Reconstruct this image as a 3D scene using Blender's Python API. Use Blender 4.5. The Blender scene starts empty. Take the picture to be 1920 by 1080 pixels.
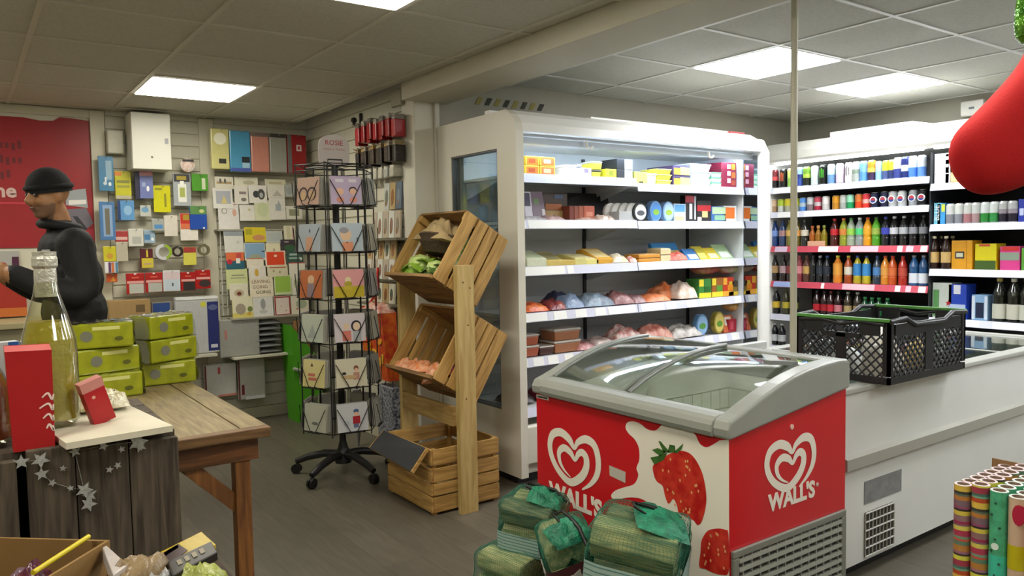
import bpy, math, random
from math import sin, cos, pi, radians
from mathutils import Vector, Matrix, noise
random.seed(7)
SC = bpy.context.scene
COL = SC.collection

# ---------------------------------------------------------------- camera
F_PX, CAM_H = 1446.24, 1.40
def _cam_axes(yaw, pitch, roll):
    f = Vector((cos(yaw)*cos(pitch), sin(yaw)*cos(pitch), -sin(pitch)))
    r = Vector((sin(yaw), -cos(yaw), 0)); u = r.cross(f)
    c, s = cos(roll), sin(roll)
    return c*r+s*u, -s*r+c*u, f
RGT, UPV, FWD = _cam_axes(radians(54.4766), radians(3.39163), radians(-.9968))
CAM = Vector((0, 0, CAM_H))
cd = bpy.data.cameras.new('camera'); cam = bpy.data.objects.new('camera', cd); COL.objects.link(cam)
cd.sensor_width = 36; cd.lens = 36*F_PX/1920; cd.clip_start = .02
cam.matrix_world = Matrix(((RGT.x, UPV.x, -FWD.x, 0), (RGT.y, UPV.y, -FWD.y, 0), (RGT.z, UPV.z, -FWD.z, CAM_H), (0, 0, 0, 1)))
SC.camera = cam
def at(ax, val, x, y):
    """point of the plane (axis ax at val) seen at photo position x, y"""
    d = RGT*((x-960)/F_PX) - UPV*((y-540)/F_PX) + FWD
    return CAM + d*((val-CAM[ax])/d[ax])

# ---------------------------------------------------------------- world, light levels, exposure
W = bpy.data.worlds.new('world'); SC.world = W; W.use_nodes = True
W.node_tree.nodes['Background'].inputs[0].default_value = (.5, .52, .5, 1)
W.node_tree.nodes['Background'].inputs[1].default_value = .05
PANEL_L, PANEL_R, LED = 11.5, 12.0, 14.0
VS = SC.view_settings
VS.view_transform = 'Standard'; VS.look = 'None'; VS.gamma = 1; VS.use_curve_mapping = False
VS.exposure = .85

# ---------------------------------------------------------------- helpers
def lin(h):
    if not isinstance(h, str): return tuple(h)
    h = h.lstrip('#'); out = []
    for i in (0, 2, 4):
        c = int(h[i:i+2], 16)/255
        out.append(c/12.92 if c <= .04045 else ((c+.055)/1.055)**2.4)
    return tuple(out)
_M = {}
def M(col='808080', rough=.5, metal=0., var=None, bump=None, emit=0., spec=.5, coat=0., trans=0.):
    key = (col, rough, metal, var, bump, emit, spec, coat, trans)
    if key in _M: return _M[key]
    m = bpy.data.materials.new('surface_%d' % len(_M)); m.use_nodes = True; _M[key] = m
    nt = m.node_tree; b = nt.nodes['Principled BSDF']; c = lin(col)
    b.inputs['Base Color'].default_value = (*c, 1)
    b.inputs['Roughness'].default_value = rough; b.inputs['Metallic'].default_value = metal
    b.inputs['Specular IOR Level'].default_value = spec
    if coat: b.inputs['Coat Weight'].default_value = coat; b.inputs['Coat Roughness'].default_value = .12
    if trans: b.inputs['Transmission Weight'].default_value = trans; b.inputs['IOR'].default_value = 1.33
    if emit:
        b.inputs['Emission Color'].default_value = (*c, 1); b.inputs['Emission Strength'].default_value = emit
    if var or bump: tc = nt.nodes.new('ShaderNodeTexCoord')
    if var:
        n = nt.nodes.new('ShaderNodeTexNoise'); n.inputs['Scale'].default_value = var[0]; n.inputs['Detail'].default_value = 5
        mx = nt.nodes.new('ShaderNodeMix'); mx.data_type = 'RGBA'
        rp = nt.nodes.new('ShaderNodeMapRange'); rp.inputs[1].default_value = .35; rp.inputs[2].default_value = .65
        nt.links.new(tc.outputs['Object'], n.inputs['Vector']); nt.links.new(n.outputs['Fac'], rp.inputs[0]); nt.links.new(rp.outputs[0], mx.inputs[0])
        c2 = lin(var[2]) if len(var) > 2 else tuple(k*(1-var[1]) for k in c)
        mx.inputs[6].default_value = (*c, 1); mx.inputs[7].default_value = (*c2, 1)
        nt.links.new(mx.outputs[2], b.inputs['Base Color'])
    if bump:
        n = nt.nodes.new('ShaderNodeTexNoise'); n.inputs['Scale'].default_value = bump[0]; n.inputs['Detail'].default_value = 3
        bp = nt.nodes.new('ShaderNodeBump'); bp.inputs['Strength'].default_value = bump[1]; bp.inputs['Distance'].default_value = .01
        nt.links.new(tc.outputs['Object'], n.inputs['Vector']); nt.links.new(n.outputs['Fac'], bp.inputs['Height']); nt.links.new(bp.outputs[0], b.inputs['Normal'])
    return m
def WOOD(a, b, axis=2, scale=6, stretch=12, rough=.6):
    key = ('wood', a, b, axis, scale, stretch, rough)
    if key in _M: return _M[key]
    m = bpy.data.materials.new('wood_%d' % len(_M)); m.use_nodes = True; _M[key] = m
    nt = m.node_tree; bs = nt.nodes['Principled BSDF']; bs.inputs['Roughness'].default_value = rough
    tc = nt.nodes.new('ShaderNodeTexCoord'); oi = nt.nodes.new('ShaderNodeObjectInfo')
    ad = nt.nodes.new('ShaderNodeVectorMath'); ad.operation = 'ADD'
    sc = nt.nodes.new('ShaderNodeVectorMath'); sc.operation = 'SCALE'; sc.inputs[0].default_value = (3.1, 5.7, 7.3)
    nt.links.new(oi.outputs['Random'], sc.inputs['Scale'])
    mp = nt.nodes.new('ShaderNodeMapping'); s = [stretch]*3; s[axis] = 1; mp.inputs['Scale'].default_value = s
    n = nt.nodes.new('ShaderNodeTexNoise'); n.inputs['Scale'].default_value = scale; n.inputs['Detail'].default_value = 6; n.inputs['Distortion'].default_value = .6
    nt.links.new(tc.outputs['Object'], ad.inputs[0]); nt.links.new(sc.outputs[0], ad.inputs[1]); nt.links.new(ad.outputs[0], mp.inputs[0]); nt.links.new(mp.outputs[0], n.inputs['Vector'])
    rp = nt.nodes.new('ShaderNodeValToRGB'); rp.color_ramp.elements[0].position = .35; rp.color_ramp.elements[1].position = .68
    rp.color_ramp.elements[0].color = (*lin(b), 1); rp.color_ramp.elements[1].color = (*lin(a), 1)
    nt.links.new(n.outputs['Fac'], rp.inputs[0]); nt.links.new(rp.outputs[0], bs.inputs['Base Color'])
    bp = nt.nodes.new('ShaderNodeBump'); bp.inputs['Strength'].default_value = .25; bp.inputs['Distance'].default_value = .004
    nt.links.new(n.outputs['Fac'], bp.inputs['Height']); nt.links.new(bp.outputs[0], bs.inputs['Normal'])
    return m
def GLASS(tint='ffffff', refl=1., rough=.02):
    key = ('glass', tint, refl, rough)
    if key in _M: return _M[key]
    m = bpy.data.materials.new('glass_%d' % len(_M)); m.use_nodes = True; _M[key] = m
    nt = m.node_tree; nt.nodes.remove(nt.nodes['Principled BSDF'])
    t = nt.nodes.new('ShaderNodeBsdfTransparent'); t.inputs[0].default_value = (*lin(tint), 1)
    g = nt.nodes.new('ShaderNodeBsdfGlossy'); g.inputs['Roughness'].default_value = rough
    fr = nt.nodes.new('ShaderNodeLayerWeight'); fr.inputs[0].default_value = .5
    pw = nt.nodes.new('ShaderNodeMath'); pw.operation = 'POWER'; pw.inputs[1].default_value = 4
    mu = nt.nodes.new('ShaderNodeMath'); mu.operation = 'MULTIPLY_ADD'; mu.inputs[1].default_value = .8*refl; mu.inputs[2].default_value = .045*refl; mu.use_clamp = True
    nt.links.new(fr.outputs['Facing'], pw.inputs[0]); fr = pw
    mx = nt.nodes.new('ShaderNodeMixShader')
    nt.links.new(fr.outputs[0], mu.inputs[0]); nt.links.new(mu.outputs[0], mx.inputs[0]); nt.links.new(t.outputs[0], mx.inputs[1]); nt.links.new(g.outputs[0], mx.inputs[2])
    nt.links.new(mx.outputs[0], nt.nodes['Material Output'].inputs[0])
    return m

class MB:
    """collects faces, then links them as one mesh object"""
    def __init__(s): s.v = []; s.f = []; s.m = []; s.s = []
    def add(s, vs, fs, mi=0, smooth=False):
        o = len(s.v); s.v += [tuple(v) for v in vs]
        for i, f in enumerate(fs):
            s.f.append([o+k for k in f]); s.m.append(mi if isinstance(mi, int) else mi[i]); s.s.append(smooth)
        return s
    def box(s, x0, x1, y0, y1, z0, z1, mi=0):
        vs = [(x, y, z) for z in (z0, z1) for y in (y0, y1) for x in (x0, x1)]
        return s.add(vs, [(0, 2, 3, 1), (4, 5, 7, 6), (0, 1, 5, 4), (2, 6, 7, 3), (0, 4, 6, 2), (1, 3, 7, 5)], mi)
    def obox(s, c, size, rot=None, mi=0):
        a, b, d = [k/2 for k in size]; R = rot or Matrix.Identity(3)
        vs = [Vector(c)+R@Vector((x, y, z)) for z in (-d, d) for y in (-b, b) for x in (-a, a)]
        return s.add(vs, [(0, 2, 3, 1), (4, 5, 7, 6), (0, 1, 5, 4), (2, 6, 7, 3), (0, 4, 6, 2), (1, 3, 7, 5)], mi)
    def cyl(s, p0, p1, r0, r1=None, n=12, mi=0, cap=True, smooth=True):
        p0 = Vector(p0); p1 = Vector(p1); r1 = r0 if r1 is None else r1
        d = (p1-p0).normalized(); a = d.orthogonal().normalized(); b = d.cross(a)
        vs = [p+(a*cos(2*pi*i/n)+b*sin(2*pi*i/n))*r for p, r in ((p0, r0), (p1, r1)) for i in range(n)]
        s.add(vs, [(i, (i+1) % n, n+(i+1) % n, n+i) for i in range(n)], mi, smooth)
        if cap: s.add(vs, [tuple(range(n-1, -1, -1)), tuple(range(n, 2*n))], mi)
        return s
    def lathe(s, prof, n=14, mi=0, c=(0, 0, 0), sx=1, sy=1, smooth=True):
        vs = [(c[0]+r*sx*cos(2*pi*i/n), c[1]+r*sy*sin(2*pi*i/n), c[2]+z) for r, z in prof for i in range(n)]
        for k in range(len(prof)-1):
            mk = mi if isinstance(mi, int) else mi[k]
            o = k*n
            s.add([vs[o+i] for i in range(2*n)], [(i, (i+1) % n, n+(i+1) % n, n+i) for i in range(n)], mk, smooth)
        return s
    def prism(s, poly, ax, lo, hi, mi=0):
        """poly in the two axes other than ax, extruded along ax"""
        def mk(a, b, t): return {0: (t, a, b), 1: (a, t, b), 2: (a, b, t)}[ax]
        n = len(poly); vs = [mk(a, b, lo) for a, b in poly]+[mk(a, b, hi) for a, b in poly]
        return s.add(vs, [tuple(range(n)), tuple(range(2*n-1, n-1, -1))]+[(i, n+i, n+(i+1) % n, (i+1) % n) for i in range(n)], mi)
    def tube(s, pts, r, n=6, mi=0, closed=False, cap=True):
        pts = [Vector(p) for p in pts]; N = len(pts); vs = []; up = None
        for i, p in enumerate(pts):
            q0 = pts[i-1] if (i or closed) else p; q1 = pts[(i+1) % N] if (i < N-1 or closed) else p
            d = (q1-q0).normalized()
            if up is None: up = d.orthogonal().normalized()
            up = (up-d*up.dot(d)).normalized() if (up-d*up.dot(d)).length > 1e-6 else d.orthogonal().normalized()
            b = d.cross(up); rr = r if not isinstance(r, (list, tuple)) else r[i]
            vs += [p+(up*cos(2*pi*k/n)+b*sin(2*pi*k/n))*rr for k in range(n)]
        fs = []
        for i in range(N if closed else N-1):
            j = (i+1) % N
            fs += [(i*n+k, i*n+(k+1) % n, j*n+(k+1) % n, j*n+k) for k in range(n)]
        s.add(vs, fs, mi, True)
        if cap and not closed: s.add(vs, [tuple(range(n-1, -1, -1)), tuple(range((N-1)*n, N*n))], mi)
        return s
    def pillow(s, sx, sy, sz, seed=0, n=12, amp=.15, pw=.5, mi=0, c=(0, 0, 0), flat=.15):
        """a soft filled bag lying in the xy plane, crimped at its rim, lumps on top"""
        vs = []; fs = []
        for side in (1, -1):
            o = len(vs)
            for j in range(n+1):
                for i in range(n+1):
                    u = i/n*2-1; w = j/n*2-1
                    h = max(0, (1-u*u)*(1-w*w))**pw
                    nz = noise.noise(Vector((u*2.2+seed*3.7, w*2.2, side*5+seed)))*amp + noise.noise(Vector((u*5+seed*3.7, w*5, side*5+seed)))*amp*.5
                    z = sz/2*h*(1+nz) if side > 0 else -sz/2*h*flat
                    k = 1-.06*abs(u*w)
                    vs.append((c[0]+u*sx/2*k, c[1]+w*sy/2*k, c[2]+z+sz/2*flat))
            for j in range(n):
                for i in range(n):
                    q = (o+j*(n+1)+i, o+j*(n+1)+i+1, o+(j+1)*(n+1)+i+1, o+(j+1)*(n+1)+i)
                    fs.append(q if side > 0 else q[::-1])
        return s.add(vs, fs, mi, True)
    def poly(s, pts, mi=0): return s.add(pts, [tuple(range(len(pts)))], mi)
    def build(s, name, mats, parent=None, loc=None, rot=None, bevel=0, seg=2, kind=None):
        me = bpy.data.meshes.new(name); me.from_pydata(s.v, [], s.f)
        for m in (mats if isinstance(mats, (list, tuple)) else [mats]): me.materials.append(m)
        me.polygons.foreach_set('material_index', s.m); me.polygons.foreach_set('use_smooth', s.s)
        me.update()
        return link(name, me, parent, loc, rot, bevel, seg, kind)
def link(name, me, parent=None, loc=None, rot=None, bevel=0, seg=2, kind=None):
    o = bpy.data.objects.new(name, me); COL.objects.link(o)
    if parent: o.parent = parent
    if loc is not None: o.location = loc
    if rot is not None: o.rotation_euler = rot
    if bevel:
        b = o.modifiers.new('bevel', 'BEVEL'); b.width = bevel; b.segments = seg; b.limit_method = 'ANGLE'; b.angle_limit = radians(40)
    if kind: o['kind'] = kind
    return o
def tag(o, label, cat, group=None):
    o['label'] = label; o['category'] = cat
    if group: o['group'] = group
    return o
def thing(name, label, cat, loc=(0, 0, 0), rot=(0, 0, 0), group=None):
    o = bpy.data.objects.new(name, None); COL.objects.link(o); o.location = loc; o.rotation_euler = rot; o.empty_display_size = .05
    return tag(o, label, cat, group)
def struct(o): o['kind'] = 'structure'; return o
def sempty(name, loc=(0, 0, 0)):
    o = bpy.data.objects.new(name, None); COL.objects.link(o); o.location = loc; o['kind'] = 'structure'; return o
def text_mesh(body, size, extrude=.0006, bold=0., align='CENTER', spacing=1.):
    c = bpy.data.curves.new('lettering', 'FONT'); c.body = body; c.size = size; c.extrude = extrude; c.offset = bold
    c.align_x = align; c.align_y = 'CENTER'; c.resolution_u = 3; c.space_character = spacing
    o = bpy.data.objects.new('lettering', c); COL.objects.link(o)
    bpy.context.view_layer.update()
    me = bpy.data.meshes.new_from_object(o.evaluated_get(bpy.context.evaluated_depsgraph_get()))
    bpy.data.objects.remove(o); bpy.data.curves.remove(c)
    return me
def lettering(body, size, mat, parent, loc, rot, name='lettering', **k):
    me = text_mesh(body, size, **k); me.materials.clear(); me.materials.append(mat)
    return link(name, me, parent, loc, rot)
def spline(pts, n=8, closed=False):
    P = [Vector(p) for p in pts]; N = len(P); out = []
    for i in range(N if closed else N-1):
        a = P[i-1] if (i > 0 or closed) else P[i]; b = P[i]; c = P[(i+1) % N]; d = P[(i+2) % N] if (i < N-2 or closed) else c
        for k in range(n):
            t = k/n
            out.append(.5*((2*b)+(c-a)*t+(2*a-5*b+4*c-d)*t*t+(3*b-a-3*c+d)*t**3))
    if not closed: out.append(P[-1])
    return out
def area(poly): return sum(poly[i][0]*poly[(i+1) % len(poly)][1]-poly[(i+1) % len(poly)][0]*poly[i][1] for i in range(len(poly)))/2
from mathutils.geometry import tessellate_polygon
def flat(mb, pts2, to3, mi=0):
    """a flat printed shape: 2-D outline placed by to3(a, b)"""
    tri = tessellate_polygon([[Vector((p[0], p[1], 0)) for p in pts2]])
    return mb.add([to3(p[0], p[1]) for p in pts2], tri, mi)
def ribbon(pts, widths, n=8):
    """2-D outline quads of a stroke"""
    P = spline([(p[0], p[1], w) for p, w in zip(pts, widths)], n); L = []; R = []
    for i, p in enumerate(P):
        d = (P[min(i+1, len(P)-1)]-P[max(i-1, 0)]); d = Vector((d.x, d.y)).normalized(); nn = Vector((-d.y, d.x))*p.z/2
        L.append((p.x+nn.x, p.y+nn.y)); R.append((p.x-nn.x, p.y-nn.y))
    return L, R
def stroke(mb, pts, widths, to3, mi=0, n=8):
    L, R = ribbon(pts, widths, n); k = len(L)
    return mb.add([to3(*p) for p in L+R], [(i, i+1, k+i+1, k+i) for i in range(k-1)], mi)
ORD = ['first', 'second', 'third', 'fourth', 'fifth', 'sixth', 'seventh', 'eighth', 'ninth', 'tenth', 'eleventh', 'twelfth', 'thirteenth', 'fourteenth', 'fifteenth', 'sixteenth', 'seventeenth', 'eighteenth', 'nineteenth', 'twentieth', 'twenty-first', 'twenty-second', 'twenty-third']
WHITE = M('e8e6de', .45); STEEL = M('b9bab4', .35, .8); BLACK = M('141414', .5); GREYP = M('8d9088', .45)

# ================================================================ THE ROOM
XB, YB, XS, ZL, ZR = 2.31, 6.34, 2.434, 2.405, 2.48      # beam face, card wall, side wall, ceilings left and right of the beam
XR, YR = 6.5, 4.40                                         # right wall, wall behind the glass-ended fridge
XW, YW = -2.6, -2.6
# ---- floor: grey-brown vinyl planks (laid too finely to tell apart in the picture)
def floor_mat():
    m = bpy.data.materials.new('vinyl_floor'); m.use_nodes = True; nt = m.node_tree; b = nt.nodes['Principled BSDF']; b.inputs['Roughness'].default_value = .42
    tc = nt.nodes.new('ShaderNodeTexCoord'); mp = nt.nodes.new('ShaderNodeMapping'); mp.inputs['Rotation'].default_value = (0, 0, pi/2)
    br = nt.nodes.new('ShaderNodeTexBrick'); br.inputs['Scale'].default_value = 1; br.inputs['Brick Width'].default_value = 1.2; br.inputs['Row Height'].default_value = .18
    br.inputs['Mortar Size'].default_value = .0015; br.inputs['Color1'].default_value = (*lin('6a6456'), 1); br.inputs['Color2'].default_value = (*lin('5e594d'), 1); br.inputs['Mortar'].default_value = (*lin('48443c'), 1)
    n = nt.nodes.new('ShaderNodeTexNoise'); n.inputs['Scale'].default_value = 5; n.inputs['Detail'].default_value = 7
    m2 = nt.nodes.new('ShaderNodeMapping'); m2.inputs['Scale'].default_value = (9, 1, 1)
    mx = nt.nodes.new('ShaderNodeMix'); mx.data_type = 'RGBA'; mx.blend_type = 'MULTIPLY'; mx.inputs[0].default_value = .55
    rp = nt.nodes.new('ShaderNodeValToRGB'); rp.color_ramp.elements[0].position = .3; rp.color_ramp.elements[0].color = (.45, .44, .42, 1); rp.color_ramp.elements[1].position = .7
    nt.links.new(tc.outputs['Object'], mp.inputs[0]); nt.links.new(mp.outputs[0], br.inputs['Vector']); nt.links.new(tc.outputs['Object'], m2.inputs[0]); nt.links.new(m2.outputs[0], n.inputs['Vector'])
    nt.links.new(n.outputs['Fac'], rp.inputs[0]); nt.links.new(br.outputs['Color'], mx.inputs[6]); nt.links.new(rp.outputs[0], mx.inputs[7]); nt.links.new(mx.outputs[2], b.inputs['Base Color'])
    return m
struct(MB().box(XW, XR+.2, YW, YB+.2, -.1, 0).build('floor', floor_mat()))
PAINT = M('cfccba', .7, var=(3, .05)); PAINTW = M('d6d3c4', .65, var=(4, .05)); DULL = M('a9a696', .75, var=(2.5, .08))
struct(MB().box(XW, XS+.02, YB, YB+.15, 0, ZR+.1).build('wall_back', PAINT))
struct(MB().box(XS, XS+.12, YR+.06, YB, 0, ZR+.1).build('wall_side', PAINT))
struct(MB().box(XS+.12, XR+.15, YR, YR+.12, 0, ZR+.1).build('wall_behind_fridge', DULL))
struct(MB().box(XR, XR+.15, YW, YR, 0, ZR+.1).build('wall_right', DULL))
struct(MB().box(XW-.15, XW, YW, YB+.15, 0, ZR+.1).build('wall_left', PAINT))
struct(MB().box(XW-.15, XR+.15, YW-.15, YW, 0, ZR+.1).build('wall_front', PAINT))
pil = struct(MB().box(XS-.045, XS+.10, YR-.01, YR+.16, 0, ZL).box(XS+.10, XS+.135, YR-.03, YR+.16, 0, ZL).build('pillar_corner', PAINTW, bevel=.006))
struct(MB().box(XB, XB+.32, YW, YR+.0, 2.305, ZR+.1).build('beam', M('c9c6b4', .6, var=(3, .04)), bevel=.004))
# ---- ceilings: lay-in tiles on a T-bar grid
TILE = M('c9c8bc', .85, var=(60, .10), bump=(160, .25)); TILE2 = M('c4c4bb', .85, var=(60, .10), bump=(160, .25)); TBAR = M('cbc9bb', .55); TBAR2 = M('d9dad6', .45)
LIGHTS = []
def ceiling(name, x0, x1, y0, y1, ox, oy, px, py, z, tm, bm, lights):
    root = sempty(name); tiles = {}
    i0 = math.floor((x0-ox)/px); i1 = math.ceil((x1-ox)/px); j0 = math.floor((y0-oy)/py); j1 = math.ceil((y1-oy)/py)
    for i in range(i0, i1):
        for j in range(j0, j1):
            a0, a1 = max(x0, ox+i*px), min(x1, ox+(i+1)*px); b0, b1 = max(y0, oy+j*py), min(y1, oy+(j+1)*py)
            if a1-a0 < .03 or b1-b0 < .03: continue
            if (i, j) in lights: LIGHTS.append((a0, a1, b0, b1, z)); continue
            k = (round(a1-a0, 3), round(b1-b0, 3))
            if k not in tiles:
                o = MB().box(-k[0]/2+.008, k[0]/2-.008, -k[1]/2+.008, k[1]/2-.008, .004, .02).build('ceiling_tile', tm, root); tiles[k] = o.data
            else: o = link('ceiling_tile', tiles[k], root)
            o.location = ((a0+a1)/2, (b0+b1)/2, z)
    for i in range(i0, i1+1):
        x = ox+i*px
        if x0-.01 <= x <= x1+.01: MB().box(x-.012, x+.012, y0, y1, z-.002, z+.012).build('grid_bar', bm, root)
    for j in range(j0, j1+1):
        y = oy+j*py
        if y0-.01 <= y <= y1+.01: MB().box(x0, x1, y-.012, y+.012, z-.0015, z+.0115).build('grid_bar', bm, root)
    MB().box(x0, x1, y0, y1, z+.03, z+.08).build('ceiling_deck', M('77756a', .9), root)
    return root
ceiling('ceiling', XW, XB, YW, YB, .95, 3.66, .635, .625, ZL, TILE, TBAR, {(0, 2), (0, -2), (-3, 2), (-3, -2), (0, -5), (-3, -5), (0, -8)})
ceiling('ceiling_right', XB+.32, XR, YW, YR, 3.80, 2.70, .66, .655, ZR, TILE2, TBAR2, {(0, 0), (2, 0), (0, -3), (2, -3), (-1, -5), (2, -6)})
for i, (a0, a1, b0, b1, z) in enumerate(LIGHTS):
    left = a0 < XB
    vis = {0: 0}
    cx, cy = (a0+a1)/2, (b0+b1)/2
    if left: lab = 'square flat ceiling light panel over the card wall' if cy > 5 and cx > .9 else ('square flat ceiling light panel at the top edge of the photo' if 2 < cy < 3.2 and cx > .9 else 'square flat ceiling light panel out of view behind the till')
    else: lab = 'bright square ceiling light panel beside the thin pole' if cy > 2.6 and cx < 4.5 else ('bright square ceiling light panel over the drinks chiller' if cy > 2.6 else 'bright square ceiling light panel out of view over the freezers')
    t = thing('ceiling_light', lab, 'light', (cx, cy, z), group='ceiling light panels')
    w, d = (a1-a0)/2, (b1-b0)/2
    MB().box(-w+.01, w-.01, -d+.01, d-.01, -.004, .02).build('frame', M('e8e8e4', .5), t, bevel=.003)
    MB().box(-w+.022, w-.022, -d+.022, d-.022, -.008, -.0045).build('diffuser', M('fff8e8' if left else 'fafcff', .4, emit=PANEL_L if left else PANEL_R), t)
# ---- slatted wall boards and uprights
SLAT = M('c6c4b2', .55, var=(8, .06)); UPR = M('cbc7b2', .5, var=(6, .05))
def slats(parent_name, horizontal_x, lo, hi, plane):
    root = sempty(parent_name); z = .09; me = None
    while z < 2.38:
        zz = min(z+.089, 2.395)
        if me is None:
            mb = MB()
            mb.prism([(0, 0), (-.014, .004), (-.014, .085), (0, .089)], 0 if horizontal_x else 1, lo, hi) if horizontal_x else mb.prism([(0, 0), (-.014, .004), (-.014, .085), (0, .089)], 1, lo, hi)
            o = mb.build('slat', SLAT, root); me = o.data
        else: o = link('slat', me, root)
        o.location = (0, plane, z) if horizontal_x else (plane, 0, z)
        z += .095
    return root
slats('wall_back_slats', True, .905, 1.55, YB); slats('wall_back_slats', True, 1.665, 2.43, YB); slats('wall_side_slats', False, YR+.2, YB-.02, XS)
t = sempty('trim_1')
for a, b in ((.805, .90), (1.55, 1.66)): MB().box(a, b, YB-.03, YB, 0, 2.40).build('upright', UPR, t, bevel=.004)
MB().box(XW, .805, YB-.02, YB, 2.345, 2.40).build('top_rail', UPR, t)
struct(MB().box(.9, 2.43, YB-.018, YB, 0, .088).build('baseboard_back', M('bdb9a3', .5)))
struct(MB().box(XS-.018, XS, YR+.2, YB, 0, .088).build('baseboard_side', M('bdb9a3', .5)))

# ================================================================ BIG APPLIANCES
def wb(mb, name, mats, parent, **k):
    """mesh given in room coordinates, hung under an unrotated parent"""
    o = mb.build(name, mats, parent, **k); p = parent
    off = Vector((0, 0, 0))
    while p: off += p.location; p = p.parent
    o.location = -off if not parent.parent or parent.location.length == 0 else -off
    return o
FW = M('dcd9ca', .38, var=(2, .04)); FWH = M('e9e8e2', .35); RAIL = M('d4d6e6', .35); TICKET = M('f4f4f0', .5); INNER = M('c0c4c6', .4); FLOORD = M('1c1c1d', .6)
# ---------------------------------------------------------------- open multideck fridge
FX0, FX1, FY0, FY1, FZ = 2.544, 4.83, 3.50, 4.36, 2.15
IX0, IX1, IYB = 2.60, 4.72, 4.15
fr = thing('display_fridge', 'long white open-front display fridge with five lit shelves of chilled food', 'fridge', (FX0, FY0, 0))
def end_panel(x0, x1):
    out = [(FY0, .05), (FY0, 2.02), (FY0+.012, 2.07), (FY0+.05, 2.12), (FY0+.10, FZ), (FY1, FZ), (FY1, .05)]
    mb = MB(); wy0, wy1, wz0, wz1 = 3.69, 4.20, .42, 1.94
    mb.prism([(FY0, .05), (FY0, wz0), (FY1, wz0), (FY1, .05)], 0, x0, x1)
    mb.prism([(FY0, wz0), (FY0, wz1), (wy0, wz1), (wy0, wz0)], 0, x0, x1)
    mb.prism([(wy1, wz0), (wy1, wz1), (FY1, wz1), (FY1, wz0)], 0, x0, x1)
    mb.prism([(FY0, wz1)]+out[1:6]+[(FY1, wz1)], 0, x0, x1)
    return mb
e = wb(end_panel(FX0, FX0+.05), 'end_panel', FW, fr)
wb(MB().box(FX0+.02, FX0+.028, 3.69, 4.20, .42, 1.94), 'window_pane', GLASS('dfe6e6', 1.2), e)
mb = MB()
for a, b, c, d in ((3.69, 3.70, .42, 1.94), (4.19, 4.20, .42, 1.94), (3.69, 4.20, .42, .43), (3.69, 4.20, 1.93, 1.94)): mb.box(FX0+.005, FX0+.05, a, b, c, d)
wb(mb, 'window_gasket', M('55585a', .5), e)
mb = MB().prism([(FY0, .05), (FY0, 2.02), (FY0+.05, 2.12), (FY0+.10, FZ-.03), (FY0+.16, FZ), (FY1, FZ), (FY1, .05)], 0, IX1+.004, FX1)
wb(mb, 'end_panel', FWH, fr, bevel=.02, seg=4)
can = wb(MB().prism([(FY0, 2.02), (FY0+.012, 2.07), (FY0+.05, 2.12), (FY0+.10, FZ), (FY1, FZ), (FY1, 2.0), (FY0+.10, 2.0), (FY0+.06, 2.02)], 0, FX0+.05, IX1+.01), 'canopy', FWH, fr)
wb(MB().box(IX0+.05, IX1-.05, FY0+.12, FY0+.15, 1.978, 1.996), 'lamp_tube', M('d8eaff', .4, emit=LED*1.15), can)
wb(MB().box(IX0, IX1, FY0+.07, FY0+.095, 1.965, 2.0), 'night_blind_rail', M('aab3ba', .4, .3), can)
for x in (1107, 1335):
    p = at(1, 3.54, x, 262 if x < 1200 else 280)
    wb(MB().tube([(p.x-.03, 3.545, 2.0), (p.x-.025, 3.545, 1.965), (p.x, 3.545, 1.955), (p.x+.025, 3.545, 1.97)], .008), 'blind_hook', WHITE, can)
back = wb(MB().box(IX0, IX1, IYB, IYB+.04, .30, 2.0), 'back_panel', INNER, fr)
z = .42
me = None
while z < 1.96:
    if me is None: o = wb(MB().box(IX0, IX1, IYB-.008, IYB, .0, .118), 'back_slat', INNER, back); me = o.data; base = o.location.copy()
    else: o = link('back_slat', me, back); 
    o.location = base+Vector((0, 0, z)); z += .124
for px_ in (1094, 1288):
    x = at(1, 4.14, px_, 400).x
    wb(MB().box(x-.012, x+.012, IYB-.02, IYB-.009, .35, 1.97), 'slotted_upright', M('23272b', .5), back)
wb(MB().box(IX0-.006, IX0, FY0+.16, IYB, .30, 1.99), 'inner_end_lining', INNER, fr) if False else None
wb(MB().box(IX1-.012, IX1+.003, 3.655, IYB, .30, 2.0), 'inner_end_wall', M('d8dde0', .4), fr)
wb(MB().box(IX1-.004, IX1+.003, FY0+.03, 3.652, .30, 2.0), 'mirror_strip', M('b9bcc0', .04, 1.), fr)
wb(MB().box(FX0+.05, IX1+.01, FY0+.06, FY1, .05, .30).box(FX0+.05, IX1+.01, FY0+.01, FY0+.06, .12, .34), 'base_well', FW, fr, bevel=.008)
wb(MB().box(FX0+.03, FX1-.03, FY0+.08, FY1, 0, .06), 'plinth', FLOORD, fr)
ZL_ = [1.798, 1.527, 1.25, .975, .708, .42]; ZR_ = [1.768, 1.522, 1.25, .975, .705, .42]
YSH, XMID = 3.645, 3.617
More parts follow.
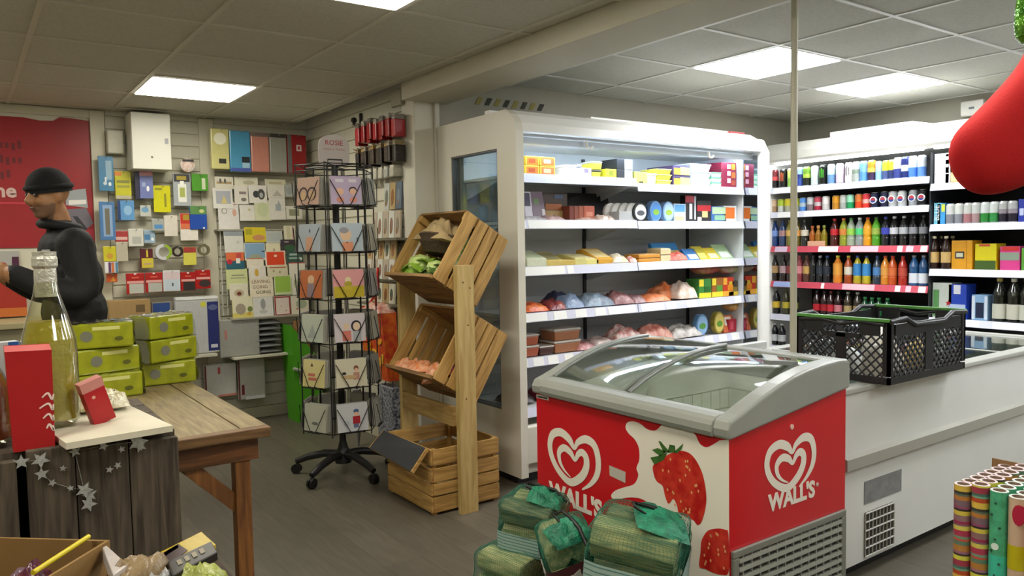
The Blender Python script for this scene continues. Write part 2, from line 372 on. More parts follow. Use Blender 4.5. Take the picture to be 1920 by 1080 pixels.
def fshelf(x0, x1, z, k, tickets, ym=YSH):
    s = wb(MB().prism([(ym+.005, z-.022), (ym+.005, z-.004), (IYB-.01, z-.004), (IYB-.01, z-.022)], 0, x0, x1), 'shelf', M('e6e7e6', .35), fr)
    wb(MB().prism([(ym, z+.004), (ym-.012, z-.05), (ym-.004, z-.05), (ym+.008, z+.004)], 0, x0, x1), 'price_rail', RAIL, s)
    for xb in (x0+.012, x1-.012):
        wb(MB().prism([(IYB-.01, z-.022), (IYB-.01, z-.13), (ym+.12, z-.03), (ym+.10, z-.022)], 0, xb-.002, xb+.002), 'shelf_bracket', M('cdd0d0', .4), s)
    for a, b in tickets:
        wb(MB().prism([(ym-.0015, z+.001), (ym-.0130, z-.047), (ym-.0115, z-.047), (ym, z+.001)], 0, x0+(x1-x0)*a, x0+(x1-x0)*b), 'price_ticket', TICKET, s)
rows_l = [[(.55, .68), (.70, .79), (.82, .90), (.93, .99)], [(.01, .1), (.12, .9)], [(.01, .39), (.41, .46)], [(.02, .25), (.30, .40), (.47, .56), (.63, .72), (.74, .98)], [(.02, .10), (.14, .22), (.25, .33), (.38, .45)], []]
rows_r = [[(.02, .97)], [(.09, .17), (.23, .30), (.34, .41), (.46, .53), (.57, .64), (.69, .80)], [(.02, .36), (.38, .48)], [(.02, .22), (.24, .33), (.43, .52), (.9, .97)], [(.60, .68), (.74, .82), (.87, .95)], []]
for k in range(6):
    fshelf(IX0+.002, XMID-.004, ZL_[k], k, rows_l[k], YSH if k < 5 else 3.60); fshelf(XMID+.004, IX1-.014, ZR_[k], k, rows_r[k], YSH if k < 5 else 3.60)
# things lying on top of the fridge
p0, p1 = at(2, FZ+.02, 990, 190), at(2, FZ+.02, 1290, 215)
tag(MB().obox((p0.x+.42, 3.86, FZ+.02), (.80, .05, .03)).build('lamp_batten', M('f2f2ec', .4)), 'thin white batten lying along the top of the display fridge', 'batten')
tag(MB().obox((3.95, 3.78, FZ+.0175), (1.35, .16, .03)).build('cover_panel', M('efeee6', .4), bevel=.004), 'long white cover panel lying on top of the display fridge', 'panel')
p = at(1, 3.66, 1380, 236)
tag(MB().obox((p.x, 3.66, FZ+.012), (.16, .03, .02)).build('pricing_strip', M('b0232a', .5)), 'small red plastic strip on the top edge of the display fridge', 'strip')
for i, (x, w, h, c, lab) in enumerate(((2.93, .34, .07, '5d5a45', 'dusty olive flattened carton behind the fridge top'), (3.30, .30, .10, '6b6551', 'crumpled brown paper pile on the back of the fridge top'))):
    mb = MB().pillow(w, .16, h, seed=i+2, n=9, amp=.5); tag(mb.build('crumpled_paper', M(c, .9), loc=(x, 4.22, FZ)), lab, 'paper')
# hazard tape strip up on the wall behind the fridge
t = thing('hazard_tape', 'black and yellow striped tape stuck high on the wall behind the fridge', 'tape', (2.86, YR-.001, 2.33))
for i in range(8): MB().prism([(i*.075, 0), (i*.075+.03, .05), (i*.075+.0675, .05), (i*.075+.0375, 0)], 1, -.003, 0).build('stripe', M('3a3a2e' if i % 2 else '9a9048', .7), t)
# ---------------------------------------------------------------- drinks chiller on the right wall
CX, CY0, CY1, CZ = 5.70, .60, 4.20, 2.20
ch = thing('drinks_chiller', 'long white wall chiller with black interior full of canned and bottled drinks', 'chiller', (CX, CY0, 0))
cc = wb(MB().prism([(CX, 2.04), (CX-.01, 2.06), (CX+.0, 2.12), (CX+.06, CZ), (CX+.74, CZ), (CX+.74, 2.03), (CX+.06, 2.03)], 1, CY0, CY1), 'canopy', M('e4e3da', .35), ch)
for a, b in ((2.83, 4.1), (.7, 2.78)): wb(MB().box(CX+.035, CX+.055, a+.03, b, 2.018, 2.030), 'lamp_tube', M('f4f9ff', .4, emit=LED*1.3), cc)
wb(MB().box(CX+.66, CX+.74, CY0, CY1, .1, 2.03), 'back_panel', M('17181b', .5), ch)
for y in (CY0, CY1-.04): wb(MB().box(CX, CX+.74, y, y+.04, .05, 2.03), 'end_panel', FWH, ch)
wb(MB().box(CX+.0, CX+.70, CY0+.04, CY1-.04, .05, .42), 'base_well', FW, ch)
wb(MB().box(CX+.05, CX+.70, CY0, CY1, 0, .05), 'plinth', FLOORD, ch)
wb(MB().box(CX+.05, CX+.66, 2.807, 2.813, .42, 2.0), 'divider', M('2a2c30', .4), ch)
def cshelf(y0, y1, z, kind, tickets=()):
    s = wb(MB().box(CX+.05, CX+.66, y0, y1, z-.02, z-.002), 'shelf', M('c9cace', .4), ch)
    cols = {'w': RAIL, 'r': M('c94a5c', .4), 'b': M('9db4e6', .4)}
    wb(MB().prism([(CX+.05, z+.004), (CX+.035, z-.046), (CX+.045, z-.046), (CX+.06, z+.004)], 1, y0, y1), 'price_rail', cols[kind], s)
    for a, b, c in tickets:
        wb(MB().prism([(CX+.0485, z+.001), (CX+.0345, z-.043), (CX+.036, z-.043), (CX+.0500, z+.001)], 1, y1-(y1-y0)*b, y1-(y1-y0)*a), 'price_ticket', M(c, .5), s)
TW = 'f4f4f2'; TP = 'f0b9c4'; TS = 'e7707f'
ZA = [1.822, 1.615, 1.321, 1.021, .735, .46]; ZB = [1.765, 1.473, 1.150, .795, .46]
cshelf(2.815, 4.155, ZA[0], 'w', [(.02, .97, TW)]); cshelf(2.815, 4.155, ZA[1], 'w', [(.05, .2, TW), (.24, .42, TW), (.45, .95, TW)])
cshelf(2.815, 4.155, ZA[2], 'r', [(.03, .12, 'd9c3dc'), (.34, .47, TW), (.55, .72, TP), (.83, .86, TW), (.88, .92, TP), (.96, .995, TW)])
cshelf(2.815, 4.155, ZA[3], 'r', [(.02, .18, '9db4e6'), (.36, .38, TW), (.5, .70, TP), (.82, .85, TW), (.88, .91, TP), (.95, .99, TW)])
cshelf(2.815, 4.155, ZA[4], 'w'); cshelf(2.815, 4.155, ZA[5], 'w')
for k, z in enumerate(ZB): cshelf(.65, 2.805, z, 'w', [(.01, .08, TW), (.10, .16, TW), (.2, .55, TW)] if k else [(.01, .5, TW)])
tag(MB().prism([(3.65, CZ+.001), (3.65, CZ+.05), (2.98, CZ+.05), (2.83, CZ+.012), (2.5, CZ+.012), (2.5, CZ+.001)], 0, CX+.12, CX+.6).build('canopy_cover', FWH), 'raised white cover lying on top of the drinks chiller', 'cover')
p = at(0, XR-.03, 1825, 203)
t = thing('wifi_router', 'small white plastic box fixed high on the right wall above the chiller', 'router', (XR-.03, p.y, p.z))
MB().box(-.03, .029, -.085, .085, -.06, .06).build('casing', WHITE, t, bevel=.012); MB().box(-.032, -.0301, -.02, .02, -.008, .008).build('badge', M('777b80', .5), t)
# ---------------------------------------------------------------- thin pole between the freezers
t = thing('steel_pole', 'thin grey upright pole rising to the ceiling behind the red freezer', 'pole', (2.735, 1.872, 0))
MB().cyl((0, 0, .012), (0, 0, 2.345), .0135, n=14).build('shaft', M('b5b2a0', .45, .2), t); MB().cyl((0, 0, 2.34), (0, 0, ZR+.03), .018, n=14).build('sleeve', M('c5c3b6', .45), t); MB().cyl((0, 0, 0), (0, 0, .012), .045, n=16).build('foot_plate', STEEL, t)
MB().cyl((-.0145, -.008, 2.338), (-.0155, -.0085, 2.352), .007, n=10).build('hole', BLACK, t)
# ---------------------------------------------------------------- red ice cream freezer
RX0, RX1, RY0, RY1 = 1.99, 2.665, 1.60, 2.62
RED = M('c4131f', .32, var=(5, .06), coat=.3); RIM = M('8f928b', .33, var=(6, .05)); LINER = M('e2e4dc', .45); PRINTW = M('e3ded0', .35); PRINTR = M('c5161e', .35)
fz = thing('ice_cream_freezer', 'red sloping-top ice cream freezer with grey rim and curved glass lids', 'freezer', (RX0, RY0, 0))
ztop = lambda x: .755+(x-RX0)/(RX1-RX0)*.085
mb = MB()
mb.box(RX0, RX0+.04, RY0+.04, RY1-.04, .06, .755); mb.box(RX1-.04, RX1, RY0+.04, RY1-.04, .06, .84)
for y in (RY0, RY1-.04): mb.prism([(RX0, .06), (RX0, .755), (RX1, .84), (RX1, .06)], 1, y, y+.04)
mb.box(RX0, RX1, RY0, RY1, .05, .06)
wb(mb, 'cabinet', RED, fz)
mb = MB(); mb.box(RX0+.041, RX1-.041, RY0+.041, RY1-.041, .60, .62)  # liner floor set higher than a real one to brighten the interior
mb.box(RX0+.041, RX0+.06, RY0+.041, RY1-.041, .42, .752); mb.box(RX1-.06, RX1-.041, RY0+.041, RY1-.041, .42, .838)
for y in (RY0+.041, RY1-.06): mb.prism([(RX0+.06, .42), (RX0+.06, .76), (RX1-.06, .836), (RX1-.06, .42)], 1, y, y+.019)
wb(mb, 'liner', LINER, fz)
for sx in (.06, .58):
    for sy in (.08, .94): wb(MB().cyl((RX0+sx, RY0+sy, 0), (RX0+sx, RY0+sy, .055), .022), 'foot', BLACK, fz)
# grey rim: two shaped side rims, a rounded front rim and the rear rim
side = [(1.975, .752), (1.972, .785), (1.985, .812), (2.03, .826), (2.10, .852), (2.162, .874), (2.25, .901), (2.328, .921), (2.41, .935), (2.49, .944), (2.60, .950), (2.655, .947), (2.672, .935), (2.672, .838), (2.0, .752)]
rim = sempty('rim'); rim.parent = fz; del rim['kind']
for y0, y1 in ((RY0-.014, RY0+.055), (RY1-.055, RY1+.014)): wb(MB().prism(side, 1, y0, y1), 'side_rim', RIM, rim, bevel=.010, seg=3)
wb(MB().prism([(1.972, .752), (1.966, .77), (1.968, .792), (1.976, .806), (1.992, .817), (2.02, .823), (2.055, .822), (2.06, .78), (2.03, .752)], 1, RY0+.05, RY1-.05), 'front_rim', RIM, rim, bevel=.004)
wb(MB().box(2.60, 2.672, RY0+.05, RY1-.05, .838, .946), 'rear_rim', RIM, rim, bevel=.008)
gz = [(2.045, .806), (2.12, .842), (2.20, .871), (2.30, .900), (2.40, .921), (2.50, .932), (2.61, .936)]
GL = GLASS('eef2f0', 1.25, .015)
for y0, y1, dz in ((RY0+.055, 2.15, 0), (2.11, RY1-.055, .011)):
    mb = MB()
    vs = [(x, y, z+dz+t) for t in (0, .004) for x, z in gz for y in (y0, y1)]; n = len(gz)
    mb.add(vs, [(2*i, 2*i+1, 2*i+3, 2*i+2) for i in range(n-1)]+[(2*n+2*i, 2*n+2*i+2, 2*n+2*i+3, 2*n+2*i+1) for i in range(n-1)], 0, True)
    lid = wb(mb, 'glass_lid', GL, fz)
    for y in (y0, y1):
        if dz == 0 and y == y0: continue
        wb(MB().tube([(x, y, z+dz+.006) for x, z in gz], .009, n=6), 'lid_frame', M('8c908c', .3, .4), lid)
    if dz == 0: wb(MB().obox((2.43, y0+.06, .942), (.16, .035, .014), Matrix.Rotation(.12, 3, 'Y')), 'lid_handle', M('70756f', .4), lid)
# wire basket and wrapped ices inside
bk = thing('wire_basket', 'cream wire basket inside the near end of the red freezer', 'basket', (2.10, 1.68, .625))
for z in (0, .085, .165):
    MB().tube([(0, 0, z), (.44, 0, z), (.44, .36, z), (0, .36, z)], .004, closed=True).build('wire_ring', M('d6d6c6', .4), bk)
for i in range(9): MB().tube([(i*.055, 0, .165), (i*.055, 0, 0), (i*.055, .36, 0), (i*.055, .36, .165)], .0025).build('wire_rib', M('d6d6c6', .4), bk)
for i in range(5): MB().tube([(0, i*.09, .165), (0, i*.09, 0), (.44, i*.09, 0), (.44, i*.09, .165)], .0025).build('wire_rib', M('d6d6c6', .4), bk)
for i, (x, y, z, c, lab) in enumerate(((2.16, 1.75, .632, '8a2230', 'dark red wrapped ice lolly pack in the wire basket'), (2.30, 1.80, .632, 'd9d6c0', 'cream wrapped ice lolly pack in the wire basket'), (2.20, 1.93, .632, '5b5d58', 'grey wrapped ice lolly pack in the wire basket'), (2.42, 1.90, .632, 'd9c85a', 'yellow wrapped ice lolly pack in the wire basket'), (2.2, 2.2, .622, 'd6c75c', 'pale yellow ice tub box deep in the red freezer'), (2.35, 2.35, .622, 'a8b4bc', 'pale blue ice box deep in the far end of the red freezer'), (2.15, 2.45, .622, 'cfcfc2', 'cream ice box deep in the far corner of the red freezer'))):
    tag(MB().pillow(.16, .11, .19, seed=i, n=8).build('ice_lolly_pack', M(c, .35), loc=(x, y, z), rot=(0, 0, i*.7)), lab, 'ice lolly')
# printed artwork on the long face (x = RX0) and on the end face (y = RY0)
def pr(pts, name, mat, d=.0012, sm=False):
    P = [(900+u*.44444, 600+v*.44444) for u, v in pts]
    q = [at(0, RX0-d, *p) for p in P]
    if sm: q = spline(q, 5, True)
    o = MB(); flat(o, [(p.y, p.z) for p in q], lambda a, b: (RX0-d, a, b)); return wb(o, name, mat, fz)
edge_l = [(770, 438), (740, 466), (705, 460), (680, 440), (650, 428), (622, 432), (614, 455), (628, 480), (652, 503), (670, 540), (672, 590), (660, 625), (668, 655), (650, 692), (608, 706), (570, 720), (553, 742), (572, 757), (640, 748), (700, 765), (750, 830), (790, 940), (810, 1080), (800, 1250)]
edge_t = [(1010, 508), (985, 524), (955, 537), (928, 522), (912, 490), (900, 474)]
mk = pr([(p.x, p.y) for p in spline([(*p, 0) for p in edge_l], 4)]+[(930, 1320), (1052, 1370), (1051, 900), (1050, 506)]+[(p.x, p.y) for p in spline([(*p, 0) for p in edge_t], 4)]+[(840, 455)], 'milk_splash_print', PRINTW)
S1 = [(730, 615), (760, 590), (800, 565), (840, 552), (880, 560), (910, 590), (935, 640), (948, 690), (955, 750), (950, 800), (935, 850), (918, 865), (900, 845), (870, 830), (840, 815), (830, 780), (815, 755), (795, 775), (780, 740), (770, 700), (745, 680), (733, 650)]
S2 = [(935, 930), (960, 890), (1000, 880), (1035, 885), (1048, 905), (1050, 1058), (1020, 1075), (980, 1065), (950, 1050), (925, 1040), (930, 980)]
STR = M('b01818', .3, var=(30, .3, 'cc3a2a')); LEAFP = M('3f6a2c', .4, var=(30, .4))
a1 = pr(S1, 'strawberry_print', STR, .0020, True); a2 = pr(S2, 'strawberry_print', STR, .0020, True)
for k, pts in enumerate(([(735, 610), (718, 580), (745, 575), (790, 560), (775, 590)], [(760, 575), (726, 548), (750, 540), (785, 556)], [(775, 560), (752, 510), (762, 512), (800, 556)], [(790, 560), (800, 525), (822, 530), (825, 558)], [(815, 560), (858, 520), (850, 545), (832, 562)])):
    pr(pts, 'leaf_print', LEAFP, .0026)
rs = random.Random(3); seedn = 0
for k in range(46):
    u, v = rs.uniform(745, 940), rs.uniform(580, 830)
    if k > 30: u, v = rs.uniform(945, 1040), rs.uniform(900, 1050)
    elif (u-848)**2/95**2+(v-690)**2/150**2 > .8: continue
    q = at(0, RX0-.0026, 900+u*.4444, 600+v*.4444)
    mb = MB(); flat(mb, [(q.y+.004*cos(t*pi/3), q.z+.006*sin(t*pi/3)) for t in range(6)], lambda a, b: (RX0-.0026, a, b)); wb(mb, 'seed_print', M('e2a06a', .4), fz)
lb = pr([(545, 613), (614, 641), (613, 688), (547, 656)], 'notice_sticker', M('b9b4a8', .4)); pr([(238, 313), (290, 324), (290, 340), (238, 328)], 'notice_sticker', M('c9c4b8', .4), .0015); pr([(243, 319), (284, 328), (284, 335), (243, 326)], 'sticker_text', M('3a3638', .4), .002)
HEART = [(.66, 1.0), (.82, .84), (.935, .62), (.955, .36), (.89, .13), (.745, .065), (.60, .155), (.525, .285), (.43, .155), (.27, .075), (.11, .16), (.05, .38), (.10, .62), (.24, .83), (.44, .945), (.63, .80), (.735, .60), (.745, .41), (.675, .325), (.60, .375), (.535, .50), (.45, .39), (.33, .345), (.235, .45), (.245, .62), (.33, .76), (.45, .85)]
HW = [.02, .055, .085, .095, .10, .10, .075, .055, .10, .105, .10, .095, .09, .09, .095, .105, .105, .10, .09, .075, .05, .085, .09, .08, .06, .035, .012]
def heart(w, h, to3, mat, name='heart_logo'):
    mb = MB(); stroke(mb, [((u-.5)*w, (.5-v)*h) for u, v in HEART], [k*w for k in HW], to3); wb(mb, name, mat, fz)
heart(.335, .225, lambda a, b: (RX0-.0015, 2.379-a, .515+b), PRINTW)
heart(.30, .185, lambda a, b: (2.325+a, RY0-.0015, .612+b), PRINTW)
def wlet(body, size, mat, loc, rot, bold):
    o = lettering(body, size, mat, fz, Vector(loc)-fz.location, rot, bold=bold, spacing=1.0); return o
wlet("WALL'S", .098, PRINTW, (RX0-.0012, 2.372, .345), (pi/2, 0, -pi/2), .0045)
wlet("WALL'S", .080, PRINTW, (2.335, RY0-.0012, .492), (pi/2, 0, 0), .0035)
wlet('®', .02, PRINTW, (2.485, RY0-.0012, .505), (pi/2, 0, 0), 0)
p = at(1, RY0, 1484, 800); wb(MB().cyl((p.x, RY0-.004, p.z), (p.x, RY0+.001, p.z), .009), 'key_lock', M('d9b7ac', .4), fz)
g = thing('grille', '', '') ; del g['label'], g['category']; g.parent = fz
def gb(mb, name, mat, **k): 
    o = mb.build(name, mat, g, **k); o.location = -fz.location; return o
gb(MB().box(2.0, 2.655, RY0-.014, RY0-.0005, .355, .38).box(2.0, 2.655, RY0-.014, RY0-.0005, .06, .085).box(2.0, 2.03, RY0-.014, RY0-.0005, .085, .355).box(2.625, 2.655, RY0-.014, RY0-.0005, .085, .355), 'grille_frame', M('77796f', .4), bevel=.004)
gb(MB().box(2.03, 2.625, RY0-.003, RY0-.0005, .085, .355), 'grille_back', M('2d2e2c', .6))
me = None
for i in range(9):
    z = .095+i*.0295
    if me is None: o = gb(MB().prism([(RY0-.004, 0), (RY0-.015, .004), (RY0-.013, .016), (RY0-.004, .017)], 0, 2.03, 2.625), 'grille_slat', M('8b8d83', .4)); me = o.data; b0 = o.location.copy()
    else: o = link('grille_slat', me, g)
    o.location = b0+Vector((0, 0, z))
for i in range(13): gb(MB().box(2.05+i*.046, 2.056+i*.046, RY0-.011, RY0-.003, .085, .355), 'grille_rib', M('8b8d83', .4))
# ---------------------------------------------------------------- long white chest freezer
HX0, HX1, HY0, HY1, HZ = 2.80, 5.10, 1.69, 2.62, .80
CW = M('d3d4cf', .35, var=(3, .04)); CG = M('9b9a8f', .4)
cf = thing('chest_freezer', 'long white chest freezer with grey band beside the red freezer', 'freezer', (HX0, HY0, 0))
mb = MB()
for a in ((HX0, HX1, HY0, HY0+.07), (HX0, HX1, HY1-.07, HY1), (HX0, HX0+.07, HY0+.07, HY1-.07), (HX1-.07, HX1, HY0+.07, HY1-.07)): mb.box(*a, .07, .775)
mb.box(HX0+.07, HX1-.07, HY0+.07, HY1-.07, .25, .27)
wb(mb, 'cabinet', CW, cf)
wb(MB().box(HX0+.05, HX1-.05, HY0+.06, HY1-.06, 0, .07), 'plinth', FLOORD, cf)
wb(MB().prism([(HY0, .465), (HY0-.022, .475), (HY0-.022, .52), (HY0, .53)], 0, HX0-.005, HX1+.005), 'bumper_band', CG, cf)
mb = MB()
for a in ((HX0-.01, HX1+.01, HY0-.01, HY0+.06), (HX0-.01, HX1+.01, HY1-.06, HY1+.01), (HX0-.01, HX0+.06, HY0+.06, HY1-.06), (HX1-.06, HX1+.01, HY0+.06, HY1-.06)): mb.box(*a, .775, HZ-.002)
wb(mb, 'top_rim', M('a9aaa2', .35), cf, bevel=.005)
for x0, x1, dz in ((HX0+.055, 3.58, .0), (3.55, 4.32, .009), (4.29, HX1-.055, 0)):
    ld = wb(MB().box(x0, x1, HY0+.055, HY1-.055, .782+dz, .787+dz), 'glass_lid', GLASS('e4ebe9', 1.2, .02), cf)
    wb(MB().box(x0, x0+.025, HY0+.055, HY1-.055, .780+dz, .789+dz).box(x1-.025, x1, HY0+.055, HY1-.055, .780+dz, .789+dz), 'lid_frame', M('b9bab5', .35), ld)
wb(MB().box(HX0+.02, 3.55, HY1-.03, HY1+.01, HZ, HZ+.04), 'rear_rail', M('c6c7c1', .3, .3), cf, bevel=.005)
p, q = at(1, HY0, 1620, 895), at(1, HY0, 1689, 943)
pl = wb(MB().box(p.x, q.x, HY0-.002, HY0-.0005, .305, .40), 'rating_plate', M('8f9091', .35, .3, var=(30, .25)), cf)
p, q = at(1, HY0, 1621, 960), at(1, HY0, 1673, 1050)
gx0, gx1 = p.x, q.x; vt = wb(MB().box(gx0, gx1, HY0-.003, HY0-.0005, .085, .27), 'vent', M('2a2723', .6), cf)
for i in range(6): wb(MB().box(gx0, gx1, HY0-.008, HY0-.003, .085+i*.036, .089+i*.036), 'vent_bar', CW, vt)
for i in range(9): wb(MB().box(gx0+i*(gx1-gx0)/8-.003, gx0+i*(gx1-gx0)/8+.003, HY0-.006, HY0-.003, .085, .27), 'vent_bar', M('8a877c', .5), vt)
rs = random.Random(5)
for i in range(14):
    x, y = 3.03+(i % 7)*.3, 1.94+(i//7)*.40; c, nm = (('d9c24a', 'yellow'), ('e4e2da', 'white'), ('6f8fb0', 'blue'), ('b03c34', 'red'), ('d08a3a', 'orange'), ('8aa86a', 'green'), ('c9b89a', 'tan'))[(i*3) % 7]
    tag(MB().pillow(.26, .32, .16, seed=i+9, n=8).build('frozen_bag', M(c, .4), loc=(x, y, .275)), '%s frozen food bag %s from the near end, %s row in the chest freezer' % (nm, ORD[i % 7], 'front' if i < 7 else 'rear'), 'frozen food', 'frozen bags in the chest freezer')
# ---------------------------------------------------------------- black lattice crate with green handles
KX0, KX1, KY0, KY1, KZ0, KZ1 = 3.00, 3.64, 1.615, 2.04, HZ+.001, 1.055
KB = M('17181a', .42)
kc = thing('plastic_crate', 'black lattice plastic crate with green handles on the chest freezer', 'crate', (KX0, KY0, KZ0))
wb(MB().box(KX0+.01, KX1-.01, KY0+.01, KY1-.01, KZ0, KZ0+.012), 'crate_floor', KB, kc)
def lattice(axis, const, a0, a1, name):
    mb = MB(); d = .006
    def bx(p0, p1, z0, z1):
        if axis == 0: mb.box(const-d, const+d, p0, p1, z0, z1)
        else: mb.box(p0, p1, const-d, const+d, z0, z1)
    H0, H1 = KZ0, KZ1
    bx(a0, a1, H0, H0+.028); bx(a0, a0+.030, H0+.035, H1); bx(a1-.030, a1, H0+.035, H1)
    L = a1-a0; m0, m1 = a0+L*.45, a0+L*.55
    bx(a0+.045, a1-.045, H1-.06, H1-.012) if axis == 1 else bx(a0+.045, a0+L*.3, H1-.06, H1)
    if axis == 0: bx(a1-L*.3, a1-.045, H1-.06, H1); bx(a0+L*.3, a1-L*.3, H1-.075, H1-.055)
    bx(m0, m1, H0+.035, H1-.06)
    zl, zh = H0+.028, H1-.05
    for s0, s1 in ((a0+.030, m0), (m1, a1-.030)):
        for sg in (1, -1):
            k = -int((zh-zl)/.038)-1
            while s0+k*.038 < s1+.2:
                pa = s0+k*.038; pts = []
                x0, z0, x1, z1 = (pa, zl, pa+(zh-zl), zh) if sg > 0 else (pa, zh, pa+(zh-zl), zl)
                # clip to the panel
                t0, t1 = max(0, (s0-x0)/(x1-x0)), min(1, (s1-x0)/(x1-x0))
                if t1-t0 > .02:
                    A = (x0+(x1-x0)*t0, z0+(z1-z0)*t0); B = (x0+(x1-x0)*t1, z0+(z1-z0)*t1)
                    f = lambda P: (const, P[0], P[1]) if axis == 0 else (P[0], const, P[1])
                    mb.tube([f(A), f(B)], .0046, n=4, cap=False)
                k += 1
    wb(mb, name, KB, kc)
lattice(1, KY0+.006, KX0, KX1, 'lattice_side'); lattice(1, KY1-.006, KX0, KX1, 'lattice_side'); lattice(0, KX0+.006, KY0, KY1, 'lattice_side'); lattice(0, KX1-.006, KY0, KY1, 'lattice_side')
mb = MB()
for x in (KX0, KX1): mb.tube([(x, KY0+.02, KZ1-.012), (x, KY0+.12, KZ1-.004), (x, (KY0+KY1)/2, KZ1-.02), (x, KY1-.12, KZ1-.004), (x, KY1-.02, KZ1-.012)], .010, n=6)
for y in (KY0, KY1): mb.tube([(KX0, y, KZ1), (KX0+.12, y, KZ1+.008), (KX0+.2, y, KZ1-.025), (KX1-.2, y, KZ1-.025), (KX1-.12, y, KZ1+.008), (KX1, y, KZ1)], .011, n=6)
wb(mb, 'rim', KB, kc)
for x in (KX0-.004, KX1+.004): wb(MB().obox((x, (KY0+KY1)/2, KZ1+.006), (.016, KY1-KY0, .014)), 'handle', M('4f8f3c', .4), kc, bevel=.003)
for i, (x, y, w, d, h, c, nm) in enumerate(((3.14, 1.75, .12, .1, .13, 'e6e2d4', 'white'), (3.30, 1.78, .11, .12, .15, 'ded7c4', 'cream'), (3.46, 1.74, .12, .1, .12, 'd9b96a', 'straw yellow'), (3.2, 1.92, .16, .1, .10, 'cfd3d0', 'pale grey'), (3.45, 1.92, .14, .1, .17, 'e9e6dc', 'bright white'))):
    tag(MB().pillow(d, w, h*2, seed=i+30, n=8, flat=.0).build('bread_bag', M(c, .5, var=(18, .15)), loc=(x, y, KZ0+.013)), nm+' wrapped loaf inside the black lattice crate', 'bread')

# ================================================================ STOCK ON THE FRIDGE SHELVES
def dk(h, f):
    c = lin(h); return tuple(max(0, min(1, k*f)) for k in c)
def carton(name, label, cat, x0, x1, z0, z1, y, depth, col, prints=(), group=None, rough=.45, tilt=0, mats=None):
    """a printed carton facing -y, prints = (u0, v0, u1, v1, colour) on its front"""
    w, h = x1-x0, z1-z0
    t = thing(name, label, cat, ((x0+x1)/2, y, z0), (tilt, 0, 0), group)
    MB().box(-w/2, w/2, 0, depth, 0, h).build('carton', M(col, rough, var=(40, .10)), t, bevel=min(.003, w*.08))
    for k, (u0, v0, u1, v1, c) in enumerate(prints):
        MB().box(-w/2+u0*w, -w/2+u1*w, -.0012-.0007*k, -.0001, v0*h, v1*h).build('printed_panel', M(c, .4), t)
    return t
def tub(name, label, cat, x0, x1, z0, z1, y, depth, col, lid, group=None, band=None):
    w, h = x1-x0, z1-z0
    t = thing(name, label, cat, ((x0+x1)/2, y, z0), group=group)
    a, b = w/2, depth; k = .86
    mb = MB().add([(-a*k, b*(1-k)/2, 0), (a*k, b*(1-k)/2, 0), (a*k, b*(1+k)/2, 0), (-a*k, b*(1+k)/2, 0), (-a*.97, b*.015, h*.8), (a*.97, b*.015, h*.8), (a*.97, b*.985, h*.8), (-a*.97, b*.985, h*.8)], [(3, 2, 1, 0), (4, 5, 6, 7), (0, 1, 5, 4), (1, 2, 6, 5), (2, 3, 7, 6), (3, 0, 4, 7)])
    mb.build('tub_body', M(col, .35), t, bevel=min(.006, w*.1))
    MB().box(-a, a, 0, b, h*.8, h).build('lid', M(lid, .35), t, bevel=min(.005, h*.09))
    if band: MB().box(-a*.6, a*.6, -.002, b*.05, h*.25, h*.7).build('printed_panel', M(band, .4), t)
    return t
def bag(name, label, cat, x0, x1, z0, z1, y, depth, col, col2=None, seed=0, group=None, gloss=.28):
    w, h = x1-x0, z1-z0
    o = MB().pillow(w*1.06, depth, h*1.75, seed=seed, n=12, amp=.45, flat=.1).build(name, M(col, gloss, var=(22, .4) if not col2 else (16, .5, col2), bump=(60, .5)), loc=((x0+x1)/2, y+depth/2, z0))
    return tag(o, label, cat, group)
def block(name, label, cat, x0, x1, z0, z1, y, depth, col, top, lean=.55):
    """a wedge-cut block lying on the shelf, its wrapped top sloping to the front"""
    w, h = x1-x0, z1-z0
    t = thing(name, label, cat, ((x0+x1)/2, y, z0))
    MB().prism([(0, 0), (0, h*lean), (depth*.75, h), (depth, h*.9), (depth, 0)], 0, -w/2, w/2).build('block', M(col, .35, var=(25, .12)), t, bevel=.005)
    s = math.atan2(h*(1-lean), depth*.75)
    MB().obox((0, depth*.38, h*lean+(h-h*lean)*.5+.0012), (w*.8, depth*.62, .0016), Matrix.Rotation(s, 3, 'X')).build('label_sticker', M(top, .4), t)
    return t
def disc(name, label, cat, x, z0, r, y, depth, col, face, ring=None, sx=1, sz=1, group=None):
    """a round or oval pack standing on its edge, face to -y"""
    t = thing(name, label, cat, (x, y, z0), group=group)
    n = 24; pts = [(r*sx*cos(2*pi*i/n), r*sz+r*sz*sin(2*pi*i/n)) for i in range(n)]
    MB().prism(pts, 1, 0, depth).build('pack', M(col, .35), t, bevel=.003)
    q = [(a*.82, r*sz+(b-r*sz)*.82) for a, b in pts]
    MB().prism(q, 1, -.0015, -.0002).build('face_label', M(face, .4), t)
    if ring:
        MB().prism([(a*.55, r*sz*(.9)+(b-r*sz)*.28) for a, b in pts], 1, -.0028, -.0016).build('printed_panel', M(ring, .4), t)
    return t
def fx(px_, zi, y=3.70): return at(1, y, px_, zi).x
def fz_(px_, py_, y=3.70): return at(1, y, px_, py_).z
def R(x0, y0, x1, y1, y=3.70):
    a = at(1, y, (x0+x1)/2, y0).z; b = at(1, y, (x0+x1)/2, y1).z
    xm = (y0+y1)/2
    return at(1, y, x0, xm).x, at(1, y, x1, xm).x, b, a
FS = 'of the open fridge'
def on_shelf(k, x): return (ZL_ if x < XMID else ZR_)[k]+.0015
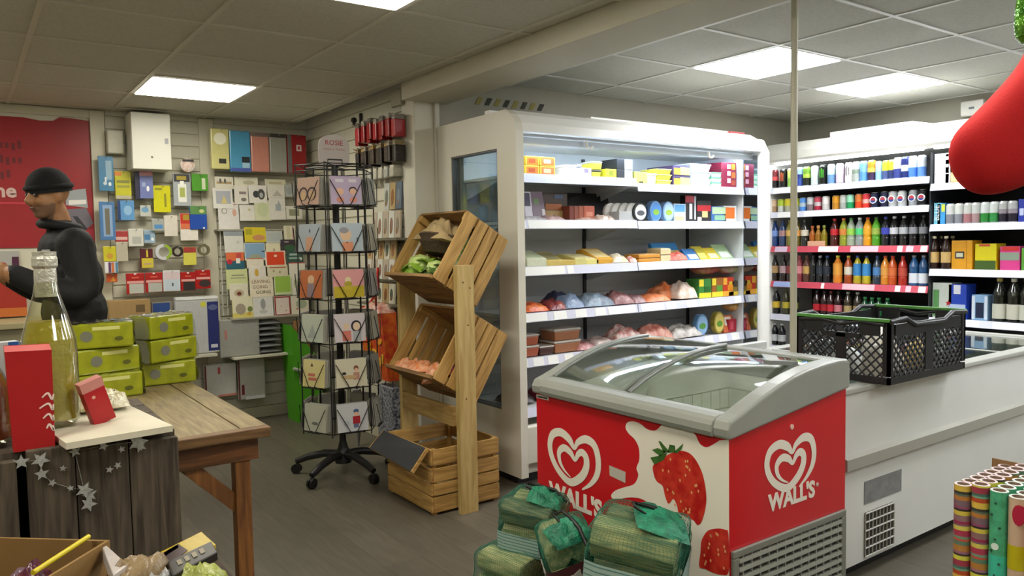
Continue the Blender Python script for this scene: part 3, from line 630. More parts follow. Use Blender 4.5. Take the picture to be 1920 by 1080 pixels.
def place(fn, k, name, label, cat, rect, *a, y=3.70, depth=.12, stack=None, **kw):
    x0, x1, z0, z1 = R(*rect, y=y); zs = on_shelf(k, (x0+x1)/2) if k is not None else z0
    if x1 > IX1-.022: x0, x1 = x0-(x1-IX1+.022), IX1-.022
    h = max(.02, z1-zs) if stack is None else stack[1]
    z0 = zs if stack is None else zs+stack[0]
    return fn(name, label, cat, x0, x1, z0, z0+h, y, depth, *a, **kw)
SH1, SH2, SH3, SH4, SH5 = ['on the %s fridge shelf' % s for s in ('top', 'second', 'third', 'fourth', 'fifth')]
# ---- top shelf
OR = [(.1, .1, .9, .9, 'd8852a'), (.2, .3, .7, .75, 'a8401c')]
for i, (rc, st, w) in enumerate((((985, 315, 1011, 329), (0, .056), 'lower near'), ((1013, 315, 1041, 330), (0, .056), 'lower far'), ((986, 300, 1011, 315), (.0565, .056), 'upper near'), ((1013, 303, 1041, 317), (.0565, .056), 'upper far'))):
    place(carton, 0, 'ready_meal_box', 'yellow box with orange food picture, %s of four at the fridge end' % w, 'food box', rc, 'e0b93c', [(.08, .12, .92, .88, ('c9761f', 'c07038')[i % 2]), (.22, .28, .70, .72, ('a8481c', 'd8b88a')[i % 2])], stack=st, group='yellow food boxes on the top shelf')
place(tub, 0, 'food_tub', 'clear white dessert tub standing alone '+SH1, 'tub', (1060, 309, 1082, 331), 'e4e6ea', 'f2f2f4', band='cfc6dc')
place(carton, 0, 'food_carton', 'small white and lilac carton behind the shelf edge '+SH1, 'food carton', (1090, 315, 1109, 332), 'e9e6f0', [(.3, .5, .7, .9, '8d7aa8')])
place(tub, 0, 'food_tub', 'clear tub of pale food left of yellow tubs '+SH1, 'tub', (1083, 308, 1098, 326), 'c9c5d2', 'dddbe6', y=3.86)
place(tub, 0, 'food_tub', 'yellow and black tub, lower of two '+SH1, 'tub', (1110, 318, 1128, 333), 'b9a83a', '3f3c2c', stack=(0, .05))
place(tub, 0, 'food_tub', 'yellow topped tub, upper of two '+SH1, 'tub', (1112, 303, 1130, 319), 'd8cf48', 'c9cdd0', stack=(.0505, .055))
place(carton, 0, 'food_carton', 'bright yellow small carton left of the black cartons '+SH1, 'food carton', (1136, 317, 1156, 334), 'e6df3a', [(.3, .3, .7, .8, '8a8f2a')])
for i, (w, st) in enumerate((('lower', (0, .062)), ('upper', (.0625, .068)))):
    place(carton, 0, 'food_carton', 'black carton with white front panel, %s of the pair %s' % (w, SH1), 'food carton', (1157, 300, 1186, 335), '2c2f33', [(.48, .03, .99, .97, 'eef0f2'), (.6, .6, .85, .75, '9aa0b0')], stack=st, depth=.16)
place(carton, 0, 'food_carton', 'lime yellow carton first on the far half '+SH1, 'food carton', (1190, 322, 1213, 344), 'dfe06a', [(.35, .05, .7, .25, '54502c')], depth=.2)
place(tub, 0, 'food_tub', 'pale green clear tub beside lime carton '+SH1, 'tub', (1213, 325, 1232, 345), 'd6dca0', 'e8eac6')
for i in range(3): place(tub, 0, 'spread_tub', 'yellow spread tub, %s of its stack of three %s' % (('lowest', 'middle', 'topmost')[i], SH1), 'tub', (1232, 318, 1260, 346), 'e4d84c', 'f0e878', stack=(i*.0375, .037), depth=.16, group='stacked yellow spread tubs')
for i in range(2): place(carton, 0, 'cream_cake_box', 'purple and yellow sleeve box, %s of two %s' % (('lower', 'upper')[i], SH1), 'food box', (1262, 312, 1294, 347), '4a3a66', [(.05, .1, .45, .75, 'e6b83c'), (.42, .1, .98, .85, 'ece27a')], stack=(i*.071, .070), depth=.25)
for i in range(3): place(tub, 0, 'spread_tub', 'white oval spread tub, %s of its stack of three %s' % (('lowest', 'middle', 'topmost')[i], SH1), 'tub', (1294, 309, 1334, 348), 'b8c2cc', 'f4f5f6', stack=(i*.0545, .054), depth=.14, group='stacked white spread tubs')
for i in range(3): place(tub, 0, 'spread_tub', 'green banded white tub, %s of its stack of three %s' % (('lowest', 'middle', 'topmost')[i], SH1), 'tub', (1335, 322, 1357, 349), 'dfeee2', '6cc98a', stack=(i*.037, .0365), depth=.1, group='stacked green tubs')
place(carton, 0, 'dessert_box', 'tall maroon box dotted with pink and orange circles '+SH1, 'food box', (1356, 305, 1384, 351), '8d1f3c', [(.38, .75, .6, .93, 'f0b8c4'), (.38, .48, .6, .66, 'f0b8c4'), (.38, .2, .6, .38, 'f0b8c4'), (.66, .72, .9, .95, 'd89030'), (.66, .4, .9, .62, 'c9742a'), (.66, .12, .9, .3, 'b04a2a')], depth=.18)
place(bag, 0, 'clear_pack', 'clear plastic pack leaning at the mirror end '+SH1, 'food pack', (1384, 312, 1402, 351), 'b9bcc0', '7a6a62', depth=.1, seed=3)
# ---- second shelf
place(carton, 1, 'food_carton', 'slim white and navy carton at the glass end '+SH2, 'food carton', (986, 358, 1000, 412), 'd9d6e2', [(0, .5, .8, .95, '3a3350')], depth=.08, tilt=-.15, y=3.74)
place(carton, 1, 'food_carton', 'mauve leaning carton with green oval '+SH2, 'food carton', (1000, 357, 1024, 408), '7d6a7a', [(.2, .55, .6, .75, '6f8a5a'), (.75, .05, .98, .4, 'cfcad2')], depth=.09, tilt=-.2, y=3.74)
place(carton, 1, 'pie_box', 'brown box with pastry picture '+SH2, 'food box', (1018, 362, 1064, 412), '4a3a30', [(.05, .03, .95, .38, 'b89a6a'), (.1, .4, .75, .62, 'a8622c'), (.45, .8, .8, .95, '3d4f72')], depth=.05, y=3.82)
tag(MB().box(-.19, .19, 0, .008, 0, .20).build('black_tray', M('151515', .5), loc=(fx(1108, 400, 3.98), 3.98, ZL_[1]+.002), rot=(-.2, 0, 0)), 'large empty black tray leaning at the back '+SH2, 'tray')
for i in range(4): place(carton, 1, 'fish_box', 'salmon pink box, %s of four standing in a row %s' % (ORD[i], SH2), 'food box', (1068+i*9, 386, 1082+i*11, 411), ('7d3a2c', '94503c', 'a8604a', 'c4664c')[i], [(.2, .3, .8, .6, 'd8917a')] if i == 3 else [], depth=.14, y=3.75-.004*i, group='salmon boxes on the second shelf')
for i, (rc, c, lab) in enumerate((((985, 405, 1030, 414), 'd9d6da', 'flat pale sliced meat pack at the glass end'), ((1025, 403, 1062, 414), 'c9a6a2', 'flat pinkish sliced meat pack below the brown box'), ((1092, 407, 1124, 414), 'e0bfae', 'flat peach sliced meat pack before the salmon boxes'), ((1124, 402, 1155, 414), 'd8c2b4', 'flat cream sliced meat pack right of the salmon boxes'))):
    place(bag, 1, 'meat_pack', lab+' '+SH2, 'meat pack', rc, c, seed=i, depth=.10, y=3.665)
for i in range(5):
    x = fx(1166+i*9.4, 400); disc('cheese_round', 'white round cheese pack, %s of five in a slanted row %s' % (ORD[i], SH2), 'cheese', x, ZR_[1]+.0015, .063, 3.80-.022*i, .02, 'cfcfca' if i < 4 else '2e3034', 'e4e3de' if i < 4 else 'f2f2f0', None if i < 4 else '5d6068', group='round white packs on the second shelf')
tag(MB().box(0, .115, 0, .10, 0, .06).build('cheese_box', M('b9bcbc', .4), loc=(fx(1158, 405), 3.685, ZL_[1]+.002), bevel=.002), 'low grey cheese box before the round white packs '+SH2, 'cheese')
disc('spread_pack', 'blue egg-shaped pack with green leaf, nearer of two '+SH2, 'food pack', fx(1230, 395), ZR_[1]+.0015, .055, 3.70, .05, '6f9ad0', '4f8fd6', '8dbb4a', 1., 1.28)
disc('spread_pack', 'pale blue egg-shaped pack with green leaf, farther of two '+SH2, 'food pack', fx(1254, 395), ZR_[1]+.0015, .055, 3.70, .05, '8fb4dc', 'b4d4ee', 'a5c24a', 1., 1.25)
place(carton, 1, 'food_carton', 'sky blue carton with orange base beside the egg-shaped packs '+SH2, 'food carton', (1264, 382, 1286, 414), 'cfe0ee', [(.05, .55, .9, .95, '5fa4da'), (.05, .05, .8, .3, 'e6b89a')], depth=.05)
place(carton, 1, 'food_carton', 'tall black and red carton with white stripe '+SH2, 'food carton', (1285, 366, 1306, 414), '1f1c20', [(.0, .72, .75, .98, 'b0303c'), (.35, .1, .6, .68, 'e4e2e6'), (.78, .08, .92, .97, 'c9cbd2')], depth=.05)
place(carton, 1, 'food_carton', 'black carton with red band and little figure '+SH2, 'food carton', (1307, 376, 1333, 414), '241f22', [(.0, .5, .98, .78, 'c4202c'), (.35, .2, .75, .5, 'd6c28a'), (.02, .02, .3, .22, 'e0d4cc')], depth=.06)
place(carton, 1, 'food_carton', 'low blue and green carton near the fridge mirror '+SH2, 'food carton', (1334, 387, 1362, 414), '3f6fb4', [(.05, .5, .95, .95, 'bfd8b0'), (.2, .1, .9, .42, '8fc0a0')], depth=.12)
place(carton, 1, 'food_carton', 'white carton with orange square beside the mirror '+SH2, 'food carton', (1363, 386, 1387, 413), 'eef0ee', [(.15, .2, .85, .9, 'ee7a2c')], depth=.05)
# ---- third shelf: cheese
CH = (((988, 470, 1025, 501), 'dfe2c4', 'c9d4b4', 'white cheese block with dark green end, nearest the glass end', .5), ((1024, 473, 1058, 499), 'd8c06a', '9a946a', 'golden cheese block under a grey-green wrapper', .4), ((1056, 486, 1080, 498), 'd2b75c', 'b89c58', 'small low tan cheese block', .9), ((1078, 476, 1100, 498), 'd8cf86', 'e4dca4', 'pale yellow cheese block with red base label', .6), ((1099, 476, 1123, 497), 'e6dc8a', 'f2ecc0', 'light lemon cheese block', .5), ((1118, 466, 1150, 494), 'e0a93c', 'f0dca0', 'large golden cheese block with white label', .35))
for i, (rc, c, tp, lab, ln) in enumerate(CH): place(block, 2, 'cheese_block', lab+' '+SH3, 'cheese', rc, c, tp, depth=.20, lean=ln, y=3.68)
place(bag, 2, 'cheese_bag', 'white bag of grated cheese beside the golden block '+SH3, 'cheese', (1150, 476, 1182, 494), 'e2ddcc', 'c9b98a', seed=2, depth=.14, y=3.67)
place(bag, 2, 'cheese_snack', 'tiny red black and white snack pack at the shelf join '+SH3, 'snack', (1182, 481, 1196, 493), 'c4482c', 'e9e4dc', seed=5, depth=.08, y=3.67)
for i in range(2): place(block, 2, 'sliced_cheese', 'orange sliced cheese pack, %s of two %s' % (('lower', 'upper')[i], SH3), 'cheese', (1198, 478, 1238, 492), 'd99a3c', 'e6c48a', depth=.14, stack=(i*.0275, .027), lean=.9, y=3.68)
for i in range(2): place(block, 2, 'sliced_cheese', 'cream sliced cheese pack, %s of two %s' % (('lower', 'upper')[i], SH3), 'cheese', (1239, 468, 1258, 491), 'e2d2a4', 'f0ead4', depth=.13, stack=(i*.046, .045), lean=.9, y=3.68)
place(carton, 2, 'cheese_pack', 'flat blue and tan cheese pack leaning at the back '+SH3, 'cheese', (1232, 450, 1280, 480), '3f8fd0', [(.4, .05, .98, .55, 'dcc87a')], depth=.03, y=3.84, tilt=-.5)
place(bag, 2, 'cheese_pack', 'red cheese snack bag in front of the blue pack '+SH3, 'cheese', (1258, 472, 1292, 490), 'b8443a', 'd8826a', seed=7, depth=.1, y=3.67)
for i, (rc, c, pr_, lab) in enumerate((((1292, 458, 1316, 487), '3f7fc4', 'cfe0f0', 'blue leaning packet'), ((1312, 452, 1332, 486), 'c9b93c', 'e8d86a', 'yellow-green leaning packet'), ((1331, 456, 1353, 485), 'd9c23c', 'f0e8b4', 'golden yellow leaning packet'), ((1352, 448, 1377, 484), 'a9c89a', 'e4efe2', 'pale green glossy leaning packet'))):
    place(carton, 2, 'cheese_packet', lab+' in the slanted row '+SH3, 'cheese', rc, c, [(.15, .1, .85, .5, pr_)], depth=.025, tilt=-.75, y=3.69, rough=.25)
# ---- fourth shelf: bags of vegetables and meat
B4 = (((987, 567, 1034, 597), 'd9552c', 'f08a4a', 'orange bag of carrots at the glass end'), ((1030, 562, 1070, 585), '6d1f34', '9c4a3a', 'dark crimson bag of beetroot'), ((1042, 547, 1080, 575), '39405e', '23283a', 'navy blue knotted bag behind the crimson bag'), ((1062, 552, 1100, 578), '8fa4c0', '6f84a4', 'pale blue bag with small dark print'), ((1099, 550, 1158, 576), '9ab0c4', '6d7a8a', 'grey-blue pouch with dark round button'), ((1152, 548, 1194, 571), '7d4a4a', 'a88080', 'dull red bag of onions, nearer of two'), ((1192, 552, 1216, 570), '8a5a62', 'b49a9a', 'pinkish bag of onions at the shelf join, farther of two'), ((1214, 550, 1262, 567), 'd06a3c', 'e89a6a', 'orange bag lying low before the taller orange bag'), ((1240, 533, 1284, 560), 'e07038', 'f0a070', 'tall glossy orange bag'), ((1276, 529, 1312, 560), 'c9a890', 'ece4da', 'beige and white bag beside the green cartons'))
for i, (rc, c, c2, lab) in enumerate(B4): place(bag, 3, 'vegetable_bag', lab+' '+SH4, 'vegetable bag', rc, c, c2, seed=i+11, depth=.19, y=3.67 if i not in (2, 8) else 3.75)
for i, (rc, c, a, b, lab) in enumerate((((1311, 523, 1334, 558), '3f8a3a', 'f0dc3c', '2c6a2c', 'green juice carton with yellow cap strip'), ((1335, 521, 1356, 555), 'a8662c', 'f0dc3c', '5d9a34', 'brown and green juice carton'), ((1356, 520, 1376, 553), 'cf3a1e', 'f0b03c', 'e8921e', 'red and orange juice carton'), ((1377, 526, 1394, 551), '3f3a2a', 'd9b93c', '88702a', 'dark juice carton with yellow panel'))):
    place(carton, 3, 'juice_carton', lab+' '+SH4, 'juice carton', rc, c, [(.0, .02, .98, .28, a), (.0, .62, .35, .98, a), (.4, .3, .9, .6, b)], depth=.12, y=3.685)
# clip strips of snack bags hanging below shelves near the mirror
for i, (rc, c, c2, lab) in enumerate((((1308, 500, 1352, 522), 'b88a5a', 'a8484a', 'tan and pink hanging snack pack under the third shelf, nearer'), ((1350, 499, 1396, 521), 'c48a90', '8d9a5a', 'pink and green hanging snack pack under the third shelf, farther'), ((1366, 572, 1402, 596), 'b07a2c', 'd8b070', 'amber wrapped bun pack hanging under the fourth shelf'))):
    x0, x1, z0, z1 = R(*rc, y=3.70); zt = ZR_[2 if i < 2 else 3]-.024
    o = MB().pillow(x1-x0, .10, (z1-z0)*1.2, seed=i+41, amp=.4, n=10, flat=.8).build('hanging_pack', M(c, .3, var=(20, .5, c2)), loc=((x0+x1)/2, 3.74, zt-(z1-z0)*1.02)); tag(o, lab, 'snack')
# ---- fifth shelf: tubs and meat
def mt(lab, rc, c, st, d=.14, y=3.69): place(tub, 4, 'meal_tub', lab+' '+SH5, 'tub', rc, c, 'b8b0a6', stack=st, depth=d, y=y)
for i in range(2): mt('tub of orange food at the glass end, %s of two' % ('lower', 'upper')[i], (986, 632, 1012, 674), 'a8583c', (i*.068, .067))
mt('dark shallow tub between the stacks', (1012, 652, 1040, 670), '4a2a24', (0, .055))
for i in range(2): mt('wide clear tub of brown food, %s of two' % ('lower', 'upper')[i], (1040, 625, 1090, 668), 'a06a48', (i*.075, .074), .16)
mt('clear tub of brown food behind the wide stack', (1022, 625, 1052, 665), '9a6a50', (0, .11), .1, 3.87)
M5 = (((1086, 642, 1122, 658), 'a85a5a', 'c9a0a0', 'pink minced meat pack right of the tubs'), ((1118, 634, 1160, 652), '9a7a74', 'dcd0cc', 'grey-pink sliced ham pack'), ((1158, 612, 1212, 636), 'a8443c', 'e0cfc8', 'red bacon pack with white fat'), ((1212, 609, 1268, 634), 'b8584a', 'd8a898', 'pink and red bacon pack in the middle'), ((1264, 610, 1322, 632), '9c948c', 'd2cfca', 'grey fish pack with crinkled film'))
for i, (rc, c, c2, lab) in enumerate(M5): place(bag, 4, 'meat_pack', lab+' '+SH5, 'meat pack', rc, c, c2, seed=i+21, depth=.2, y=3.67, gloss=.2)
disc('meal_pack', 'blue oval pack with green badge '+SH5, 'food pack', fx(1315, 605), ZR_[4]+.0015, .062, 3.69, .04, '5f8ab4', '8fb4d8', '5d9a4a', 1., 1.25)
disc('meal_pack', 'yellow oval pack with green badge '+SH5, 'food pack', fx(1347, 604), ZR_[4]+.0015, .058, 3.69, .04, '9a8a3a', 'd8c46a', '6a9a3a', 1., 1.4)
place(carton, 4, 'meal_pack', 'orange and white leaning pack '+SH5, 'food pack', (1358, 590, 1380, 624), 'd06a3c', [(.2, .4, .8, .9, 'e8e0d2')], depth=.03, tilt=-.3)
place(carton, 4, 'meal_pack', 'small crimson pack beside the mirror '+SH5, 'food pack', (1381, 597, 1395, 622), 'a81f34', [(.2, .2, .6, .8, 'c44a5a')], depth=.05)
for i, (x, c) in enumerate(((2.72, '3a2a2c'), (2.95, '7a2030'), (3.2, '4a4f55'), (3.5, '6a3a34'), (3.85, '8d8a80'), (4.15, 'a8643a'), (4.45, '5a6a4a'))):
    tag(MB().pillow(.2, .22, .14, seed=i+61, n=9, amp=.4).build('chilled_pack', M(c, .3, var=(15, .4)), loc=(x, 3.80, .422)), ('black', 'maroon', 'slate grey', 'rust brown', 'pale grey', 'orange', 'green')[i]+' chilled pack on the bottom deck of the fridge', 'food pack')

# ================================================================ DRINKS
def can_mesh(h, r, cols):
    """cols: body colour bands from bottom to top"""
    key = ('can', h, r, tuple(cols))
    if key in _M: return _M[key]
    prof = [(r*.55, .0), (r*.78, .001), (r, h*.06)]; mi = [0, 0]; nb = len(cols)
    for k in range(nb): prof.append((r, h*(.06+.82*(k+1)/nb))); mi.append(k+1)
    prof += [(r*.80, h*.965), (r*.80, h*.985), (r*.72, h*.985), (r*.70, h*.96), (.0005, h*.96)]; mi += [nb, 0, 0, 0, 0]
    mb = MB().lathe(prof, 16, mi)
    me = bpy.data.meshes.new('drink_can'); me.from_pydata(mb.v, [], mb.f)
    for m in [M('c4c6c6', .25, .9)]+[M(c, .28, .25) for c in cols]: me.materials.append(m)
    me.polygons.foreach_set('material_index', mb.m); me.polygons.foreach_set('use_smooth', mb.s); me.update(); _M[key] = me
    return me
def emblem(parent, kind, r, h, col):
    """marks on the can's aisle side (-x)"""
    if kind == 'claw':
        for k in (-1, 0, 1): MB().prism([(k*r*.42-.0022, h*.36), (k*r*.42-.003, h*.80-abs(k)*.01), (k*r*.42+.003, h*.82-abs(k)*.01), (k*r*.42+.002, h*(.34+.05*abs(k)))], 0, -math.sqrt(r*r-(k*r*.42)**2)-.0008, -math.sqrt(r*r-(k*r*.42)**2)+.002).build('claw_mark', M(col, .35), parent)
    elif kind == 'globe':
        n = 14
        for rr, c, d in ((.82, 'eceef2', .0006), (.62, 'a83440', .0012)): MB().prism([(r*rr*cos(2*pi*i/n), h*.5+r*rr*sin(2*pi*i/n)) for i in range(n)], 0, -r-d, -r*.55).build('round_logo', M(c, .35), parent)
        MB().prism([(r*.62*cos(pi+pi*i/8), h*.5-r*.12+r*.5*sin(pi+pi*i/8)) for i in range(9)], 0, -r-.0018, -r*.55).build('logo_wave', M(col, .35), parent)
    elif kind == 'band':
        MB().lathe([(r+.0004, h*.42), (r+.0004, h*.62)], 16).build('label_band', M(col, .35), parent)
DR = 5.795
def drink_x(px_, py_, x=DR): return at(0, x, px_, py_).y
def can(px_, row, shelf_z, yrow, cols, label, h=.168, r=.033, mark=None, mc='9adf4a', cat='can', nm='drink_can', group=None, x=DR):
    t = link(nm, can_mesh(h, r, cols)); t.location = (x, drink_x(px_, yrow, x), shelf_z+.001)
    if mark: emblem(t, mark, r, h, mc)
    return tag(t, label, cat, group)
T1 = [(1453, ['1c1a1c', '7a2f34'], 'dark can with dusky red top', 'band', 'c94a4a'), (1469, ['191719', '191719'], 'black can with orange claw marks', 'claw', 'e06a3a'), (1484, ['9fd05a', 'cfe87a'], 'lime green can behind the pole', None, ''), (1500, ['3a57a8', '8fb4e4'], 'blue can with pale top', 'band', '24337a'), (1513, ['23281c', '6f9a34'], 'dark can with olive green top', 'band', 'a8c84a'), (1528, ['d9f0ea', 'e9f7f2'], 'mint white can', None, ''), (1544, ['121412', '121412'], 'black can with green claw marks', 'claw', '5ad03a'), (1559, ['6f9ac8', 'bfe0e4'], 'pale blue shaded can', None, ''), (1575, ['d9c6e0', 'ead9ec'], 'lilac can', None, ''), (1592, ['efe9e2', 'f4f0ec'], 'white can with black claw marks', 'claw', '2c2c2c'), (1606, ['a8b0aa', 'c9cec6'], 'mottled grey can', 'band', '7a8a7a'), (1620, ['5f9ae0', '7ab0ea'], 'sky blue can', None, ''), (1635, ['3a2a4a', 'e0922c'], 'orange can with purple base', 'band', 'f0b04a'), (1648, ['8fc0ee', 'a8d2f2'], 'light blue slim can', None, ''), (1661, ['4a5a8a', 'd9d83a'], 'blue can with lime yellow top', None, ''), (1672, ['2c3a6a', 'b9b83a'], 'navy can with olive yellow top', None, ''), (1684, ['3a468a', 'dcd9ea'], 'silver-lilac can with navy lower panel', None, ''), (1698, ['24306e', 'c9cce0', '24306e'], 'navy and silver quartered can', None, ''), (1712, ['4f83d6', 'c9dcf4'], 'silver can with bright blue base', None, ''), (1729, ['5f8fd8', 'dbe4ee'], 'silver can with soft blue base by the divider', None, '')]
for i, (x, cols, lab, mk_, mc) in enumerate(T1): can(x, 0, ZA[0], 325, cols, lab+' on the top drinks shelf', r=.0315 if i not in (13, 14, 15) else .025, h=.168 if i not in (13, 14, 15) else .155, mark=mk_, mc=mc, group='cans on the top drinks shelf')
T2 = [(1452, ['a88a6a', 'd8b89a'], 'tan and pink'), (1465, ['c9cec9', 'b8d24a'], 'silver with lime top'), (1478, ['a8a890', 'd9cf3a'], 'grey with yellow top'), (1493, ['b9bba4', 'e0d83a'], 'grey with bright yellow top, right of the pole,'), (1506, ['4f8fe0', 'b9ccd8', '5f9ae6'], 'bright blue and silver'), (1520, ['8a7a80', 'd6d9dc'], 'grey-mauve with white top'), (1534, ['b02440', 'd2c4c6', 'c94a5c'], 'crimson and silver'), (1549, ['d6d4d4', 'ecebea'], 'white and grey'), (1568, ['c98a2a', 'e09a2a'], 'amber orange'), (1582, ['a9aea8', 'c6cac4'], 'mottled silver'), (1595, ['1f9a5a', '9fe0c0'], 'emerald green'), (1611, ['d9481f', 'd87a3a'], 'flame orange'), (1625, ['e0382c', 'e8b0a8', 'd83a44'], 'scarlet')]
for i, (x, cols, lab) in enumerate(T2): can(x, 1, ZA[1], 375, cols, lab+' small can on the second drinks shelf', h=.118, r=.0305, group='cans on the second drinks shelf')
T2b = [(1641, '1f2440', 'navy cola can with round logo, first of six'), (1659, '1f2440', 'navy cola can with round logo, second of six'), (1675, 'b4b8b8', 'silver cola can with round logo, third of six'), (1692, 'c0c4c4', 'silver cola can with round logo, fourth of six'), (1713, '9a9ea2', 'dull silver cola can with round logo, fifth of six'), (1731, '17181c', 'black cola can with round logo, last of six')]
for i, (x, c, lab) in enumerate(T2b): can(x, 1, ZA[1], 372, [c, c], lab+' on the second drinks shelf', h=.122, r=.0325, mark='globe', mc='24408a', group='cola cans on the second drinks shelf')
def bottle(px_, shelf_z, yrow, liquid, labelc, cap, label, h=.235, r=.033, cat='bottle', group=None, x=DR, lb=(.30, .58), glassy=True, nm='drink_bottle'):
    t = thing(nm, label, cat, (x, drink_x(px_, yrow, x), shelf_z+.001), group=group)
    MB().lathe([(r*.7, 0), (r, h*.03), (r, h*.26), (r*.95, h*.30), (r*.95, h*.58), (r, h*.62), (r*.92, h*.70), (r*.55, h*.83), (r*.36, h*.89), (r*.36, h*.94), (.0005, h*.94)], 14).build('bottle_body', M(liquid, .12, coat=.6), t)
    MB().lathe([(r*.42, h*.925), (r*.42, h*.995), (.0005, h)], 12).build('cap', M(cap, .4), t)
    if labelc: MB().lathe([(r*1.01, h*lb[0]), (r*1.01, h*lb[1])], 14).build('wrap_label', M(labelc, .4), t)
    return t
T3 = [(1453, '1f3f7a', '7a9ad8', '16305e', 'deep blue bottle with light blue label'), (1468, '2a3f6a', 'b0888a', '16305e', 'blue bottle with pinkish label'), (1481, '7a6f2a', 'd9b060', '8a7a2a', 'yellow bottle behind the pole'), (1495, '6a5a22', 'dc9a4a', '7a6a2a', 'olive bottle with orange label'), (1509, '2a2a26', 'd6cdb8', '3a3a34', 'dark bottle with cream label'), (1565, '4a1614', 'c01f2c', 'b01a26', 'cola bottle with red label'), (1582, '8f9a2c', 'd8863a', 'd9772c', 'lime yellow bottle with orange label'), (1596, '9aa890', '9ad050', '3a8a3a', 'clear bottle with bright green label'), (1612, '8f9a98', '4fd080', 'd6d8d2', 'clear bottle with sea green label'), (1627, 'e09a1c', 'e8a82a', 'd2571c', 'orange soda bottle with orange cap'), (1643, '4f9a24', '9ab04a', '2a5a1e', 'green soda bottle with dark cap'), (1661, '14161e', '3c46b0', '27308a', 'cola bottle with cobalt blue label'), (1677, '141416', 'c4c6ca', 'b9bcc0', 'cola bottle with silver label, nearer the blue one'), (1695, '141416', 'b4b8bc', 'a9adb2', 'cola bottle with silver label, nearer the black ones'), (1713, '101012', '8a8c92', '1a1a1c', 'cola bottle with black label, first of two'), (1732, '101012', '77797e', '1a1a1c', 'cola bottle with black label, by the divider')]
for x, l, lc, cp, lab in T3: bottle(x, ZA[2], 440, l, lc, cp, lab+' on the third drinks shelf', h=.225, lb=(.40, .62), group='bottles on the third drinks shelf')
yy = (drink_x(1519, 440), drink_x(1550, 440))
t = thing('drink_multipack', 'shrink-wrapped pack of yellow and orange bottles on the third drinks shelf', 'multipack', (DR, (yy[0]+yy[1])/2, ZA[2]+.001))
for i in range(3):
    MB().lathe([(.02, 0), (.026, .005), (.026, .10), (.01, .14), (.01, .155), (.0005, .155)], 10, c=(0, (i-1)*.054, 0)).build('small_bottle', M(('8a7a1e', '9a6a1e', 'a85a1e')[i], .25), t); MB().lathe([(.012, .15), (.014, .17), (.0005, .175)], 10, c=(0, (i-1)*.054, 0)).build('cap', M(('9aa84a', 'd8a05a', 'c9703a')[i], .4), t)
MB().box(-.030, -.0275, -.08, .08, 0, .045).build('wrap_print', M('e0b090', .4), t)
T4 = [(1453, '241a1a', 'b09060', '2a2a2c', 'dark bottle with yellow and white label'), (1469, '241818', 'b89aa0', '2a2a2c', 'dark bottle with mauve label'), (1482, '2a1c1c', '8a3a3a', '2a2a2c', 'dark bottle behind the pole'), (1499, '8a3a40', 'd98a90', 'b05a60', 'rose pink bottle with pink label'), (1513, '5a3426', 'c9a25a', '6a4a3a', 'brown bottle with gold label'), (1525, '16161a', None, '3a3c44', 'black bottle, first of three in the dark row,'), (1538, '14151a', '2c3440', 'a9adb0', 'black bottle with pale cap, second in the dark row,'), (1551, '15161c', '252c3a', '3a5a9a', 'black bottle with blue cap, third in the dark row,'), (1571, 'e0872a', 'e6a040', 'c9ce3a', 'large orange bottle with lime top'), (1591, 'a84a1e', 'ded6c2', 'c9b93a', 'rust orange bottle with white label'), (1608, 'b9a82a', '3a86c4', '1f3f8a', 'yellow bottle with blue label, nearer of two,'), (1625, 'c0b02c', '3f8fcc', '1f3f8a', 'yellow bottle with blue label, farther of two,'), (1645, '2c3a4a', '4f83bc', '27407a', 'dark bottle with steel blue label'), (1660, 'd98a2a', 'e0a04a', 'b8442a', 'amber bottle'), (1674, 'c4521f', 'd9703a', 'b02a1c', 'red-orange bottle'), (1693, 'b02a1c', 'c04a3a', 'a01c18', 'deep red bottle')]
for i, (x, l, lc, cp, lab) in enumerate(T4): bottle(x, ZA[3], 505, l, lc, cp, lab+' on the fourth drinks shelf', h=.225, r=.037 if i in (8,) else .0325, lb=(.30, .72) if i in (8, 10, 11) else (.32, .60), group='bottles on the fourth drinks shelf')
for i, (x, c) in enumerate(((1714, '2a5a8a'), (1732, '27507c'))): bottle(x, ZA[3], 505, c, 'dfe4ea', '8a9096', ('blue bottle with white wrap, left of the pair' if i == 0 else 'blue bottle with white wrap, right of the pair')+' on the fourth drinks shelf', h=.23, r=.035, lb=(.1, .42))
T5 = [(1456, '1c1c1e', 'd9b93a', '8a8a84', 'dark jar-like bottle with yellow label, nearest the fridge,'), (1474, '3a3a22', 'c4b43a', '6a6a3a', 'olive bottle with yellow label'), (1490, '2a3030', '8a8a3a', '4a5a3a', 'grey-green bottle behind the pole'), (1532, '2a1012', 'c01f2e', '1a1a1a', 'cola bottle with red label, first of four'), (1546, '2a1012', 'a81c28', '1a1a1a', 'cola bottle with red label, second of four'), (1558, '2a1012', 'c8283a', '8a1a1c', 'cola bottle with red label, third of four'), (1572, '2a1012', 'd2808a', '1a1a1a', 'cola bottle with pink label, fourth of four'), (1590, '3a3224', 'b09a6a', 'b9bab4', 'brown bottle with silver cap'), (1608, '332a20', 'a8885a', 'b9bab4', 'dark brown bottle with silver cap'), (1622, '124a26', '1c6a34', '2f8a4a', 'green glass bottle, first of four'), (1635, '124a26', '1c6a34', '2f8a4a', 'green glass bottle, second of four'), (1648, '124a26', '1c6a34', '2f8a4a', 'green glass bottle, third of four'), (1664, '124a26', '1c6a34', '2f8a4a', 'green glass bottle, last of four')]
for x, l, lc, cp, lab in T5: bottle(x, ZA[4], 570, l, lc, cp, lab+' on the fifth drinks shelf', h=.22 if 'green glass' not in lab else .185, lb=(.25, .5), group='bottles on the fifth drinks shelf')
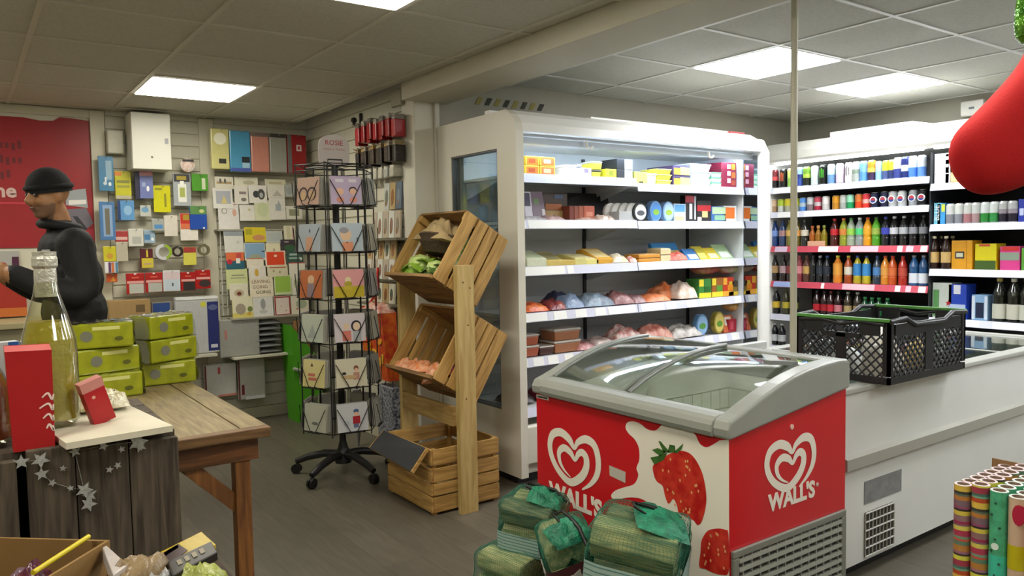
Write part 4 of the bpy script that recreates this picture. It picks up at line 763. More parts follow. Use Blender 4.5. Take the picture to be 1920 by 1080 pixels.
for i, x in enumerate((1453, 1466)): bottle(x, ZA[5], 630, '17181c', 'c9ccd0', 'e6e8ea', ('dark bottle with white cap on the bottom drinks shelf, %s the fridge' % ('against', 'one away from')[i]), h=.19, lb=(.2, .5))
# bay right of the divider
def cbox(lab, px0, px1, k, ytop, ymid, col, prints=(), depth=.15, x=5.79, nm='drinks_box'):
    y0, y1 = drink_x(px0, ymid, x), drink_x(px1, ymid, x); z0 = ZB[k]+.001; z1 = at(0, x, (px0+px1)/2, ytop).z
    if y0 > 2.802: y1 -= y0-2.802; y0 = 2.802
    t = thing(nm, lab, 'drinks box', (x, (y0+y1)/2, z0)); w = abs(y0-y1)/2; h = z1-z0
    MB().box(0, depth, -w, w, 0, h).build('carton', M(col, .4, var=(30, .08)), t, bevel=.003)
    for k, (u0, v0, u1, v1, c) in enumerate(prints): MB().box(-.0012-.0007*k, -.0001, w-2*w*u1, w-2*w*u0, v0*h, v1*h).build('printed_panel', M(c, .4), t)
    return t
cbox('white folded carton at the divider on the top right drinks shelf', 1738, 1771, 0, 289, 315, 'eeeef0', [(.05, .32, .95, .35, 'c9c9d2')])
cbox('slim dark carton with white dots on the top right drinks shelf', 1772, 1780, 0, 288, 315, '3a2c34', [(.2, .55, .8, .65, 'd8d8d8'), (.2, .8, .8, .9, 'd8d8d8')])
cbox('orange carton beside the hanging stocking on the top right drinks shelf', 1781, 1800, 0, 280, 312, 'e0a03a', [(.1, .05, .7, .3, 'd8b088')])
for i, (a, b, c, lab) in enumerate(((1743, 1756, '7fd4ee', 'pale cyan'), (1757, 1772, '3f9fdc', 'bright blue and yellow'))):
    t = cbox(lab+' four-pack box on the second shelf right of the divider', a, b, 1, 381, 398, c, [(.55, .6, .98, .95, 'd8e04a')] if i else [])
    if i == 0:
        o = lettering('BLUE', .05, M('f2fafc', .4), t, (-.0008, 0, .085), (pi/2, -pi/2, -pi/2)); o.rotation_euler = (0, -pi/2, 0); o.rotation_euler = (pi/2, 0, -pi/2); o.rotation_euler.rotate_axis('Z', pi/2)
for i, (x, a, b, lab) in enumerate(((1783, '8a8c94', 'd6d9d6', 'grey and silver slim can, first of the row'), (1799, '8d8f98', 'd9dcd8', 'grey and silver slim can, second of the row'), (1816, 'b07a80', 'c9ccc6', 'pink and silver slim can, third of the row'), (1831, 'a88a8c', 'c6c9c6', 'pink and silver slim can, fourth of the row'), (1848, '2f8a3a', 'd3d9d6', 'green and silver slim can, fifth of the row'), (1865, '37904a', 'd0d6d3', 'green and silver slim can, sixth of the row'), (1882, '231c2c', 'b4b6b4', 'black and silver slim can, seventh of the row'), (1899, '251e2c', 'b0b2b0', 'black and silver slim can, eighth of the row'))):
    can(x, 1, ZB[1], 400, [a, b], lab+' right of the divider', h=.150, r=.031, mark='band' if i > 5 else None, mc='8a8088', group='slim cans right of the divider')
cbox('cobalt blue box at the photo edge on the second shelf right of the divider', 1909, 1935, 1, 373, 398, '2438a0', [(.1, .3, .4, .6, 'c9d2f0')])
for i, x in enumerate((1752, 1774)): bottle(x, ZB[2], 470, '2a1712', 'c9a86a', 'd6cfae', 'brown ale bottle with gold label, %s of two beside the yellow carton' % ('first', 'second')[i], h=.24, r=.034, lb=(.2, .52))
for i, x in enumerate((1764, 1786)): bottle(x, ZB[2], 465, '2a1712', None, 'b9b08a', 'brown ale bottle in the row behind, %s of two' % ('first', 'second')[i], h=.24, r=.030, x=5.92)
cbox('golden yellow beer carton with oval badge', 1784, 1823, 2, 451, 475, 'd99a1c', [(.18, .38, .62, .62, '3a3a34'), (.24, .43, .56, .57, 'c9c6a8'), (.72, .0, .73, 1, 'b07a14')])
cbox('lemon yellow and dark green beer carton', 1828, 1868, 2, 457, 480, 'd9cc14', [(.0, .0, .98, .36, '3f5a1e'), (.2, .9, .7, .98, 'c94a2c')])
cbox('pink and green fruit cider carton', 1875, 1912, 2, 462, 484, 'd8408a', [(.0, .42, .98, .75, '8a9a86'), (.1, .82, .95, .99, 'c9302c')])
cbox('bright green carton at the photo edge beside the pink one', 1915, 1945, 2, 465, 486, '5fa03a')
t = cbox('white and green beer pack with red star', 1741, 1777, 3, 530, 550, 'cfd6cc', [(.05, .05, .35, .8, '5f9a5a')])
st = [(.022*(1 if k % 2 == 0 else .42)*sin(k*pi/5), .022*(1 if k % 2 == 0 else .42)*cos(k*pi/5)) for k in range(10)]
MB().prism([(-.045+a, .11+b) for a, b in st], 0, -.002, -.0003).build('red_star', M('c01f2c', .4), t)
cbox('royal blue beer pack with white slip', 1778, 1812, 3, 533, 552, '2448b8', [(.3, .72, .68, .98, 'dfe4f0'), (.05, .18, .95, .42, 'b9c9ea')])
t = cbox('blue and white arched pack holding a dark bottle', 1822, 1852, 3, 553, 575, '8fb8e0', [(.0, .05, .2, .95, 'd6e2ee'), (.8, .05, .98, .95, 'd6e2ee'), (.25, .1, .75, .7, '1f2a44')])
for i, x in enumerate((1874, 1901, 1925)):
    bottle(x, ZB[3], 570, '15180f', 'c9c8b8', ('b9a85a', 'd6d2c0', 'c9c2a0')[i], ('champagne bottle with gold foil and grey label', 'champagne bottle with cream foil and large pale label', 'champagne bottle with pale label at the photo edge')[i], h=.30, r=.043, lb=(.08, .42), nm='champagne_bottle')
tag(MB().lathe([(.06, 0), (.055, .03), (.02, .07), (.0005, .075)], 12).build('bottle_shoulder', M('8fa4bc', .2), loc=(5.84, drink_x(1848, 625, 5.84), ZB[4]+.001)), 'pale blue cone-topped pack on the lowest right drinks shelf', 'drinks pack')

# ================================================================ CARD WALL AND STATIONERY WALL
def motif(t, w, h, prints, fy=-.0006):
    """flat printed shapes on a panel that faces -y: (shape, u, v, du, dv, colour), u, v the middle"""
    for k, (s, u, v, du, dv, c) in enumerate(prints):
        cx, cz = (u-.5)*w, v*h; a, b = du*w/2, dv*h/2
        if s == 'o': pts = [(cx+a*cos(2*pi*i/14), cz+b*sin(2*pi*i/14)) for i in range(14)]
        elif s == 't': pts = [(cx-a, cz-b), (cx+a, cz-b), (cx, cz+b)]
        elif s == 'f': 
            q = min(a, b)*.16
            for p in ([(cx-a, cz-b), (cx+a, cz-b), (cx+a, cz-b+q), (cx-a, cz-b+q)], [(cx-a, cz+b-q), (cx+a, cz+b-q), (cx+a, cz+b), (cx-a, cz+b)], [(cx-a, cz-b+q), (cx-a+q, cz-b+q), (cx-a+q, cz+b-q), (cx-a, cz+b-q)], [(cx+a-q, cz-b+q), (cx+a, cz-b+q), (cx+a, cz+b-q), (cx+a-q, cz+b-q)]):
                MB().prism(p, 1, fy-.0004*(k+1), fy+.0004).build('printed_border', M(c, .5), t)
            continue
        elif s == 'd':
            r1 = [(cx+a*cos(2*pi*i/16), cz+b*sin(2*pi*i/16)) for i in range(16)]; r2 = [(cx+.72*a*cos(2*pi*i/16), cz+.72*b*sin(2*pi*i/16)) for i in range(16)]
            y = fy-.0004*(k+1)
            MB().add([(p[0], y, p[1]) for p in r1+r2], [(i, (i+1) % 16, 16+(i+1) % 16, 16+i) for i in range(16)]).build('printed_ring', M(c, .5), t); continue
        else: pts = [(cx-a, cz-b), (cx+a, cz-b), (cx+a, cz+b), (cx-a, cz+b)]
        MB().prism(pts, 1, fy-.0004*(k+1), fy+.0004).build('printed_motif', M(c, .5), t)
def panel(name, label, cat, rc, y, depth, col, prints=(), tilt=0, group=None, rough=.5, bevel=.002, hook=None):
    a = at(1, y, rc[0], (rc[1]+rc[3])/2).x; b = at(1, y, rc[2], (rc[1]+rc[3])/2).x
    z1 = at(1, y, (rc[0]+rc[2])/2, rc[1]).z; z0 = at(1, y, (rc[0]+rc[2])/2, rc[3]).z
    t = thing(name, label, cat, ((a+b)/2, y, z0), (tilt, 0, 0), group); w, h = b-a, z1-z0
    MB().box(-w/2, w/2, 0, depth, 0, h).build('backing' if hook else 'body', M(col, rough, var=(30, .07)), t, bevel=min(bevel, depth*.3))
    motif(t, w, h, prints)
    return t
HOOKS = sempty('wall_back_hooks')
def hook(rc, y):
    p = at(1, y, (rc[0]+rc[2])/2, rc[1]+2); MB().tube([(p.x, YB-.014, p.z+.004), (p.x, y-.03, p.z-.004), (p.x, y-.04, p.z+.006)], .0025, n=5).build('peg_hook', STEEL, HOOKS)
def peg(name, label, cat, rc, col, prints=(), depth=.02, y=6.22, nohook=False):
    if not nohook: hook(rc, y)
    return panel(name, label, cat, rc, y, depth, col, prints, rough=.3)
# boiler and small fitting
t = thing('wall_boiler', 'large white wall boiler above the stationery', 'boiler', (1.165, 6.09, 1.97))
MB().box(-.133, .137, 0, .235, 0, .41).build('casing', M('d4d5c8', .4, var=(3, .04)), t, bevel=.012); MB().box(-.128, .132, -.006, -.0005, .004, .404).build('front_cover', M('d9dacd', .38), t, bevel=.006)
MB().box(.09, .115, -.0075, -.0062, .19, .23).build('sticker', M('9fa2a8', .5), t); MB().cyl((.0, -.0075, .09), (0, -.006, .09), .008).build('knob', M('5c5c58', .4), t)
panel('fused_spur_box', 'small plain white box on the wall beside the boiler', 'wall box', (201, 244, 232, 288), 6.24, .08, 'c2c1b0', bevel=.01)
PEGS = [
 ('scissors_pack', 'blue hanging pack holding small scissors', 'scissors', (185, 293, 213, 358), '3f7fa8', [('r', .68, .6, .4, .55, '8fb0c4'), ('o', .4, .22, .25, .1, 'c9d6dc'), ('o', .72, .2, .2, .12, 'e6eef0'), ('r', .45, .33, .12, .14, 'dfe6ea')]),
 ('stationery_pack', 'yellow hanging pack with orange corner under the small wall box', 'stationery', (216, 321, 246, 373), 'c4c21e', [('r', .2, .9, .4, .14, 'd8803a'), ('r', .5, .62, .8, .1, '8a8a3a'), ('r', .5, .45, .8, .08, '99983c'), ('r', .5, .06, .96, .12, 'b4b09a')]),
 ('stationery_pack', 'dark purple hanging pack behind the lilac one', 'stationery', (253, 322, 270, 374), '2a2a44', []),
 ('stationery_pack', 'lilac blue hanging pack with pink header below the boiler', 'stationery', (262, 320, 287, 372), '6f7ab4', [('r', .5, .9, .98, .18, 'd8a0a8'), ('o', .6, .35, .22, .2, 'eef0f6'), ('r', .3, .5, .25, .15, '98a8c8')]),
 ('cutter_pack', 'bright yellow hanging pack with a black tool', 'stationery', (288, 348, 320, 398), 'd6d40a', [('r', .68, .45, .12, .5, '8a861a'), ('r', .3, .87, .4, .08, '8f8c14')]),
 ('glue_pack', 'grey card with a white glue bottle and gold badge', 'glue', (325, 326, 358, 386), 'a9b0b4', [('r', .5, .87, .9, .24, '2f3034'), ('r', .48, .87, .55, .12, 'a8962a'), ('r', .5, .40, .48, .56, 'e6e9e0'), ('r', .5, .72, .22, .12, 'eef0ea'), ('r', .5, .42, .3, .3, 'a8b05a')]),
 ('green_pack', 'bright green hanging pack with a pale tube', 'stationery', (360, 326, 390, 358), '4f9a2a', [('r', .72, .42, .22, .65, 'cdd6b8')]),
 ('ruler_pack', 'tall blue hanging frame pack with grey slot', 'stationery', (187, 378, 216, 450), '4a7ab0', [('r', .52, .5, .6, .82, '8aa8cc'), ('r', .5, .48, .3, .68, '6f6c5e')]),
 ('ink_box', 'light blue hanging box under the yellow pack', 'stationery', (221, 376, 252, 413), '5f9ad0', [('r', .08, .5, .16, .98, '1f3f7a'), ('o', .6, .5, .5, .5, '8fbce0')]),
 ('eraser_pack', 'tiny white and blue blister pack left of the yellow cutter', 'stationery', (263, 385, 283, 406), 'c2c6be', [('o', .45, .6, .7, .5, '6fa0c4')]),
 ('clip_pack', 'small clear blister pack with blue clip', 'stationery', (285, 410, 307, 433), 'a9aea8', [('r', .55, .35, .7, .35, '4f8ac0')]),
 ('plain_card', 'plain off-white hanging card under the yellow cutter', 'stationery', (308, 404, 333, 443), 'd9d4c8', []),
 ('glue_pack', 'red fading to white hanging card with gold badge', 'glue', (338, 400, 371, 451), 'e6e2d8', [('r', .5, .78, .96, .42, 'c4301c'), ('r', .5, .52, .96, .2, 'd8754a'), ('r', .35, .85, .36, .2, 'a8902a'), ('o', .72, .65, .12, .2, 'f0a890')]),
 ('marker_pack', 'royal blue hanging pack with green header', 'stationery', (356, 386, 388, 430), '1f4fb0', [('r', .5, .82, .96, .36, '5a8a4a'), ('o', .7, .78, .3, .16, 'c9cf8a'), ('o', .8, .06, .12, .08, 'eef2f6')]),
 ('label_pack', 'small red and white hanging packet beside the tall blue frame', 'stationery', (216, 433, 240, 453), 'b03a3a', [('r', .5, .3, .9, .28, 'dcb4ac')]),
 ('card_pack', 'white tooth-edged hanging pack', 'stationery', (241, 429, 269, 462), 'd6d6cc', [('r', .55, .35, .6, .4, 'b0b2aa')]),
 ('blister_pack', 'pale blue clear blister pack right of the white pack', 'stationery', (270, 431, 291, 456), '9fb8cc', [('r', .3, .45, .5, .4, '4a83b4'), ('o', .75, .3, .25, .25, 'eef2f4')]),
 ('sticky_note_pack', 'yellow hanging pack near the person', 'stationery', (194, 462, 218, 490), 'd0c82a', [('o', .5, .35, .5, .4, 'c9983a')]),
 ('plain_card', 'plain beige hanging card near the person', 'stationery', (218, 454, 240, 490), 'beb9a4', []),
 ('pen_pack', 'hanging pack of white purple and orange pens', 'pens', (196, 491, 222, 512), 'c9c9cc', [('r', .15, .5, .18, .95, 'eeecea'), ('r', .38, .5, .16, .95, '6a3a6a'), ('r', .6, .5, .16, .95, 'd8743a'), ('r', .88, .5, .16, .95, '4f83a8')]),
 ('crayon_pack', 'small orange hanging packet below the pens', 'pens', (200, 513, 220, 529), 'cf5a2a', [('t', .6, .4, .5, .6, 'd8983a')]),
 ('tape_dispenser', 'yellow and dark red hanging dispenser pack', 'tape', (263, 466, 287, 502), '5a2028', [('r', .55, .25, .9, .5, 'd2c23a'), ('r', .55, .75, .14, .4, 'd9cc3a'), ('r', .55, .2, .6, .08, 'b89a8a')]),
 ('sticky_note_pad', 'pale yellow note pad pack with red header', 'note pad', (344, 463, 368, 497), 'd8d25a', [('r', .5, .84, .96, .3, 'a83a34')]),
]
for i, (nm, lab, cat, rc, c, pr_) in enumerate(PEGS): peg(nm, lab, cat, rc, c, pr_, y=6.235-.010*(i % 4), depth=.016)
def ring(name, label, rc, col, inner=None, extra=None, d=.03):
    y = 6.20; c = at(1, y, (rc[0]+rc[2])/2, (rc[1]+rc[3])/2); r = (at(1, y, rc[2], rc[1]).x-at(1, y, rc[0], rc[1]).x)/2
    hook(rc, y); t = thing(name, label, 'tape', (c.x, y, c.z)); n = 20
    vs = [(q*cos(2*pi*i/n), yy, q*sin(2*pi*i/n)) for q, yy in ((r, 0), (r, d), (r*.62, d), (r*.62, 0)) for i in range(n)]
    MB().add(vs, [(k*n+i, k*n+(i+1) % n, ((k+1) % 4)*n+(i+1) % n, ((k+1) % 4)*n+i) for k in range(4) for i in range(n)], 0, False).build('tape_ring', M(col, .35), t)
    if extra: MB().prism([(r*.98*cos(a*.2-1.2), r*.98*sin(a*.2-1.2)) for a in range(14)]+[(r*.64*cos(a*.2-1.2), r*.64*sin(a*.2-1.2)) for a in range(13, -1, -1)], 1, -.002, -.0003).build('printed_panel', M(extra, .4), t)
ring('parcel_tape', 'white and green ring of sticky tape', (291, 457, 323, 488), 'c9ccd0', extra='8fae2a'); ring('parcel_tape', 'dark brown ring of sticky tape beside the white one', (323, 462, 344, 481), '2a211c'); ring('parcel_tape', 'olive and black ring of sticky tape next to the upright', (372, 455, 394, 482), '6a664a')
t = thing('round_blister', 'round clear blister pack with pink beads beside the boiler', 'stationery', tuple(at(1, 6.22, 352, 322)))
MB().lathe([(.055, 0), (.052, .01), (.03, .022), (.0005, .025)], 18).build('blister', M('d8b4a4', .2, var=(40, .4, 'efe6e0')), t, loc=(0, 0, .05), rot=(pi/2, 0, 0)); MB().box(-.04, .04, -.028, -.024, .075, .09).build('header', M('23252a', .4), t); hook((340, 296, 366, 320), 6.22)
REDP = [((237, 512, 271, 551), 'red header hanging pack with grey window, first of the red row', 'b9bdb4'), ((273, 511, 305, 548), 'red header hanging pack with grey window, second of the red row', 'b4b8b0'), ((306, 507, 338, 546), 'white hanging pack in the middle of the red row', None), ((339, 510, 367, 545), 'red header hanging pack with dark lower half, fourth of the red row', '2c2626'), ((367, 506, 395, 541), 'red header hanging pack with a dark oval, last of the red row', '3a2c2c')]
for i, (rc, lab, win) in enumerate(REDP):
    if win is None: peg('accessory_pack', lab, 'accessory', rc, 'dcdcdc', [('r', .5, .75, .9, .35, 'd8c8cc'), ('r', .5, .3, .9, .5, 'c2d0dc'), ('r', .55, .32, .08, .16, '2f3034')], y=6.20)
    else: peg('accessory_pack', lab, 'accessory', rc, 'b01c1c', [('r', .5, .56, .92, .12, 'e0a8a0'), (('r', .55, .25, .8, .46, win) if i != 4 else ('o', .6, .28, .8, .4, win)), ('o', .5, .95, .16, .08, 'efe6e2'), ('r', .5, .78, .4, .08, 'd8604a')], y=6.20)
# lower ledge: box, book, envelopes
LEDGE = sempty('wall_back_ledge'); z0 = at(1, 6.15, 300, 655).z
MB().box(.92, 1.55, 6.02, YB-.014, .580, .60).build('ledge_board', SLAT, LEDGE); MB().box(1.67, 2.20, 6.02, YB-.014, .535, .55).build('ledge_board', SLAT, LEDGE)
panel('cardboard_box', 'plain brown cardboard box standing on the wall ledge behind the packs', 'box', (206, 563, 284, 663.5), 6.10, .15, 'a88a5a', [('r', .75, .84, .22, .14, '6a5636'), ('r', .7, .48, .12, .1, 'c9b03a')])
panel('picture_book', 'blue-topped picture book on the wall ledge beside the brown box', 'book', (286, 566, 326, 662), 6.13, .03, '8a8478', [('r', .45, .87, .8, .22, '27498a'), ('o', .5, .58, .5, .28, 'a86a3a'), ('o', .5, .62, .3, .14, '3a2a24'), ('r', .12, .5, .2, .4, '8a1f24'), ('o', .85, .78, .14, .12, 'd8d8d4')])
panel('bubble_mailer_pack', 'white mailer pack with navy strip printed down one edge', 'mailers', (330, 556, 411, 664), 6.06, .06, 'b9bcbc', [('r', .86, .47, .26, .86, '1f2a6a'), ('o', .64, .86, .14, .1, 'c9c84a'), ('o', .86, .8, .22, .1, '5a6490'), ('r', .87, .12, .16, .06, 'c9ccd6'), ('r', .5, .97, .98, .04, 'dfe2e2')], bevel=.01)
panel('envelope_bag', 'silver grey polythene mailer lying flat against the wall', 'mailers', (412, 598, 487, 668.5), 6.08, .03, '9a9c96', [('r', .15, .6, .06, .25, 'b0746a')], bevel=.008)
for i in range(6):
    c = at(1, 6.08, 506, 662-i*11); tag(MB().pillow(.21, .2, .055, seed=i+70, n=9, amp=.25, flat=.5).build('padded_envelope', M('77787a' if i % 2 else '696b6c', .4), loc=(c.x, 6.17, .552+i*.045)), 'folded grey padded envelope, %s from the bottom of the stack' % ORD[i], 'envelope', 'stacked grey envelopes')
for i, (rc, lab) in enumerate((((384, 682, 444, 745), 'white mailing bag with dark red edge hanging low on the wall'), ((447, 673, 498, 748), 'white mailing bag with small red bar hanging next to the floor vent side'))):
    lab = lab if i == 0 else 'white mailing bag with short red bar, right of its twin'
    hook(rc, 6.18); panel('mailing_bag', lab, 'mailers', rc, 6.19, .05, 'bfc0bb', [('r', .03, .5, .05, .96, '6a1f24')] + ([('r', .45, .8, .08, .2, 'b04a4a'), ('r', .7, .05, .6, .06, 'c07a6a')] if i == 0 else [('r', .16, .25, .1, .25, '7a2228'), ('r', .6, .04, .7, .08, 'd8dbe0')]), bevel=.012)
# coloured folders at the top of the card wall
for i, (rc, c, lab, pr_) in enumerate((((396, 241, 430, 317), 'd2ce8a', 'pale yellow folder in clear wrap', [('r', .6, .2, .4, .12, '2a2a26'), ('o', .5, .75, .7, .3, 'efeed6')]), ((431, 245, 470, 322), '4f9ac0', 'sky blue folder in clear wrap', [('r', .75, .3, .38, .14, '1f2428'), ('r', .75, .16, .34, .12, '9fc4d8'), ('r', .5, .05, .98, .08, '4a5aa8')]), ((471, 249, 505, 322), 'c88a7a', 'salmon pink folder in clear wrap', [('r', .5, .95, .98, .1, '77675f')]), ((506, 251, 538, 323), '9d9d94', 'plain grey folder in clear wrap', [('r', .5, .95, .98, .1, '3f3d3a')]), ((539, 253, 575, 325), '9c1c22', 'crimson folder in clear wrap with white heart label', [('r', .12, .5, .2, .98, '6a6a66'), ('r', .6, .66, .26, .16, 'dcd6d0'), ('o', .6, .66, .12, .1, 'b01f2c')]))):
    hook(rc, 6.16); panel('document_folder', lab+' atop the card wall', 'folder', rc, 6.16, .05, c, pr_, rough=.22, bevel=.008)
# greeting cards on the wall rack
CARDS = [
 (0, (403, 331, 438, 354), 'd6d2c0', [('r', .5, .5, .8, .2, 'a8946a'), ('o', .3, .65, .12, .4, '5a5a54'), ('o', .55, .65, .12, .4, '5a5a54')], 'cream card with tiny dark animals on a log'),
 (0, (440, 332, 484, 352), 'd9d6c0', [('o', .6, .5, .5, .4, 'b4b094')], 'cream card with pale olive oval'),
 (0, (497, 336, 536, 350), 'cfccb0', [('r', .5, .5, .6, .3, 'b0ad8a')], 'plain stone card half hidden'),
 (1, (400, 352, 437, 391), 'd9d9d2', [('r', .52, .55, .74, .62, 'a3a8b0'), ('t', .55, .45, .3, .4, 'd0c078')], 'white card with grey square and yellow pyramid'),
 (1, (440, 347, 466, 383), 'dad6cc', [('r', .6, .6, .5, .14, '8a7a78'), ('o', .65, .25, .4, .2, '77706a')], 'white card with two small brown pictures'),
 (1, (467, 347, 501, 381), 'dedcd4', [('o', .4, .5, .35, .4, '3a3c3e'), ('o', .68, .5, .4, .6, '4a4c4e'), ('o', .68, .45, .2, .3, 'a9aaa8')], 'white card with black ink puppies'),
 (1, (502, 346, 534, 371), 'd8d4c8', [('t', .55, .35, .6, .45, 'b0aca2')], 'white card with faint grey hill'),
 (1, (535, 346, 552, 369), 'a9adaa', [('o', .5, .5, .6, .6, '949a9a')], 'small grey-blue card at the rack end'),
 (2, (410, 379, 449, 430), 'd6d4d0', [('d', .3, .68, .28, .22, '8a8a74'), ('o', .78, .62, .2, .28, 'c9a08c'), ('r', .55, .92, .6, .04, 'c98a8a')], 'tall white card with a wreath and pink figure'),
 (2, (450, 384, 478, 414), 'd8d6cc', [('o', .65, .7, .2, .15, 'b9b48a')], 'white card with one tiny olive dot'),
 (2, (478, 375, 508, 414), 'cdd0b0', [('o', .5, .55, .7, .7, 'bcc69c')], 'pale green floral card'),
 (2, (506, 370, 536, 412), 'd6d3ca', [('r', .55, .55, .34, .3, '9aa4a8'), ('t', .6, .78, .12, .2, '8a949a')], 'white card with blue-grey castle'),
 (2, (537, 386, 567, 411), 'd4d2c4', [('r', .5, .5, .62, .5, '8a8a70')], 'white card with olive armchair'),
 (3, (421, 430, 457, 474), 'cfd0c8', [('r', .5, .86, .96, .26, '8a9298'), ('o', .7, .45, .1, .12, 'b0b0a8')], 'white card with slate grey sky strip'),
 (3, (459, 426, 499, 454), 'd0bf2a', [('o', .65, .3, .6, .4, 'c08a5a'), ('r', .2, .7, .3, .4, 'a09a20')], 'bright yellow card with brown rabbits'),
 (3, (499, 433, 530, 456), 'b4b8b2', [('r', .5, .5, .8, .6, 'a8b0ae')], 'plain pale grey card'),
 (3, (533, 423, 554, 449), 'd6d2b8', [('r', .8, .5, .1, .9, '8a5a6a'), ('r', .4, .5, .3, .9, 'c2be9c')], 'cream striped card beside the spinner'),
 (4, (459, 455, 498, 488), 'ded9c8', [('r', .5, .55, .94, .85, '7fa0bc'), ('o', .5, .2, .6, .3, '8f9a84'), ('r', .9, .5, .16, .06, '23252a')], 'sky blue landscape card'),
 (4, (499, 456, 526, 476), 'd9d4b4', [('t', .55, .4, .12, .4, '4a463a')], 'cream card with one tiny figure'),
 (4, (527, 449, 554, 471), '3a3038', [('o', .6, .3, .8, .5, '2f5a3a'), ('r', .4, .8, .3, .1, 'b0a8a8')], 'dark plum and green card'),
 (5, (424, 473, 459, 505), '1f5a6a', [('r', .5, .75, .96, .5, 'd2683a'), ('o', .2, .45, .3, .3, 'b81f34'), ('r', .65, .5, .22, .3, 'dcdcd4'), ('r', .7, .8, .25, .3, 'b8443c')], 'orange red and teal patterned card'),
 (5, (463, 484, 495, 503), 'd8d2c0', [('r', .5, .96, .98, .08, 'c05a3a')], 'white card with orange top edge'),
 (5, (498, 470, 536, 500), 'd9cfc0', [('r', .5, .52, .86, .82, 'd0401c'), ('o', .5, .68, .16, .16, 'e8c8b8')], 'bright vermilion card with white frame'),
 (5, (539, 469, 569, 496), '2f5248', [('r', .45, .7, .6, .14, '9fb8b0'), ('r', .45, .45, .7, .14, '8fa8a0'), ('o', .85, .4, .14, .2, 'c9ccc0')], 'dark green card with pale lettering'),
 (6, (425, 504, 465, 542), 'c4cc94', [('r', .55, .68, .6, .06, '8a8a74'), ('r', .55, .55, .7, .05, '9a9a80')], 'pale green card with two lines of script'),
 (6, (467, 499, 499, 523), 'd8d4c8', [('o', .45, .5, .22, .6, 'c9a23a')], 'white card with a yellow cat'),
 (6, (502, 497, 540, 519), 'cdc8ac', [('r', .5, .8, .8, .08, 'a8643a'), ('o', .3, .5, .1, .2, '98946c'), ('o', .6, .4, .1, .2, '98946c')], 'beige card with dotted border'),
 (6, (543, 492, 573, 521), 'd9d6c8', [('r', .5, .97, .98, .06, 'b83a34')], 'white card with thin red top edge'),
 (7, (431, 532, 466, 562), 'd6d2be', [('t', .5, .5, .4, .3, '8a3c2c'), ('o', .5, .42, .55, .45, 'b4a88a'), ('o', .5, .38, .25, .25, '6a2f24')], 'white card with brown beehive'),
 (7, (469, 518, 513, 557), 'dcd4bc', [], 'cream card with lettering'),
 (7, (515, 516, 547, 553), 'c2cfa0', [('r', .5, .55, .88, .8, '8fb44a')], 'leaf green card'),
 (7, (548, 517, 566, 553), 'd4d2c4', [('o', .4, .6, .4, .5, 'a8b08c')], 'narrow white card with leaf sketch'),
 (8, (436, 555, 475, 597), 'cfc46a', [('r', .5, .6, .96, .7, 'd2d0b4'), ('o', .4, .42, .5, .5, '9a9080'), ('o', .85, .4, .25, .25, '6a7a3a'), ('o', .8, .2, .2, .14, 'c09a34')], 'yellow-based card with grey mouse'),
 (8, (475, 554, 513, 594), 'cfd0cc', [('o', .5, .6, .25, .5, '8f9290'), ('o', .5, .25, .4, .2, 'b4b6b2')], 'white card with grey sitting cat'),
 (8, (515, 555, 546, 592), 'd2c6bc', [('f', .5, .5, .96, .96, '8a2a2c'), ('o', .4, .5, .06, .05, 'b04a4a'), ('o', .7, .25, .06, .05, 'b04a4a')], 'pale pink card with dark red border'),
 (8, (547, 554, 581, 589), 'cfc9b8', [('o', .55, .55, .6, .5, '9aa48a'), ('o', .3, .3, .1, .1, 'b0705a')], 'pale card with green sprig'),
]
for row, rc, c, pr_, lab in CARDS:
    t = panel('greeting_card', lab+' on the wall rack', 'card', rc, 6.245-.014*row-(.02 if row > 2 else 0), .006, c, pr_, tilt=-.10, group='cards on the wall rack', rough=.45)
    if 'lettering' in lab and 'cream' in lab:
        for k, (s, dx) in enumerate((('LEAVING', -.003), ('GOING', -.012), ('GOING', .012))): lettering(s, .036, M('8a6a58' if k < 2 else '4a4640', .5), t, (dx, -.001, .122-k*.042), (pi/2, 0, 0))
RK = thing('card_rack', 'pale wire card rack with ledges on the back wall', 'card rack', (1.68, 6.12, 0))
for py_, y in ((430, 6.20), (598, 6.07)):
    a, b = at(1, y, 408 if py_ < 500 else 434, py_), at(1, y, 568 if py_ < 500 else 584, py_)
    wb(MB().box(a.x, b.x, y-.006, y+.11, a.z-.012, a.z+.0), 'ledge', M('9c998c', .5), RK)
for k, px_ in enumerate((410, 419)):
    p, q = at(1, 6.24, px_, 425), at(1, 6.24, px_, 592); wb(MB().tube([(p.x+.01, 6.24, p.z), (p.x+.01, 6.24, q.z)], .005, n=6), 'rack_upright', M('c9c8bc', .4), RK)
p = at(1, 6.24, 410, 425)
for k in range(8): wb(MB().tube([(p.x+.008, 6.235, p.z-k*.09), (p.x+.052, 6.235, p.z-k*.09)], .004, n=5), 'rack_rung', M('8a887c', .4), RK)
